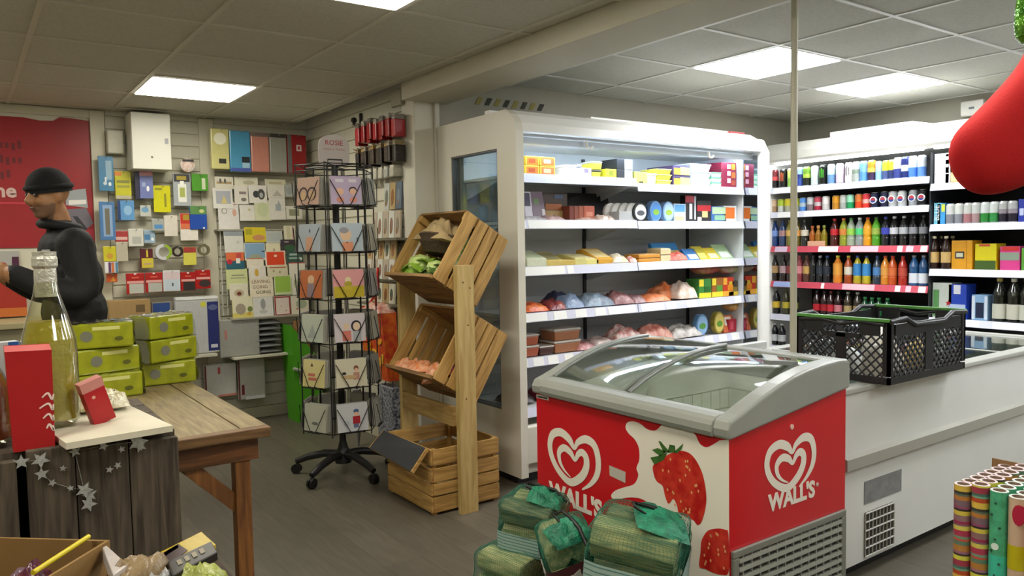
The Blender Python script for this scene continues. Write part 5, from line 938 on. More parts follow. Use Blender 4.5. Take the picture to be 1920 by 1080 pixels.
# red poster, notice boards on the wall behind the person
pt = thing('wall_poster', 'large red poster with faded dark lettering behind the person', 'poster', (.40, YB-.004, 1.42))
edge = [(.405, 0), (.402, .905), (.30, .915), (.22, .918), (.18, .89), (.1, .885), (0, .90), (-.5, .895), (-.5, 0)]
MB().prism(edge, 1, -.004, 0).build('sheet', M('9c1b22', .45, var=(3, .15)), pt)
for k, (z, x0, n) in enumerate(((.70, -.33, 9), (.60, -.33, 9), (.50, -.33, 7))):   # faded, no longer readable lettering
    for i in range(n): MB().box(x0+i*.036, x0+i*.036+.022, -.0046, -.004, z-.018-.012*((i+k) % 3 == 1), z+.02+.016*((i*3+k) % 4 == 0)).build('faded_letter', M('6a1a20', .5), pt)
lettering('ne', .13, M('cfb4ac', .5), pt, (-.125, -.0046, .39), (pi/2, 0, 0), bold=.004)
for k, (pts, c) in enumerate((([(.12, .45), (.17, .50), (.24, .44), (.21, .36)], 'a8adb0'), ([(.24, .40), (.36, .42), (.37, .28), (.23, .30)], '9ca3a6'), ([(.25, .30), (.36, .31), (.36, .34), (.25, .335)], 'e6e4e0'), ([(.24, .27), (.36, .28), (.40, .17), (.32, .10), (.25, .2)], '6f6a74'), ([(.27, .22), (.30, .22), (.36, .13), (.33, .11)], '2f3038'), ([(.34, .12), (.40, .13), (.40, .03), (.33, .04)], 'b02436'), ([(-.45, .30), (.05, .30), (.05, .315), (-.45, .315)], 'c03440'))):
    MB().prism(pts, 1, -.0052-.0004*k, -.004).build('printed_picture', M(c, .4), pt)
t = thing('notice_board', 'white board with red dot under the red poster', 'board', (.0, YB-.02, 1.20)); MB().box(-.25, .33, 0, .018, 0, .20).build('board', M('a8a8a4', .5), t); MB().cyl((.235, -.001, .10), (.235, .001, .10), .025).build('red_dot', M('b02030', .5), t); MB().box(.29, .33, -.003, 0, .02, .16).build('ticket', M('4a1a3a', .5), t)
t = thing('leaflet_board', 'red and orange leaflet board below the white board', 'board', (.0, YB-.05, .95)); MB().box(-.3, .36, 0, .04, 0, .24).build('board', M('a02a1c', .5), t); MB().box(-.3, .36, -.006, 0, .0, .06).build('lower_strip', M('c06a2a', .5), t)
t = thing('service_counter', 'plain beige counter against the back wall behind the person', 'counter', (.0, 5.86, 0)); MB().box(-1.5, .62, 0, .46, 0, .90).build('carcass', M('8a8468', .6), t); MB().box(-1.52, .64, -.02, .468, .90, .94).build('worktop', M('a8a07a', .45), t, bevel=.005)
# ================================================================ SIDE WALL: packs, slim cards, bags
HK2 = sempty('wall_side_hooks')
def spack(name, label, cat, y, z0, z1, col, head, w=.03, dpt=.10, group=None, x=XS-.20, prints=None):
    t = thing(name, label, cat, (x, y, z0), group=group); h = z1-z0
    MB().box(-.005, .075, -w/2, w/2, 0, h*.78).build('pack', M(col, .25, var=(25, .3)), t, bevel=.006); MB().box(.0, .07, -w/2+.003, w/2-.003, h*.78, h).build('header_card', M(head, .5), t)
    return t
for i in range(10):
    y = 4.50+i*.062; spack('sock_pack', 'glossy red packet with grey header, %s from the pillar on the top hooks' % ORD[i], 'socks', y, 2.09+.008*(i % 3), 2.235+.012*(i % 2), 'a01a1e' if i % 4 else 'b83038', ('8a857a', 'b4b0a4', '6a645a')[i % 3], .05, group='red packets on the side wall', x=2.30-.012*(i % 3))
    MB().tube([(XS-.014, y, 2.225), (2.27, y, 2.222), (2.262, y, 2.232)], .003, n=5).build('peg_hook', STEEL, HK2)
for i in range(10):
    y = 4.50+i*.060; spack('tights_pack', 'dark brown packet with tan header, %s from the pillar on the second hooks' % ORD[i], 'socks', y, 1.93+.006*(i % 3), 2.07, ('2a201c', '382a22', '4a3a2e')[i % 3], ('8a7a5a', '9a917c', 'a8884a')[i % 3], .042, group='dark packets on the side wall', x=2.30-.012*(i % 2))
    MB().tube([(XS-.014, y, 2.062), (2.27, y, 2.06), (2.262, y, 2.068)], .003, n=5).build('peg_hook', STEEL, HK2)
for i in range(6):
    y = 4.60+i*.085; spack('white_pack', 'pale paper packet, %s from the pillar on the third hooks' % ORD[i], 'packet', y, 1.845, 1.92, ('c9c8b8', 'b9bcb4', 'd2cfbe')[i % 3], 'd0cebf', .06, group='pale packets on the side wall', x=2.33)
SL = [('c9c6b4', '4a5a4a'), ('5f6c7c', '77848f'), ('b4a894', '8a8274'), ('d2d2c6', 'c09a7a'), ('b09a6a', '8a5a30'), ('d9d9d0', '4a4d40'), ('cfd0c6', '8a6a5a'), ('b8bcb4', '6a7264')]
rows = [(1.635, 4.60, 3, 'top'), (1.445, 4.60, 5, 'second'), (1.30, 4.66, 5, 'third'), (1.165, 4.66, 5, 'fourth'), (1.0, 4.70, 5, 'lowest')]
for r_, (z, y0, n, nm) in enumerate(rows):
    hh = .18 if r_ < 2 else .135
    for i in range(n):
        c, m2 = SL[(i*3+r_*2+(i if r_ else 1)) % 8]; y = y0+i*.088; x = 2.385-.014*(r_ % 2+1)-.02*(r_ > 1)
        t = thing('slim_card', 'slim card, %s from the pillar in the %s row of the side wall' % (ORD[i], nm), 'card', (x, y, z), (0, .06, 0), group='slim cards on the side wall')
        MB().box(0, .012, -.040, .040, 0, hh).build('card', M(c, .45), t)
        MB().prism([(.022*cos(k*pi/6), hh*.45+hh*.3*sin(k*pi/6)) for k in range(12)], 0, -.001, .0005).build('printed_motif', M(m2, .5), t)
        MB().prism([(.012*cos(k*pi/4)+.008, hh*.25+hh*.12*sin(k*pi/4)) for k in range(8)], 0, -.0016, .0).build('printed_motif', M('8a6a4a', .5), t)
    if r_ in (1, 4): MB().box(2.30, XS-.014, y0-.10, y0+n*.088, z-.018, z-.004).build('card_ledge', M('6f6a58', .5), HK2)
t = thing('alarm_box', 'grey alarm box high on the pillar', 'alarm', (XS-.075, 4.575, 2.30)); MB().prism([(-.07, 0), (-.075, .11), (.075, .11), (.07, 0)], 0, 0, .028).build('casing', M('a39e8a', .5), t, bevel=.006)
t = thing('cctv_camera', 'small black wall camera above the red packets', 'camera', (2.40, 5.22, 2.24)); MB().box(-.0, .012, -.012, .012, -.05, .11).build('bracket', BLACK, t); MB().cyl((0, 0, .02), (-.10, -.12, .01), .012).build('arm', BLACK, t); MB().lathe([(.0005, -.022), (.018, -.012), (.022, 0), (.018, .014), (.0005, .022)], 12, c=(-.10, -.12, .035)).build('camera_head', BLACK, t)
# gift bags hanging off the side wall, green bin with rolls
t = thing('gift_bag', 'orange and yellow patterned gift bag hanging below the slim cards', 'gift bag', (2.27, 4.76, .50))
mb = MB().add([(-.02, -.20, 0), (-.02, .17, 0), (.06, .17, 0), (.06, -.20, 0), (-.06, -.19, .45), (-.05, .15, .48), (.05, .15, .48), (.05, -.19, .45)], [(3, 2, 1, 0), (0, 1, 5, 4), (1, 2, 6, 5), (2, 3, 7, 6), (3, 0, 4, 7)])
mb.build('bag', M('d96a12', .35, var=(22, .5, 'c4281a')), t)
rs = random.Random(9)
for k in range(16):
    y, z = rs.uniform(-.17, .13), rs.uniform(.04, .42); a = rs.uniform(0, 3); MB().prism([(y+.035*cos(a)*cos(q*pi/4)-.018*sin(a)*sin(q*pi/4), z+.035*sin(a)*cos(q*pi/4)+.018*cos(a)*sin(q*pi/4)) for q in range(8)], 0, -.02-.04*z/.46-.004, -.02-.04*z/.46+.002).build('printed_shape', M(('e8b43a', 'e0a02a')[k % 2], .4), t)
MB().tube([(-.05, -.10, .44), (-.03, -.06, .60), (.02, 0, .74), (.04, .04, .60), (-.04, .08, .46)], .008).build('ribbon_handle', M('b01c18', .35), t)
rs = random.Random(4)
MB().pillow(.16, .30, .12, seed=77, n=10, amp=.8).build('tissue', M('c06a5a', .4, var=(30, .5, 'd8c0b0')), t, loc=(0, -.02, .44))
t = thing('gift_bag', 'navy gift bag with small white pattern hanging under the orange one', 'gift bag', (2.28, 4.64, .06))
MB().box(-.03, .05, -.13, .10, 0, .40).build('bag', M('22283c', .5, var=(60, .5, 'a9adb4')), t, bevel=.004); MB().tube([(0, -.08, .40), (.02, -.02, .50), (0, .05, .40)], .004).build('handle', M('3a3f55', .5), t)
t = thing('umbrella_bundle', 'grey folded umbrella standing beside the navy bag', 'umbrella', (2.20, 4.96, 0)); MB().cyl((0, 0, .0), (0, 0, .12), .006, .022).cyl((0, 0, .12), (0, 0, .40), .022, .03).build('canopy', M('8d8f90', .6), t); MB().tube([(0, 0, .40), (0, 0, .5), (.03, 0, .52), (.05, 0, .5)], .007).build('handle', BLACK, t)
t = thing('green_bin', 'bright green plastic bin standing against the card wall', 'bin', (2.215, 6.03, 0))
mb = MB()
vs = [(-.10, -.10, 0), (.10, -.10, 0), (.10, .10, 0), (-.10, .10, 0), (-.135, -.13, .78), (.12, -.13, .46), (.12, .13, .46), (-.135, .13, .78)]
mb.add(vs, [(3, 2, 1, 0), (0, 1, 5, 4), (1, 2, 6, 5), (2, 3, 7, 6), (3, 0, 4, 7)]); mb.build('bin_body', M('4a9a1e', .4), t)
MB().tube([(-.128, -.135, .44), (0, -.137, .385), (.122, -.137, .40)], .014, n=6).build('grey_band', M('a9b4a4', .4), t)
for i, (x, y, c) in enumerate(((2.16, 6.02, '8a6238'), (2.235, 6.0, '9a7040'), (2.20, 6.08, '7a5630'), (2.27, 6.07, 'a87c4a'))):
    tag(MB().cyl((x, y, .02), (x+.015, y+.02, .80-.05*i), .026, n=14).build('paper_tube', M(c, .7)), 'brown cardboard tube, %s of four standing in the green bin' % ORD[i], 'tube', 'cardboard tubes in the green bin')
# ================================================================ CARD SPINNER
SPX, SPY = 1.85, 4.40
sp = thing('card_spinner', 'black wire card spinner on a five-legged wheeled base', 'card spinner', (SPX, SPY, 0))
BW = M('1b1a1c', .4)
MB().cyl((0, 0, .10), (0, 0, 1.88), .02, n=12).build('column', BW, sp)
hub = MB().lathe([(.0005, .07), (.05, .075), (.045, .14), (.03, .17), (.02, .21), (.0005, .21)], 14).build('hub', BW, sp)
for k in range(5):
    a = radians(-150+72*k); d = Vector((cos(a), sin(a), 0))
    lg = MB().tube([d*.03+Vector((0, 0, .125)), d*.12+Vector((0, 0, .128)), d*.22+Vector((0, 0, .105)), d*.30+Vector((0, 0, .075))], [.026, .024, .021, .018], n=8).build('leg', BW, sp)
    w = d*.30; s = Vector((-d.y, d.x, 0))
    MB().cyl(w+Vector((0, 0, .03))-s*.018, w+Vector((0, 0, .03))-s*.004, .0295, n=14).cyl(w+Vector((0, 0, .03))+s*.004, w+Vector((0, 0, .03))+s*.018, .0295, n=14).cyl(w+Vector((0, 0, .03))-s*.004, w+Vector((0, 0, .03))+s*.004, .012).build('castor', M('121213', .45), lg)
TZ = [1.635, 1.366, 1.098, .84, .575, .312]; A0 = radians(-96.8)
for k in range(6):
    a = A0+radians(30+60*k); MB().cyl((.235*cos(a), .235*sin(a), .28), (.235*cos(a), .235*sin(a), 1.875), .0038, n=6).build('upright_wire', BW, sp)
    for s_ in (.085, -.085): 
        a2 = A0+radians(60*k); n_ = Vector((cos(a2), sin(a2), 0)); tt = Vector((-sin(a2), cos(a2), 0)); p = n_*.155+tt*s_
        MB().cyl(p+Vector((0, 0, .28)), p+Vector((0, 0, 1.87)), .003, n=5).build('upright_wire', BW, sp)
for z in [t-.012 for t in TZ]+[1.87, 1.835]:
    MB().tube([(.235*cos(A0+radians(30+60*k)), .235*sin(A0+radians(30+60*k)), z) for k in range(6)], .0035, n=5, closed=True).build('ring_wire', BW, sp)
for k in range(3): MB().tube([(.235*cos(A0+radians(30+60*k)), .235*sin(A0+radians(30+60*k)), 1.875), (.235*cos(A0+radians(210+60*k)), .235*sin(A0+radians(210+60*k)), 1.875)], .004, n=5).build('top_wire', BW, sp)
sg = MB(); n = 12; pts = [(-.094, 0), (.094, 0), (.098, .10)]+[(.096*cos(pi*i/n), .115+.065*sin(pi*i/n)) for i in range(1, n)]+[(-.098, .10)]
va = A0+radians(6); so = sg.prism(pts, 1, -.004, .004).build('header_sign', M('c9c0bc', .5), sp, loc=(0, 0, 1.882), rot=(0, 0, va+pi/2), bevel=.002)
lettering('ROSIE', .042, M('b84a50', .5), so, (0, -.0048, .128), (pi/2, 0, 0), spacing=1.05); lettering('MADE A THING', .020, M('c99a96', .5), so, (0, -.0048, .09), (pi/2, 0, 0))
MB().tube([(-.045, -.012, 0), (-.045, -.012, .03), (.045, -.012, .03), (.045, -.012, 0)], .0035, n=5).build('sign_clip', BW, so)
SK = 'e2b59a'
FR = [('b9a8c4', [('r', .3, .84, .26, .12, 'd6d0da'), ('r', .72, .84, .26, .12, 'd6d0da'), ('o', .3, .45, .26, .26, SK), ('o', .72, .5, .26, .26, '3a2a2c'), ('o', .72, .45, .22, .24, SK), ('o', .3, .16, .24, .2, 'd8907a'), ('o', .72, .16, .24, .2, 'd8907a')], 'lilac card of two cartoon faces'),
 ('aebcc6', [('o', .45, .58, .36, .44, 'dab896'), ('o', .40, .74, .3, .22, '8f8f96'), ('r', .5, .16, .34, .34, 'd8906a'), ('o', .48, .3, .05, .05, '4a3a34'), ('r', .82, .4, .05, .16, '5a6a7a')], 'pale blue card of an old man'),
 ('d99a9c', [('r', .5, .2, .98, .4, 'b9a824'), ('o', .48, .62, .2, .24, 'ded2a8'), ('o', .48, .48, .26, .2, 'a89a2a'), ('o', .47, .34, .3, .14, 'c2b030')], 'pink and mustard card of a small figure'),
 ('cdc6cc', [('o', .38, .55, .2, .24, 'dcc4a4'), ('r', .38, .22, .28, .36, 'd07a6c'), ('o', .7, .55, .34, .42, '26222a'), ('o', .71, .54, .24, .3, 'e0c9ae'), ('r', .72, .2, .26, .34, 'a9b0b4')], 'white card of a couple, one with black hair'),
 ('d0ccb4', [('o', .66, .66, .16, .2, '7a4a3a'), ('o', .66, .6, .12, .14, SK), ('r', .66, .38, .2, .26, 'b88a7a'), ('o', .42, .36, .5, .14, 'c2a67a'), ('o', .26, .5, .14, .1, '2f2c2c')], 'cream card of a child with a toy car'),
 ('c4c8cc', [('o', .62, .72, .18, .16, '3f5a8a'), ('o', .62, .62, .16, .14, SK), ('r', .62, .4, .24, .28, 'a81f2c'), ('o', .3, .3, .2, .2, 'b0b6bc'), ('r', .6, .2, .16, .14, '5a6a8a')], 'white card of a child in red jumper and blue hat')]
LF = [('c9a894', [('d', .3, .4, .42, .5, '3a2826'), ('d', .68, .4, .42, .5, '3a2826'), ('o', .3, .32, .24, .3, 'd2b48a'), ('o', .68, .32, .24, .3, 'd2b48a')], 'peach card of two looped figures'),
 ('a9b4bc', [('r', .5, .28, .3, .5, 'c99a7c'), ('o', .5, .75, .06, .14, '4a5a70')], 'grey-blue card of an orange figure'),
 ('b8683a', [('o', .5, .66, .3, .34, 'd2b08a'), ('r', .5, .28, .3, .5, '8a7a80')], 'terracotta card of a grey-coated figure'),
 ('b4bcac', [('t', .5, .4, .4, .5, '9aa09a')], 'sage green card of a faint grey peak'),
 ('d0c68a', [('t', .4, .82, .14, .14, '5a4a40'), ('r', .4, .45, .3, .1, 'b86a5a'), ('r', .45, .3, .36, .1, 'b86a5a')], 'pale yellow card with red lettering'),
 ('b4b6a4', [('o', .5, .3, .3, .12, '6a6c64')], 'stone grey card with a small dark mark')]
PLAIN = ['b9b8ae', 'a8aaa6', 'c2bfae', 'b0aeb0', 'bdb9a8', 'a9a8a0']
for ti in range(6):
    for k in range(6):
        a = A0+radians(60*k); rot = a+pi/2
        if k == 0: col, pr_, lab = FR[ti][0], FR[ti][1], FR[ti][2]
        elif k == 5: col, pr_, lab = LF[ti][0], LF[ti][1], LF[ti][2]
        else: col, pr_, lab = PLAIN[(ti+k) % 6], [('o', .5, .5, .5, .5, PLAIN[(ti+k+2) % 6])], 'plain pale cards, %s of the spinner, %s tier' % (('', 'right edge', 'far right side', 'far side', 'far left side')[k], ORD[ti])
        if k in (0, 5): lab += ', %s tier of the spinner' % ORD[ti]
        R_ = .228; t = thing('card_stack', lab, 'cards', (SPX+R_*cos(a), SPY+R_*sin(a), TZ[ti]), (0, 0, rot), group='cards in the spinner')
        w, h = (.182, .162) if k == 0 else (.176, .16)
        f = MB().box(-w/2, w/2, 0, .002, 0, h).build('front_card', M(col, .5), t, rot=(-.09, 0, 0))
        motif(f, w, h, pr_)
        for q in range(4): MB().box(-w/2+.002*q, w/2-.001*q, 0, .002, 0, h-.004*(q % 2)).build('card', M(PLAIN[(q+k+ti) % 6], .55), t, loc=(.002*(q % 2), .010+.011*q, 0), rot=(-.09, 0, 0))
        for s_ in (-1, 1): 
            o = MB().tube([(s_*(w/2+.004), -.004, h*.86), (s_*.022, -.016, .004), (s_*.022, .05, -.006)], .0027, n=5).build('pocket_wire', BW, sp); o.location = Vector((R_*cos(a), R_*sin(a), TZ[ti])); o.rotation_euler = (0, 0, rot)
        o = MB().box(-.05, .05, -.012, .05, -.008, -.004).build('pocket_floor', BW, sp); o.location = Vector((R_*cos(a), R_*sin(a), TZ[ti])); o.rotation_euler = (0, 0, rot)

# ================================================================ TABLE WITH PACKS
TT = WOOD('94835c', '6c5c3c', 1, 5, 10, .5); TL = WOOD('8a5a2a', '5a3516', 2, 5, 10, .5)
tb = thing('wooden_table', 'rustic wooden table with diagonal leg braces carrying green packs', 'table', (.884, 2.75, 0))
xs = [(.884, .79), (.785, .56), (.555, .33), (.325, .10), (.095, -.13), (-.135, -.36), (-.365, -.50)]
for a, b in xs: wb(MB().box(b, a, 2.80, 4.20, .722, .75), 'top_plank', TT, tb, bevel=.002)
wb(MB().box(-.50, .884, 2.752, 2.797, .715, .751), 'end_board', WOOD('7a5a36', '523a20', 0, 5, 10, .5), tb, bevel=.003)
for y in (2.80, 4.14): wb(MB().box(-.47, .85, y, y+.025, .63, .72), 'apron', WOOD('6f4420', '46290f', 0, 5, 10, .5), tb)
for x in (.825, -.47): wb(MB().box(x, x+.025, 2.825, 4.14, .63, .72), 'apron', WOOD('6f4420', '46290f', 1, 5, 10, .5), tb)
for x in (.795, -.42):
    for y in (2.835, 4.10): wb(MB().obox((x, y, .315), (.055, .055, .63)), 'leg', TL, tb, bevel=.003)
for x0, x1 in ((.78, .58), (-.40, -.20)):
    for y in (2.84, 4.10): wb(MB().obox(((x0+x1)/2, y, .565), (.30, .03, .052), Matrix.Rotation(math.atan2(.205, abs(x0-x1))*(1 if x0 > 0 else -1), 3, 'Y')), 'brace', TL, tb, bevel=.002)
GP = M('9aa018', .25, var=(18, .25)); FILM = GLASS('f2f4ec', 4.5, .10)
def gpack(label, x, y, z, rz, w=.265, d=.15, h=.108):
    t = thing('wrapped_pack', label, 'pack', (x, y, z), (0, 0, rz), group='green wrapped packs on the table')
    MB().box(-w/2, w/2, -d/2, d/2, 0, h).build('pack', GP, t, bevel=.008)
    MB().prism([(-.05+.024*cos(k*pi/6), h*.5+.024*sin(k*pi/6)) for k in range(12)], 1, -d/2-.0015, -d/2-.0002).build('printed_badge', M('6f7060', .4), t)
    MB().prism([(.075+.018*cos(k*pi/6), h*.35+.010*sin(k*pi/6)) for k in range(12)], 1, -d/2-.0015, -d/2-.0002).build('printed_badge', M('55580f', .4), t)
    MB().box(-w*.1, w*.3, -d/2-.0015, -d/2-.0002, h*.72, h*.86).build('printed_strip', M('c9c97a', .4), t)
    MB().box(-w/2-.0015, -w/2-.0002, -d*.3, d*.3, h*.2, h*.75).build('printed_strip', M('7d8412', .4), t)
    mb = MB(); n = 16; rs = random.Random(int(x*999+z*77)); vs = []; fs = []
    for j in range(n+1):
        for i in range(n+1):
            u, v = i/n*2-1, j/n*2-1
            vs.append((u*(w/2+.004), v*(d/2+.004), h+.003+.007*noise.noise(Vector((u*6+x*9, v*5, z*13)))))
    fs = [(j*(n+1)+i, j*(n+1)+i+1, (j+1)*(n+1)+i+1, (j+1)*(n+1)+i) for j in range(n) for i in range(n)]
    mb.add(vs, fs, 0, True)
    for s in (-1, 1):
        o = len(mb.v); vs = []
        for j in range(7):
            for i in range(7):
                u, v = i/6*2-1, j/6*2-1; vs.append((s*(w/2+.006+.012*abs(noise.noise(Vector((u*4, v*4, x*7+s))))), u*d/2*(1-.3*max(0, v)), h/2+v*h/2))
        mb.add(vs, [(j*7+i, j*7+i+1, (j+1)*7+i+1, (j+1)*7+i) for j in range(6) for i in range(6)], 0, True)
    mb.build('film_wrap', FILM, t)
    return t
for i, (x, y, rz) in enumerate(((.775, 4.01, 0), (.785, 4.00, .42), (.775, 4.0, .50))): gpack('yellow-green wrapped pack, %s of the nearer-wall stack on the table' % ('lowest', 'middle', 'topmost')[i], x, y, .7515+i*.1115, rz, w=.27 if i == 0 else .25)
for i, (x, y, rz) in enumerate(((.50, 3.80, .05), (.49, 3.82, .22), (.475, 3.80, -.04))): gpack('yellow-green wrapped pack, %s of the stack behind the bottle on the table' % ('lowest', 'middle', 'topmost')[i], x, y, .7515+i*.1115, rz)
tag(MB().tube([(.42, 3.22, .753), (.45, 3.25, .757), (.47, 3.21, .755), (.50, 3.24, .762), (.48, 3.28, .77)], .0022, n=5).build('raffia_strand', M('b9a468', .6)), 'loose curl of straw raffia on the table top', 'raffia')
# ================================================================ WEATHERED PLANK DISPLAY CRATE (foreground)
WG = WOOD('5e5344', '352c22', 2, 7, 14, .8)
dc = thing('plank_display_crate', 'weathered grey plank crate used as a display plinth', 'crate', (0, 1.35, 0))
bx = [(.279, .2055), (.204, .1305), (.1290, .066), (.053, -.03), (-.0315, -.11), (-.114, -.19), (-.194, -.27), (-.274, -.35)]
for i, (a, b) in enumerate(bx): wb(MB().box(b, a, 1.35, 1.368, 0, 1.088+.006*((i*7) % 3)), 'plank', WG, dc, bevel=.0015)
for i in range(4): wb(MB().box(.262, .278, 1.372+i*.085, 1.452+i*.085, 0, 1.09), 'plank', WOOD('6a3f1c', '47280f', 2, 6, 12, .7), dc)
for i in range(4): wb(MB().box(-.35, .278, 1.37+i*.085, 1.45+i*.085, 1.075, 1.0975), 'top_plank', WG, dc)
for i in range(4): wb(MB().box(-.35, -.334, 1.372+i*.085, 1.452+i*.085, 0, 1.07), 'plank', WG, dc)
wb(MB().box(-.33, .26, 1.70, 1.712, 0, 1.07), 'back_panel', WG, dc)  # added board closing the view through, so the plank gap reads dark
def star(mb_, cx, cz, r, y, d=.0015, ph=0):
    mb_.prism([(cx+r*(1 if k % 2 == 0 else .45)*sin(k*pi/5+ph), cz+r*(1 if k % 2 == 0 else .45)*cos(k*pi/5+ph)) for k in range(10)], 1, y-d, y)
sg_ = thing('star_garland', 'pale grey star garland draped along the front of the plank crate', 'garland', (0, 1.349, 1.09))
SM = M('b9bcb8', .4, .3, var=(200, .3))
pts_ = [(40, 866, .011), (76, 862, .013), (78, 888, .010), (98, 905, .006), (132, 915, .005), (158, 918, .013), (168, 928, .011), (166, 945, .012), (140, 846, .009), (194, 836, .008), (228, 842, .006), (258, 828, .016), (262, 836, .011), (205, 880, .006), (220, 872, .006), (118, 878, .005)]
sp_ = []
for k, (a, b, r) in enumerate(pts_):
    p = at(1, 1.347, a, b); mb = MB(); star(mb, p.x, p.z-1.09, r, -.002-.0008*(k % 3), ph=k*.6); mb.build('star', SM, sg_); sp_.append((p.x, -.0015, p.z-1.09))
MB().tube([sp_[0], sp_[1], sp_[2], sp_[3], sp_[4], sp_[5], sp_[8], sp_[9], sp_[11]], .0006, n=4).build('thread', M('8a8a80', .5), sg_)
tag(MB().obox((0, 0, 0), (.155, .28, .010)).build('display_board', M('cfc9b4', .6, var=(20, .06)), loc=(.176, 1.47, 1.1055), rot=(0, 0, .12)), 'cream card tray on top of the plank crate', 'tray')
def wine(name, label, x, y, z, h, r, liq, foil, cap):
    t = thing(name, label, 'bottle', (x, y, z))
    MB().lathe([(.0005, .004), (r*.8, .002), (r, .01), (r, h*.42), (r*.96, h*.50), (r*.70, h*.64), (r*.46, h*.76), (r*.36, h*.86), (r*.35, h*.95), (.0005, h*.95)], 28).build('glass', GLASS('eef0e2', 2.0, .05), t)
    MB().lathe([(.0005, .008), (r*.93, .012), (r*.93, h*.42), (r*.89, h*.50), (r*.72, h*.60), (.0005, h*.60)], 28).build('wine', M(liq, .08, spec=.6, bump=(90, .3)), t)
    MB().lathe([(r*.40, h*.74), (r*.40, h*.86), (r*.385, h*.90), (r*.46, h*.915), (r*.46, h*.955), (r*.42, h*.97), (r*.43, h*.995), (.0005, h)], 20).build('foil', M(foil, .3, .35, bump=(120, .4)), t)
    return t
wine('sparkling_wine_bottle', 'tall clear sparkling wine bottle with silver foil neck', .112, 1.47, 1.1112, .288, .041, 'a89d3a', 'c4c2b4', None)
wine('rose_wine_bottle', 'pink wine bottle at the photo edge beside the red gift box', .014, 1.44, 1.0985, .185, .042, 'a8583a', 'b06a4a', None)
t = thing('red_gift_box', 'tall red gift box standing before the sparkling wine bottle', 'box', (.077, 1.385, 1.0985), (0, 0, 0))
MB().add([(-.026, -.022, 0), (.028, -.022, 0), (.028, .012, 0), (-.026, .012, 0), (-.030, -.022, .152), (.030, -.022, .150), (.030, .014, .156), (-.030, .014, .158)], [(3, 2, 1, 0), (0, 1, 5, 4), (1, 2, 6, 5), (2, 3, 7, 6), (3, 0, 4, 7)]).build('carton', M('a80f16', .4, var=(12, .1)), t)
MB().add([(-.0301, -.0221, .1515), (.0301, -.0221, .1495), (.0301, .0141, .1555), (-.0301, .0141, .1575)], [(0, 1, 2, 3)]).build('top_flap', M('c05a5a', .5), t)
for k, (pz, pw) in enumerate(((.078, .012), (.062, .016), (.046, .012), (.030, .008))):
    mb = MB(); stroke(mb, [(.026-pw, pz), (.022, pz+.006), (.027, pz-.004), (.0295-.001*k, pz+.004)], [.002, .003, .003, .002], lambda a, b: (a, -.0226, b)); mb.build('script_mark', M('e6cfc6', .5), t)
t = thing('red_tag_box', 'small red box leaning on the cream card tray', 'box', (.183, 1.445, 1.1118), (.10, -.32, .25))
MB().box(-.018, .018, -.009, .009, 0, .062).build('carton', M('b01520', .35, var=(30, .2)), t, bevel=.001); MB().box(-.0182, .0182, -.0092, .0092, .0622, .078).build('top_strip', M('c4837c', .4), t); MB().cyl((-.004, -.0095, .05), (-.004, -.0088, .05), .003).build('badge', M('d8a090', .4), t)
o = MB().pillow(.10, .07, .06, seed=91, n=14, amp=.9, flat=.2).build('cellophane_packet', M('b8ac78', .12, var=(40, .6, 'e6e2cc'), bump=(90, 1.)), loc=(.190, 1.555, 1.1118)); tag(o, 'crinkled clear cellophane packet behind the small red box', 'packet')
t = thing('small_box', 'small blue and white box behind the pink bottle', 'box', (.05, 1.54, 1.0985), (0, 0, .2)); MB().box(-.022, .022, -.012, .012, 0, .15).build('carton', M('c2c6ca', .5), t); MB().box(.006, .021, -.0132, -.0121, .02, .15).build('printed_panel', M('2a5aa8', .4), t)
# low stand in front of the crate with boxes of treats
st_ = thing('low_stand', 'dark low stand holding treats before the plank crate', 'stand', (0, 1.1, 0)); MB().box(-.42, .29, -.30, .245, .86, .885).build('stand_top', M('2a2018', .7), st_, bevel=.003)
for x in (-.38, .25):
    for y in (-.26, .21): MB().box(x-.02, x+.02, y-.02, y+.02, 0, .86).build('leg', M('2a2018', .7), st_)
KB_ = M('8a6a3a', .75, var=(10, .15)); bx_ = thing('open_cardboard_box', 'open brown cardboard box of sweets at the lower photo corner', 'box', (.012, 1.165, .8865), (0, 0, radians(48)))
for a in ((-.09, .09, .095, .099), (-.09, .09, -.099, -.095), (-.094, -.09, -.099, .099), (.09, .094, -.099, .099)): MB().box(a[0], a[1], a[2], a[3], 0, .115).build('box_wall', KB_, bx_)
MB().box(-.09, .09, -.095, .095, 0, .003).build('box_floor', KB_, bx_)
for k, (x, y, c, c2, lab) in enumerate(((-.04, .03, '3a2a3c', '8a4a4a', 'dark purple sweet packet in the cardboard box'), (.03, .0, '4a4a52', '7a5a6a', 'grey glossy sweet packet in the cardboard box'), (.0, -.05, '6a2a34', '3a2a3a', 'maroon sweet packet in the cardboard box'))):
    w = bx_.matrix_basis @ Vector((x, y, .0)); tag(MB().pillow(.085, .10, .10, seed=k+101, n=12, amp=.6).build('sweet_packet', M(c, .2, var=(30, .5, c2), bump=(70, .6)), loc=(w.x, w.y, .8905+.02*k), rot=(0, 0, k)), lab, 'sweets')
p0, p1 = at(2, 1.01, 62, 1074), at(2, 1.01, 166, 1006)
tag(MB().tube([p0, p1], .0035, n=6).build('yellow_stick', M('c4b414', .4)), 'bright yellow stick lying across the cardboard box', 'stick')
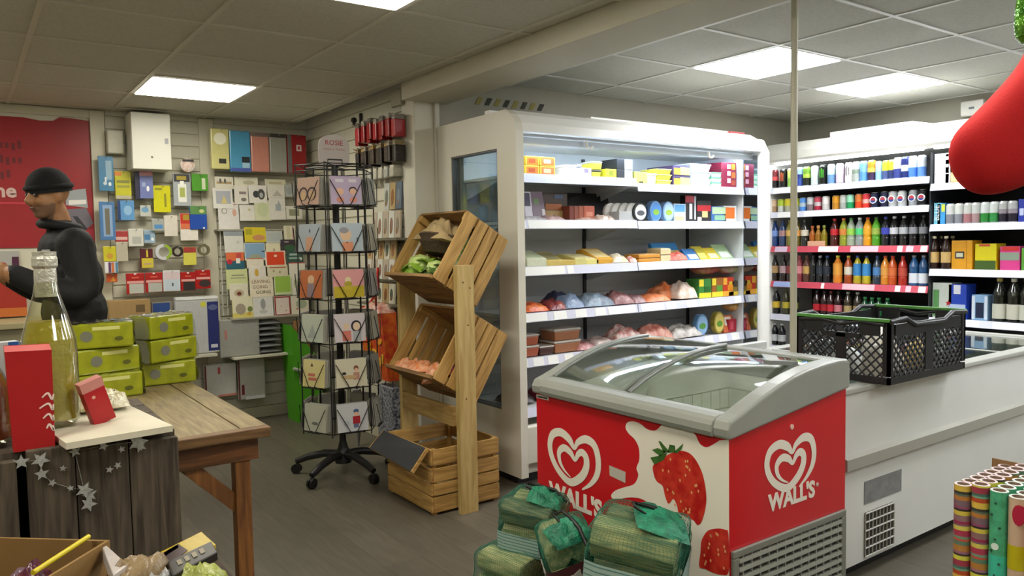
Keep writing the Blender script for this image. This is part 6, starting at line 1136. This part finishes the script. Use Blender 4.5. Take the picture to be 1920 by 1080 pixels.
def slab(name, label, cat, pts, z, th, col, prints=()):
    """a flat pack lying at height z, outline given by photo corners"""
    q = [at(2, z, *p) for p in pts]; t = thing(name, label, cat, tuple(q[0]))
    mb = MB(); mb.prism([(p.x-q[0].x, p.y-q[0].y) for p in q], 2, -th, 0); mb.build('pack', M(col, .35, var=(30, .15)), t, bevel=.0015)
    for pp, c in prints:
        r = [at(2, z+.0006, *p) for p in pp]; MB().prism([(p.x-q[0].x, p.y-q[0].y) for p in r], 2, .0002, .0010).build('printed_panel', M(c, .4), t)
    return t
slab('chocolate_bar', 'yellow boxed bar with dark window lying over the crate corner', 'chocolate bar', [(268, 1050), (378, 996), (405, 1020), (296, 1085)], .980, .022, 'b09a1e', [([(292, 1046), (334, 1020), (352, 1032), (312, 1062)], '3a2a2c'), ([(300, 1040), (332, 1022), (336, 1026), (306, 1046)], 'a86a6a')])
slab('chocolate_bar', 'black boxed bar with pale lettering in front of the yellow bar', 'chocolate bar', [(314, 1052), (396, 1014), (408, 1034), (324, 1078)], .994, .012, '1f1b17', [([(330+i*14, 1052-i*7), (338+i*14, 1048-i*7), (343+i*14, 1056-i*7), (335+i*14, 1060-i*7)], '77705c') for i in range(4)])
slab('white_packet', 'white folded paper packet poking up beside the cardboard box', 'packet', [(192, 1026), (200, 1022), (240, 1058), (212, 1078)], 1.0, .02, 'b9b2ae')
for k, (a, b, c, c2, lab, s) in enumerate(((262, 1072, '8a7656', '6f5c40', 'crumpled brown paper bag between the treats', .085), (305, 1078, 'a9aaa8', '77777c', 'white twisted wrapper in front of the yellow bar', .06), (372, 1074, '7d8a1c', 'a8ac6a', 'green wrapped sweet packet at the stand edge', .07), (178, 1070, 'b4a014', '8a7a10', 'yellow sweet packet inside the box edge', .05))):
    p = at(2, .985, a, b); tag(MB().pillow(s, s*.8, s*.9, seed=k+111, n=12, amp=.7).build('treat_packet', M(c, .3, var=(30, .4, c2), bump=(60, .6)), loc=(p.x, p.y, .958 if k < 3 else .89), rot=(0, 0, k*1.3)), lab, 'packet')
tag(MB().box(-.095, .095, -.11, .11, 0, .07).build('treat_box', M('3a2c1e', .7), loc=(.185, 1.09, .8865), bevel=.002), 'closed dark carton under the boxed bars', 'box')
# ================================================================ VEGETABLE STAND
CWD = WOOD('c09a58', '94713a', 2, 5, 12, .6); CWY = WOOD('c09a58', '94713a', 1, 5, 12, .6); CWX = WOOD('c09a58', '94713a', 0, 5, 12, .6); CWI = WOOD('9a743e', '644824', 1, 5, 12, .65); POST = WOOD('c2ab72', 'a88d52', 2, 4, 9, .6)
vs_ = thing('produce_stand', 'pine produce stand with two upright posts holding tilted crates', 'stand', (2.09, 3.35, 0))
nearp = wb(MB().box(2.04, 2.142, 3.335, 3.372, 0, 1.288), 'post', POST, vs_, bevel=.002)
for x, z in ((2.075, 1.20), (2.115, 1.17), (2.10, .98), (2.08, .60)): wb(MB().cyl((x, 3.3335, z), (x, 3.336, z), .0045, n=8), 'knot', M('5a4426', .7), nearp)
wb(MB().box(2.02, 2.12, 3.928, 3.962, 0, 1.288), 'post', POST, vs_, bevel=.002)
wb(MB().box(2.02, 2.04, 3.372, 3.928, .46, .56), 'rail', WOOD('b0945a', '8a6c3a', 1, 5, 10, .6), vs_)
def tcrate(label, c, tilt):
    D, W_, H_ = .30, .50, .40; t = thing('wooden_crate', label, 'crate', c, (0, tilt, 0), 'tilted produce crates')
    for sy in (-1, 1):
        for k, (a, b) in enumerate(((-.15, -.078), (-.062, .0), (.008, .07), (.080, .15))): MB().box(a, b, sy*W_/2-.006, sy*W_/2+.006, -H_/2, H_/2).build('side_slat', CWD, t, bevel=.002)
        for z in (-H_/2+.025, H_/2-.025): MB().box(-.145, .145, sy*(W_/2-.018)-.009, sy*(W_/2-.018)+.009, z-.02, z+.02).build('corner_batten', CWX, t)
    for sz in (-1, 1):
        for k, (a, b) in enumerate(((-.15, -.055), (-.045, .048), (.056, .15))): MB().box(a, b, -W_/2+.008, W_/2-.008, sz*H_/2-.006, sz*H_/2+.006).build('end_board', CWI, t, bevel=.0015)
    for k in range(4): MB().box(.139, .15, -W_/2+.008, W_/2-.008, -H_/2+.01+k*.0975, -H_/2+.1+k*.0975).build('back_board', CWI, t)
    MB().box(-.172, -.1515, -W_/2, W_/2, -H_/2-.008, -H_/2+.012).build('front_lip', CWI, t, bevel=.002)
    return t
UC, MC, TL_ = (2.165, 3.638, 1.318), (2.15, 3.638, .808), radians(32)
tcrate('upper tilted wooden crate holding salad greens and a brown paper basket', UC, TL_); tcrate('lower tilted wooden crate holding bagged carrots', MC, TL_)
def inc(c, x, y, z): return Vector(c)+Matrix.Rotation(TL_, 3, 'Y') @ Vector((x, y, z))
bc = thing('wooden_crate', 'upright slatted wooden crate standing on the floor under the tilted crates', 'crate', (2.12, 3.665, 0))
for k, (a, b) in enumerate(((.015, .095), (.105, .165), (.175, .245), (.262, .345))):
    for sx in (-1, 1): MB().box(sx*.205-.006, sx*.205+.006, -.25, .25, a, b).build('side_slat', CWY, bc, bevel=.002)
    for sy in (-1, 1): MB().box(-.199, .199, sy*.25-.006, sy*.25+.006, a, b).build('side_slat', CWX, bc, bevel=.002)
for sx in (-1, 1):
    for sy in (-1, 1): MB().box(sx*.187-.011, sx*.187+.011, sy*.232-.011, sy*.232+.011, 0, .345).build('corner_post', CWD, bc)
for k in range(4): MB().box(-.19+k*.097, -.10+k*.097, -.24, .24, .016, .028).build('floor_board', CWY, bc)
q = [Vector((1.90, 3.92, .345)), Vector((1.81, 3.92, .262)), Vector((1.81, 3.42, .240)), Vector((1.90, 3.42, .345))]
n_ = Vector((-.68, 0, .73)); t = thing('slate_board', 'dark chalk board panel sloping off the front of the floor crate', 'board', (1.81, 3.67, .25))
MB().add([p-t.location for p in q]+[p-t.location+n_*.016 for p in q], [(0, 1, 2, 3), (7, 6, 5, 4), (0, 4, 5, 1), (1, 5, 6, 2), (2, 6, 7, 3), (3, 7, 4, 0)]).build('panel', CWY, t)
MB().add([p-t.location+n_*.0165+(Vector((0, -.012, 0)) if p.y > 3.6 else Vector((0, .012, 0))) for p in q]+[p-t.location+n_*.0185+(Vector((0, -.012, 0)) if p.y > 3.6 else Vector((0, .012, 0))) for p in q], [(0, 1, 2, 3), (7, 6, 5, 4), (0, 4, 5, 1), (1, 5, 6, 2), (2, 6, 7, 3), (3, 7, 4, 0)]).build('chalk_surface', M('2c2f33', .6, var=(14, .25)), t)
# produce
t = thing('wicker_basket', 'shallow dark wicker basket lined with crumpled brown paper in the upper crate', 'basket', tuple(inc(UC, -.03, .02, .055)), (0, radians(16), 0))
MB().lathe([(.0005, -.05), (.10, -.05), (.135, .0), (.145, .04), (.137, .042), (.125, 0), (.0005, -.03)], 22, sy=1.25).build('basket', M('4a3a24', .8, var=(60, .5)), t)
MB().tube([(.142*cos(a*pi/11), .178*sin(a*pi/11), .042) for a in range(22)], .007, n=5, closed=True).build('braided_rim', M('5a4830', .8, var=(80, .5)), t)
MB().tube([(0, .172*cos(pi*a/10), .04+.155*sin(pi*a/10)) for a in range(11)], .006, n=6).build('hoop_handle', M('5a4a34', .8), t)
mb = MB().pillow(.27, .36, .24, seed=131, n=18, amp=1.1, flat=.1); mb.build('paper_liner', M('b49c70', .8, var=(9, .3), bump=(20, .5)), t, loc=(0, 0, .0))
def leafy(name, label, pos, r, col, n=9, flat_=.8):
    t = thing(name, label, 'vegetable', tuple(pos)); MB().lathe([(.0005, -r*.6), (r*.6, -r*.45), (r*.8, 0), (r*.55, r*.5), (.0005, r*.65)], 10).build('heart', M('b9cf7a', .5, var=(25, .3)), t)
    for k in range(n):
        a = k*2.4; rr = r*(.75+.25*((k*7) % 3)/2); mb = MB().pillow(r*1.25, r*1.15, r*.5, seed=k+7, n=7, amp=1.2, flat=-.6)
        mb.build('leaf', M(col, .45, var=(20, .35), bump=(40, .6)), t, loc=(rr*.55*cos(a), rr*.55*sin(a), -r*.15+r*.12*(k % 3)), rot=(.7*sin(a), -.7*cos(a), a))
    return t
leafy('lettuce', 'pale green lettuce at the lower lip of the upper crate', inc(UC, -.085, .08, -.095), .095, '8fb83a'); leafy('lettuce', 'small darker lettuce beside the pale one in the upper crate', inc(UC, -.085, -.11, -.115), .075, '5a7a3a')
t = thing('bagged_greens', 'tall clear bag of green beans standing at the back of the upper crate', 'vegetable', tuple(inc(UC, -.03, -.16, .05)), (0, .15, 0)); MB().lathe([(.0005, -.11), (.04, -.10), (.045, 0), (.03, .07), (.012, .12), (.022, .15)], 12).build('bag', M('6f8f3a', .2, var=(35, .5, 'a9b894')), t)
for k in range(5): tag(MB().pillow(.15, .13, .13, seed=k+141, n=12, amp=.6).build('carrot_bag', M('d8702c', .22, var=(25, .5, 'dcb090'), bump=(50, .6)), loc=inc(MC, -.07+.04*(k % 2), .17-.085*k, -.188+.02*(k % 2)), rot=(0, radians(24), .4*k)), ('crinkled clear bag of carrots nearest the far post', 'crinkled clear bag of carrots second from the far post', 'crinkled bag of carrots in the middle', 'clear bag of carrots beside the red net', 'clear bag of carrots against the near slats')[k]+' of the lower crate', 'carrots', 'carrot bags')
for k in range(3): tag(MB().pillow(.13, .13, .14, seed=k+151, n=12, amp=.6).build('onion_net', M(('a82f3a', '8a2a5a', 'b8443a')[k], .3, var=(40, .5, '5a2030'), bump=(70, .6)), loc=inc(MC, .03, -.02-.085*k, -.16), rot=(0, radians(20), k)), ('scarlet net of onions', 'purple net of onions', 'brick red net of onions')[k]+' at the back of the lower crate', 'onions')
tag(MB().pillow(.13, .2, .12, seed=161, n=12, amp=.5).build('banana_bag', M('a8962a', .4, var=(12, .4, '6a6a2a')), loc=(2.40, 3.66, .0)), 'yellow bag lying behind the floor crate', 'bag') if False else None
tag(MB().pillow(.20, .24, .10, seed=162, n=12, amp=.4).build('potato_bag', M('a89468', .6, var=(18, .3)), loc=(2.12, 3.70, .03)), 'tan paper sack of potatoes inside the floor crate', 'potatoes')
# ================================================================ NETS OF FIREWOOD
def lump(sx, sy, sz, seed, n=9, p=5, amp=.05):
    mb = MB(); 
    faces = [((1, 0, 0), (0, 1, 0), (0, 0, 1)), ((-1, 0, 0), (0, 0, 1), (0, 1, 0)), ((0, 1, 0), (0, 0, 1), (1, 0, 0)), ((0, -1, 0), (1, 0, 0), (0, 0, 1)), ((0, 0, 1), (1, 0, 0), (0, 1, 0)), ((0, 0, -1), (0, 1, 0), (1, 0, 0))]
    for N_, A_, B_ in faces:
        vs = []
        for j in range(n+1):
            for i in range(n+1):
                u, v = i/n*2-1, j/n*2-1
                q = Vector(N_)+Vector(A_)*u+Vector(B_)*v; l = (abs(q.x)**p+abs(q.y)**p+abs(q.z)**p)**(1/p); q /= l
                k = 1+amp*noise.noise(q*2.3+Vector((seed*3.1, 0, 0)))*2+amp*.5*noise.noise(q*6+Vector((0, seed, 0)))
                vs.append((q.x*sx/2*k, q.y*sy/2*k, sz/2+q.z*sz/2*(k if q.z > -.8 else 1)))
        mb.add(vs, [(j*(n+1)+i, j*(n+1)+i+1, (j+1)*(n+1)+i+1, (j+1)*(n+1)+i) for j in range(n) for i in range(n)], 0, True)
    return mb
LOG = [WOOD('c2c08a', '7a8a58', 1, 9, 8, .75), WOOD('a8aa72', '5a7454', 1, 9, 8, .75), WOOD('8a8c62', '465c4a', 1, 12, 8, .8)]
NET = M('176a52', .45)
def firewood(label, c, size, rot, band, seed, top=True):
    t = thing('firewood_net', label, 'firewood', c, rot, 'nets of firewood'); rs = random.Random(seed); sx, sy, sz = size
    for i in range(2):
        for k in range(2):
            cx, cz = (i-.5)*sx*.47, sz*(.26+.48*k); a0 = rs.uniform(0, 1); m = 6
            poly = [(cx+sx*.30*cos(a0+2*pi*q/m)*rs.uniform(.86, 1.08), max(.004, cz+sz*.30*sin(a0+2*pi*q/m)*rs.uniform(.86, 1.08))) for q in range(m)]
            MB().prism([(max(-sx*.5, min(sx*.5, x)), min(sz*.99, z)) for x, z in poly], 1, -sy*.47+rs.uniform(0, .02), sy*.47-rs.uniform(0, .02)).build('log', LOG[(i+2*k+seed) % 3], t, bevel=.006)
    nm = lump(sx*1.04, sy*1.02, sz*1.02, seed, n=24, p=9, amp=.03).build('net', NET, t); w = nm.modifiers.new('weave', 'WIREFRAME'); w.thickness = .0015; w.use_even_offset = False
    if band:
        z0, z1, cb = band; mb = MB(); n = 32; vs = []
        for z in (z0, (z0+z1)/2, z1):
            for k in range(n):
                a = 2*pi*k/n; q = Vector((cos(a), sin(a))); l = (abs(q.x)**9+abs(q.y)**9)**(1/9); sl = .10*(q.x/l)*.5
                vs.append((q.x/l*sx*.535, q.y/l*sy*.535, (z+sl)*sz))
        mb.add(vs, [(r*n+k, r*n+(k+1) % n, (r+1)*n+(k+1) % n, (r+1)*n+k) for r in range(2) for k in range(n)], 0, False)
        bo = mb.build('paper_band', cb, t)
        if cb is STRIPE:
            for i in range(6):
                d0 = (z1-z0)*(i+.5)/6*sz; m2 = MB(); v2 = [(x*1.006, y*1.006, z+d0+d) for d in (-.002, .002) for x, y, z in vs[:n]]
                m2.add(v2, [(k, (k+1) % n, n+(k+1) % n, n+k) for k in range(n)]); m2.build('printed_line', M('5f8f8a', .5), bo)
        else:
            zc = (z0+z1)/2*sz
            MB().prism([(.05*(1 if k % 2 == 0 else .45)*sin(k*pi/5), zc+.040*(1 if k % 2 == 0 else .45)*cos(k*pi/5)) for k in range(10)], 0, -sx*.55, -sx*.537).build('star_print', M('b9b6ac', .5), bo)
            MB().prism([(.06*(1 if k % 2 == 0 else .35)*sin(k*pi/4+.3), zc+.03*(1 if k % 2 == 0 else .5)*cos(k*pi/4+.3)) for k in range(8)], 1, -sy*.55, -sy*.537).build('star_print', M('b9b6ac', .5), bo)
    if top:
        MB().pillow(sx*.85, sy*.62, .06, seed=seed+5, n=14, amp=1.0, flat=.3).build('net_bunch', M('0d5a44', .5, var=(22, .5, '1f8a66'), bump=(60, 1.)), t, loc=(sx*.06, -sy*.20, sz*.955), rot=(.25, .05, .3))
        MB().tube([(.0, -.02, sz+.02), (-.02, .02, sz+.05), (.015, .035, sz+.045), (.035, -.01, sz+.035), (.05, -.07, sz+.022), (.055, -.12, sz-.02)], [.004, .005, .006, .007, .008, .006], n=6).build('black_tie', M('0f1312', .4), t)
    return t
STRIPE = M('a9c4bc', .55); MAROON = M('4a1f26', .5)
firewood('lowest firewood net under the large one beside the red freezer', (1.71, 1.74, 0), (.27, .29, .255), (0, 0, .25), None, 3, False)
firewood('large firewood net with striped band on top of the pile', (1.735, 1.77, .275), (.235, .29, .235), (.12, -.10, .55), (.08, .55, STRIPE), 2)
firewood('firewood net hidden under the maroon labelled one', (1.73, 2.06, 0), (.24, .24, .18), (0, 0, -.1), None, 5, False)
firewood('firewood net with maroon star label in the middle of the pile', (1.735, 2.08, .195), (.18, .20, .20), (.12, -.22, -.5), (.08, .58, MAROON), 4)
firewood('lowest firewood net at the far end of the pile', (1.73, 2.42, 0), (.24, .26, .20), (0, 0, .2), None, 7, False)
firewood('firewood net with pale striped band at the far end of the pile', (1.80, 2.40, .215), (.19, .23, .185), (.05, -.10, .45), (-.02, .40, STRIPE), 6)
# ================================================================ ROLLS OF GIFT WRAP
bxr = thing('roll_box', 'open cardboard box packed with gift wrap rolls', 'box', (2.53, .93, 0))
for a in ((-.19, .17, .175, .180), (-.19, .17, -.180, -.175), (.17, .175, -.18, .18), (-.195, -.19, -.18, .18)): MB().box(*a, 0, .672 if a[0] > 0 else .09).build('box_wall', M('8a6a44', .7), bxr)
MB().box(-.19, .17, -.175, .175, 0, .004).build('box_floor', M('8a6a44', .7), bxr)
MULTI = ['9a2f52', '8a6a6a', 'c9b84a', '2c2a2c', '8a4a66', '77606a', 'b0763a', '5a6a5c', '3a3a34', 'd0b04a', 'b04a2a', '6a9a80', '4a6a60', '9a3a4a', 'c9c84a', '3a3234', '9a6a7c', 'b07a3a', '5f7a66', 'c0503a', '6f8f78', 'a83a52', 'c9be5a', '7a5a66']
def roll(label, x, y, pat, h=.66, seed=0):
    t = thing('gift_wrap_roll', label, 'gift wrap', (x, y, .0045), group='gift wrap rolls'); r = .0238
    if pat == 'stripe':
        prof = []; mi = []; z = 0; k = seed; hs = []
        prof.append((r, 0))
        while z < h-.001:
            d = min(h-z, (.008, .018, .013, .006)[k % 4]); z += d; prof.append((r, z)); mi.append(k % len(MULTI)); k += 1
        MB().lathe(prof, 16, mi).build('paper', [M(c, .35) for c in MULTI], t)
    else:
        base = {'green': '4fae82', 'beige': 'c2a68c', 'red': 'b83a48', 'white': 'cfc6c0'}[pat]
        MB().lathe([(r, 0), (r, h)], 16).build('paper', M(base, .35, var=(50, .3) if pat == 'green' else None), t)
        if pat == 'green': 
            for k in range(7): MB().cyl((-r-.0006, .012*sin(k*2.1), h*.95-k*.035), (-r*.7, .012*sin(k*2.1), h*.95-k*.035), .0035, n=8).build('printed_dot', M('2a4a3c', .4), t)
            MB().lathe([(r+.0005, h*.48), (r+.0005, h*.72)], 16).build('label_band', M('3fb89a', .35), t); MB().cyl((-r-.0012, 0, h*.76), (-r*.6, 0, h*.76), .010, n=12).build('white_dot', M('cfe0d8', .4), t)
        if pat == 'beige':
            for z, c, dy in ((.93, 'a81f3c', -.4), (.74, 'b4a810', 0), (.52, '3aa48a', .1), (.36, 'c05a2a', .2)):
                n = 12; MB().lathe([(r+.0005, h*z-.035), (r+.0005, h*z+.035)], 16).build('printed_disc', M(c, .35), t) if z < .9 else MB().prism([(dy*r+.016*cos(2*pi*k/n), h*z+.03*sin(2*pi*k/n)) for k in range(n)], 0, -r-.0008, -r*.5).build('printed_disc', M(c, .35), t)
        if pat == 'red':
            MB().lathe([(r+.0005, h*.55), (r+.0005, h*.72)], 16).build('printed_band', M('d2b8a8', .35), t); MB().lathe([(r+.0006, h*.86), (r+.0006, h*.95)], 16).build('printed_band', M('d85a3a', .35), t)
    MB().lathe([(r, h-.0005), (r*.97, h+.001), (r*.72, h+.001), (r*.70, h-.02), (.0005, h-.02)], 16, [0, 0, 1, 1]).build('tube_end', [M('d6c2c4' if pat == 'stripe' else 'cfd6d0', .5), M('8a7464', .7)], t)
    return t
PT = ['stripe', 'stripe', 'green', 'beige', 'red', 'green', 'stripe']
NMS = {'stripe': 'multicoloured striped', 'green': 'sea green dotted', 'beige': 'beige spotted', 'red': 'red banded'}
for i in range(7):
    for j in range(7):
        pat = PT[j] if i == 0 else (['stripe', 'stripe', 'green', 'green', 'green', 'beige', 'red'][j])
        roll('%s gift wrap roll, %s from the chest freezer side in the %s row' % (NMS[pat], ORD[j], ORD[i]), 2.392+i*.0482, 1.060-j*.0492, pat, .655+.006*((i*3+j*5) % 3), seed=j*3+i)
# ================================================================ HANGING DECORATIONS (foreground, right)
c0 = at(1, .47, 1862, 300)
t = thing('christmas_stocking', 'big red felt stocking toe hanging close at the right edge of the photo', 'stocking', (c0.x, c0.y, c0.z))
ax = Vector((RGT.x, RGT.y, 0)).normalized(); up = Vector((0, 0, 1)); nr = Vector((FWD.x, FWD.y, 0)).normalized()
def SP(u, v, w=0): return ax*u+up*v+nr*w
mb = MB(); path = [(-.053, -.010, .004), (-.051, -.009, .018), (-.045, -.007, .033), (-.033, -.003, .046), (-.015, .003, .054), (.008, .013, .060), (.034, .032, .064), (.066, .056, .070), (.094, .086, .073), (.112, .135, .066), (.116, .20, .057), (.118, .26, .060)]
vs = []; n = 24
for i, (u, v, r) in enumerate(path):
    a = path[max(i-1, 0)]; b = path[min(i+1, len(path)-1)]; d = Vector((b[0]-a[0], b[1]-a[1])).normalized(); nn = Vector((-d.y, d.x))
    for k in range(n): 
        q = 2*pi*k/n; vs.append(SP(u+nn.x*r*cos(q), v+nn.y*r*cos(q), r*.62*sin(q)))
fs = [(i*n+k, i*n+(k+1) % n, (i+1)*n+(k+1) % n, (i+1)*n+k) for i in range(len(path)-1) for k in range(n)]
mb.add(vs, fs+[tuple(range(n-1, -1, -1)), tuple(range((len(path)-1)*n, len(path)*n))], 0, True)
o = mb.build('felt_foot', M('cc0f16', .85, var=(400, .08), bump=(500, .12)), t); ss = o.modifiers.new('smooth', 'SUBSURF'); ss.levels = 1; ss.render_levels = 2
mb = MB(); vs = []
for v in (.25, .33):
    for k in range(n): q = 2*pi*k/n; vs.append(SP(.118+.066*cos(q), v, .045*sin(q)))
mb.add(vs, [(k, (k+1) % n, n+(k+1) % n, n+k) for k in range(n)], 0, True).build('white_cuff', M('e6e2da', .9, bump=(200, .6)), t)
MB().tube([SP(.17, .30), SP(.18, .38), SP(.17, .5), SP(.17, ZR-c0.z)], .003, n=5).build('hanging_cord', M('d6d2c8', .7), t)
c1 = at(1, .50, 1932, 40)
t = thing('green_ornament', 'glossy green foil ornament hanging at the upper right corner of the photo', 'ornament', tuple(c1))
MB().lathe([(.0005, -.034), (.012, -.031), (.019, -.022), (.021, -.005), (.020, .02), (.017, .045), (.008, .06), (.0005, .065)], 18).build('bauble', M('2f6a1a', .12, .5, var=(60, .5, '6aa83a'), bump=(60, .5)), t)
MB().cyl((0, 0, .06), (0, 0, ZR-c1.z), .0012, n=5).build('thread', M('c9c9c0', .5), t)
# ================================================================ PERSON
def person():
    H = Vector((.378, 4.565, 1.682)); f = Vector((-.86, -.50, -.14)).normalized(); s = f.cross(Vector((0, 0, 1))).normalized(); u = s.cross(f)
    mb = MB()
    def ell(c, rx, ry, rz, X=f, Y=s, Z=u, n=16):
        vs = []; m = 10
        for j in range(m+1):
            a = pi*j/m
            for i in range(n): b = 2*pi*i/n; vs.append(Vector(c)+X*(rx*sin(a)*cos(b))+Y*(ry*sin(a)*sin(b))+Z*(rz*cos(a)))
        mb.add(vs, [(j*n+i, j*n+(i+1) % n, (j+1)*n+(i+1) % n, (j+1)*n+i) for j in range(m) for i in range(n)], 0, True)
    def limb(pts, rs, n=14, sy=1):
        P = spline([Vector((*p, r)) if False else Vector(p) for p in pts], 5); RR = []
        for i in range(len(pts)-1):
            for k in range(5): RR.append(rs[i]+(rs[i+1]-rs[i])*k/5)
        RR.append(rs[-1]); mb.tube(P, RR, n=n)
        ell(P[0], rs[0], rs[0], rs[0]); ell(P[-1], rs[-1], rs[-1], rs[-1])
    ell(H+u*.03-f*.012, .100, .078, .098); ell(H-u*.035+f*.014, .080, .066, .085); ell(H-u*.092+f*.052, .034, .036, .026)
    mb.tube([H+f*.088+u*.018, H+f*.108-u*.012, H+f*.116-u*.028], [.010, .014, .017], n=8); ell(H+f*.104-u*.031, .018, .019, .012)
    ell(H+f*.082+u*.032, .014, .055, .010); ell(H+f*.078-u*.028+s*.036, .02, .02, .018); ell(H+f*.078-u*.028-s*.036, .02, .02, .018); ell(H+f*.086-u*.064, .013, .028, .011)
    for q in (1, -1): ell(H+s*q*.077-f*.008-u*.012, .020, .010, .034)
    limb([(.405, 4.585, 1.60), (.43, 4.60, 1.50)], [.058, .065])
    X, Y, Z = Vector((1, 0, 0)), Vector((0, 1, 0)), Vector((0, 0, 1))
    for c, a, b, h in (((.455, 4.60, 1.40), .135, .205, .125), ((.465, 4.60, 1.25), .155, .21, .17), ((.475, 4.60, 1.08), .155, .205, .17), ((.48, 4.60, .92), .155, .20, .14)): ell(c, a, b, h, X, Y, Z)
    limb([(.47, 4.41, 1.425), (.49, 4.345, 1.20), (.35, 4.34, 1.215), (.21, 4.40, 1.285)], [.088, .072, .062, .050]); limb([(.46, 4.79, 1.425), (.46, 4.85, 1.20), (.34, 4.83, 1.18), (.20, 4.74, 1.27)], [.088, .072, .06, .05])
    for (hx, hy, hz, q) in ((.165, 4.42, 1.30, 1), (.155, 4.72, 1.285, -1)):
        hc = Vector((hx, hy, hz)); ell(hc, .045, .016, .040, X, Y, Z)
        for k, (dz, L) in enumerate(((.030, .050), (.010, .058), (-.010, .055), (-.030, .043))): mb.tube([hc+Vector((-.03, 0, dz)), hc+Vector((-.03-L*.6, q*.004, dz*1.1)), hc+Vector((-.03-L, q*.020, dz*1.1-.006))], [.0095, .009, .0075], n=7)
        mb.tube([hc+Vector((.01, q*.012, .030)), hc+Vector((-.02, q*.034, .045)), hc+Vector((-.045, q*.040, .040))], [.012, .0105, .009], n=7)
    for y in (4.51, 4.69): limb([(.48, y, .88), (.46, y, .50), (.485, y, .09)], [.098, .070, .048]); ell((.435, y, .045), .125, .045, .044, X, Y, Z)
    o = mb.build('person', BLACK); r = o.modifiers.new('skin', 'REMESH'); r.mode = 'VOXEL'; r.voxel_size = .0085; r.use_smooth_shade = True; sm = o.modifiers.new('soft', 'SMOOTH'); sm.factor = .5; sm.iterations = 3
    bpy.context.view_layer.update(); me = bpy.data.meshes.new_from_object(o.evaluated_get(bpy.context.evaluated_depsgraph_get()))
    bpy.data.objects.remove(o)
    me.materials.clear()
    for m in (M('15161a', .75, var=(14, .3), bump=(25, .5)), M('b08058', .55, var=(20, .15)), M('1d1f26', .8), M('121212', .5), M('7d5f4a', .6)): me.materials.append(m)
    for p in me.polygons:
        c = p.center; k = 0
        if c.z > 1.555 and (c-H).length < .17: k = 1
        if k == 1 and (c-H).dot(f) > .015 and (c-H).dot(u) < -.045: k = 4
        if c.x < .185 and c.z > 1.2: k = 1
        if c.z < .80: k = 2
        if c.z < .095: k = 3
        p.material_index = k; p.use_smooth = True
    o = link('person', me); tag(o, 'person in black beanie and black jacket standing behind the table, facing the poster', 'person')
    # clothing and features as parts
    mb2 = MB(); vs = []; n = 24; m = 9
    for j in range(m+1):
        a = (pi*.56)*j/m
        for i in range(n): b = 2*pi*i/n; vs.append(H+u*.030-f*.012+f*(.112*sin(a)*cos(b))+s*(.091*sin(a)*sin(b))+u*(.108*cos(a)))
    mb2.add(vs, [(j*n+i, j*n+(i+1) % n, (j+1)*n+(i+1) % n, (j+1)*n+i) for j in range(m) for i in range(n)], 0, True)
    hat = mb2.build('beanie', M('17171a', .9, bump=(120, .6)), o)
    MB().tube([H+u*.038-f*.012+f*(.108*cos(2*pi*i/24))+s*(.088*sin(2*pi*i/24)) for i in range(24)], .013, n=8, closed=True).build('beanie_fold', M('131316', .9, bump=(120, .6)), hat)
    for q in (1, -1):
        MB().lathe([(.0005, -.010), (.008, -.006), (.0105, 0), (.008, .006), (.0005, .010)], 10).build('eye', M('3a2a20', .2), o, loc=H+f*.086+s*q*.033+u*.004)
    MB().tube([H+f*.091-u*.060+s*.022, H+f*.098-u*.058, H+f*.091-u*.060-s*.022], .004, n=6).build('mouth', M('7a4238', .5), o)
    MB().tube([Vector((.425+.082*cos(2*pi*i/20), 4.595+.088*sin(2*pi*i/20), 1.525-.012*cos(2*pi*i/20))) for i in range(20)], .024, n=8, closed=True).build('jacket_collar', M('121317', .75), o)
    MB().obox((.345, 4.42, 1.40), (.01, .05, .008), Matrix.Rotation(.5, 3, 'Z')).build('reflective_mark', M('c2c4c4', .4), o)
    return o
person()
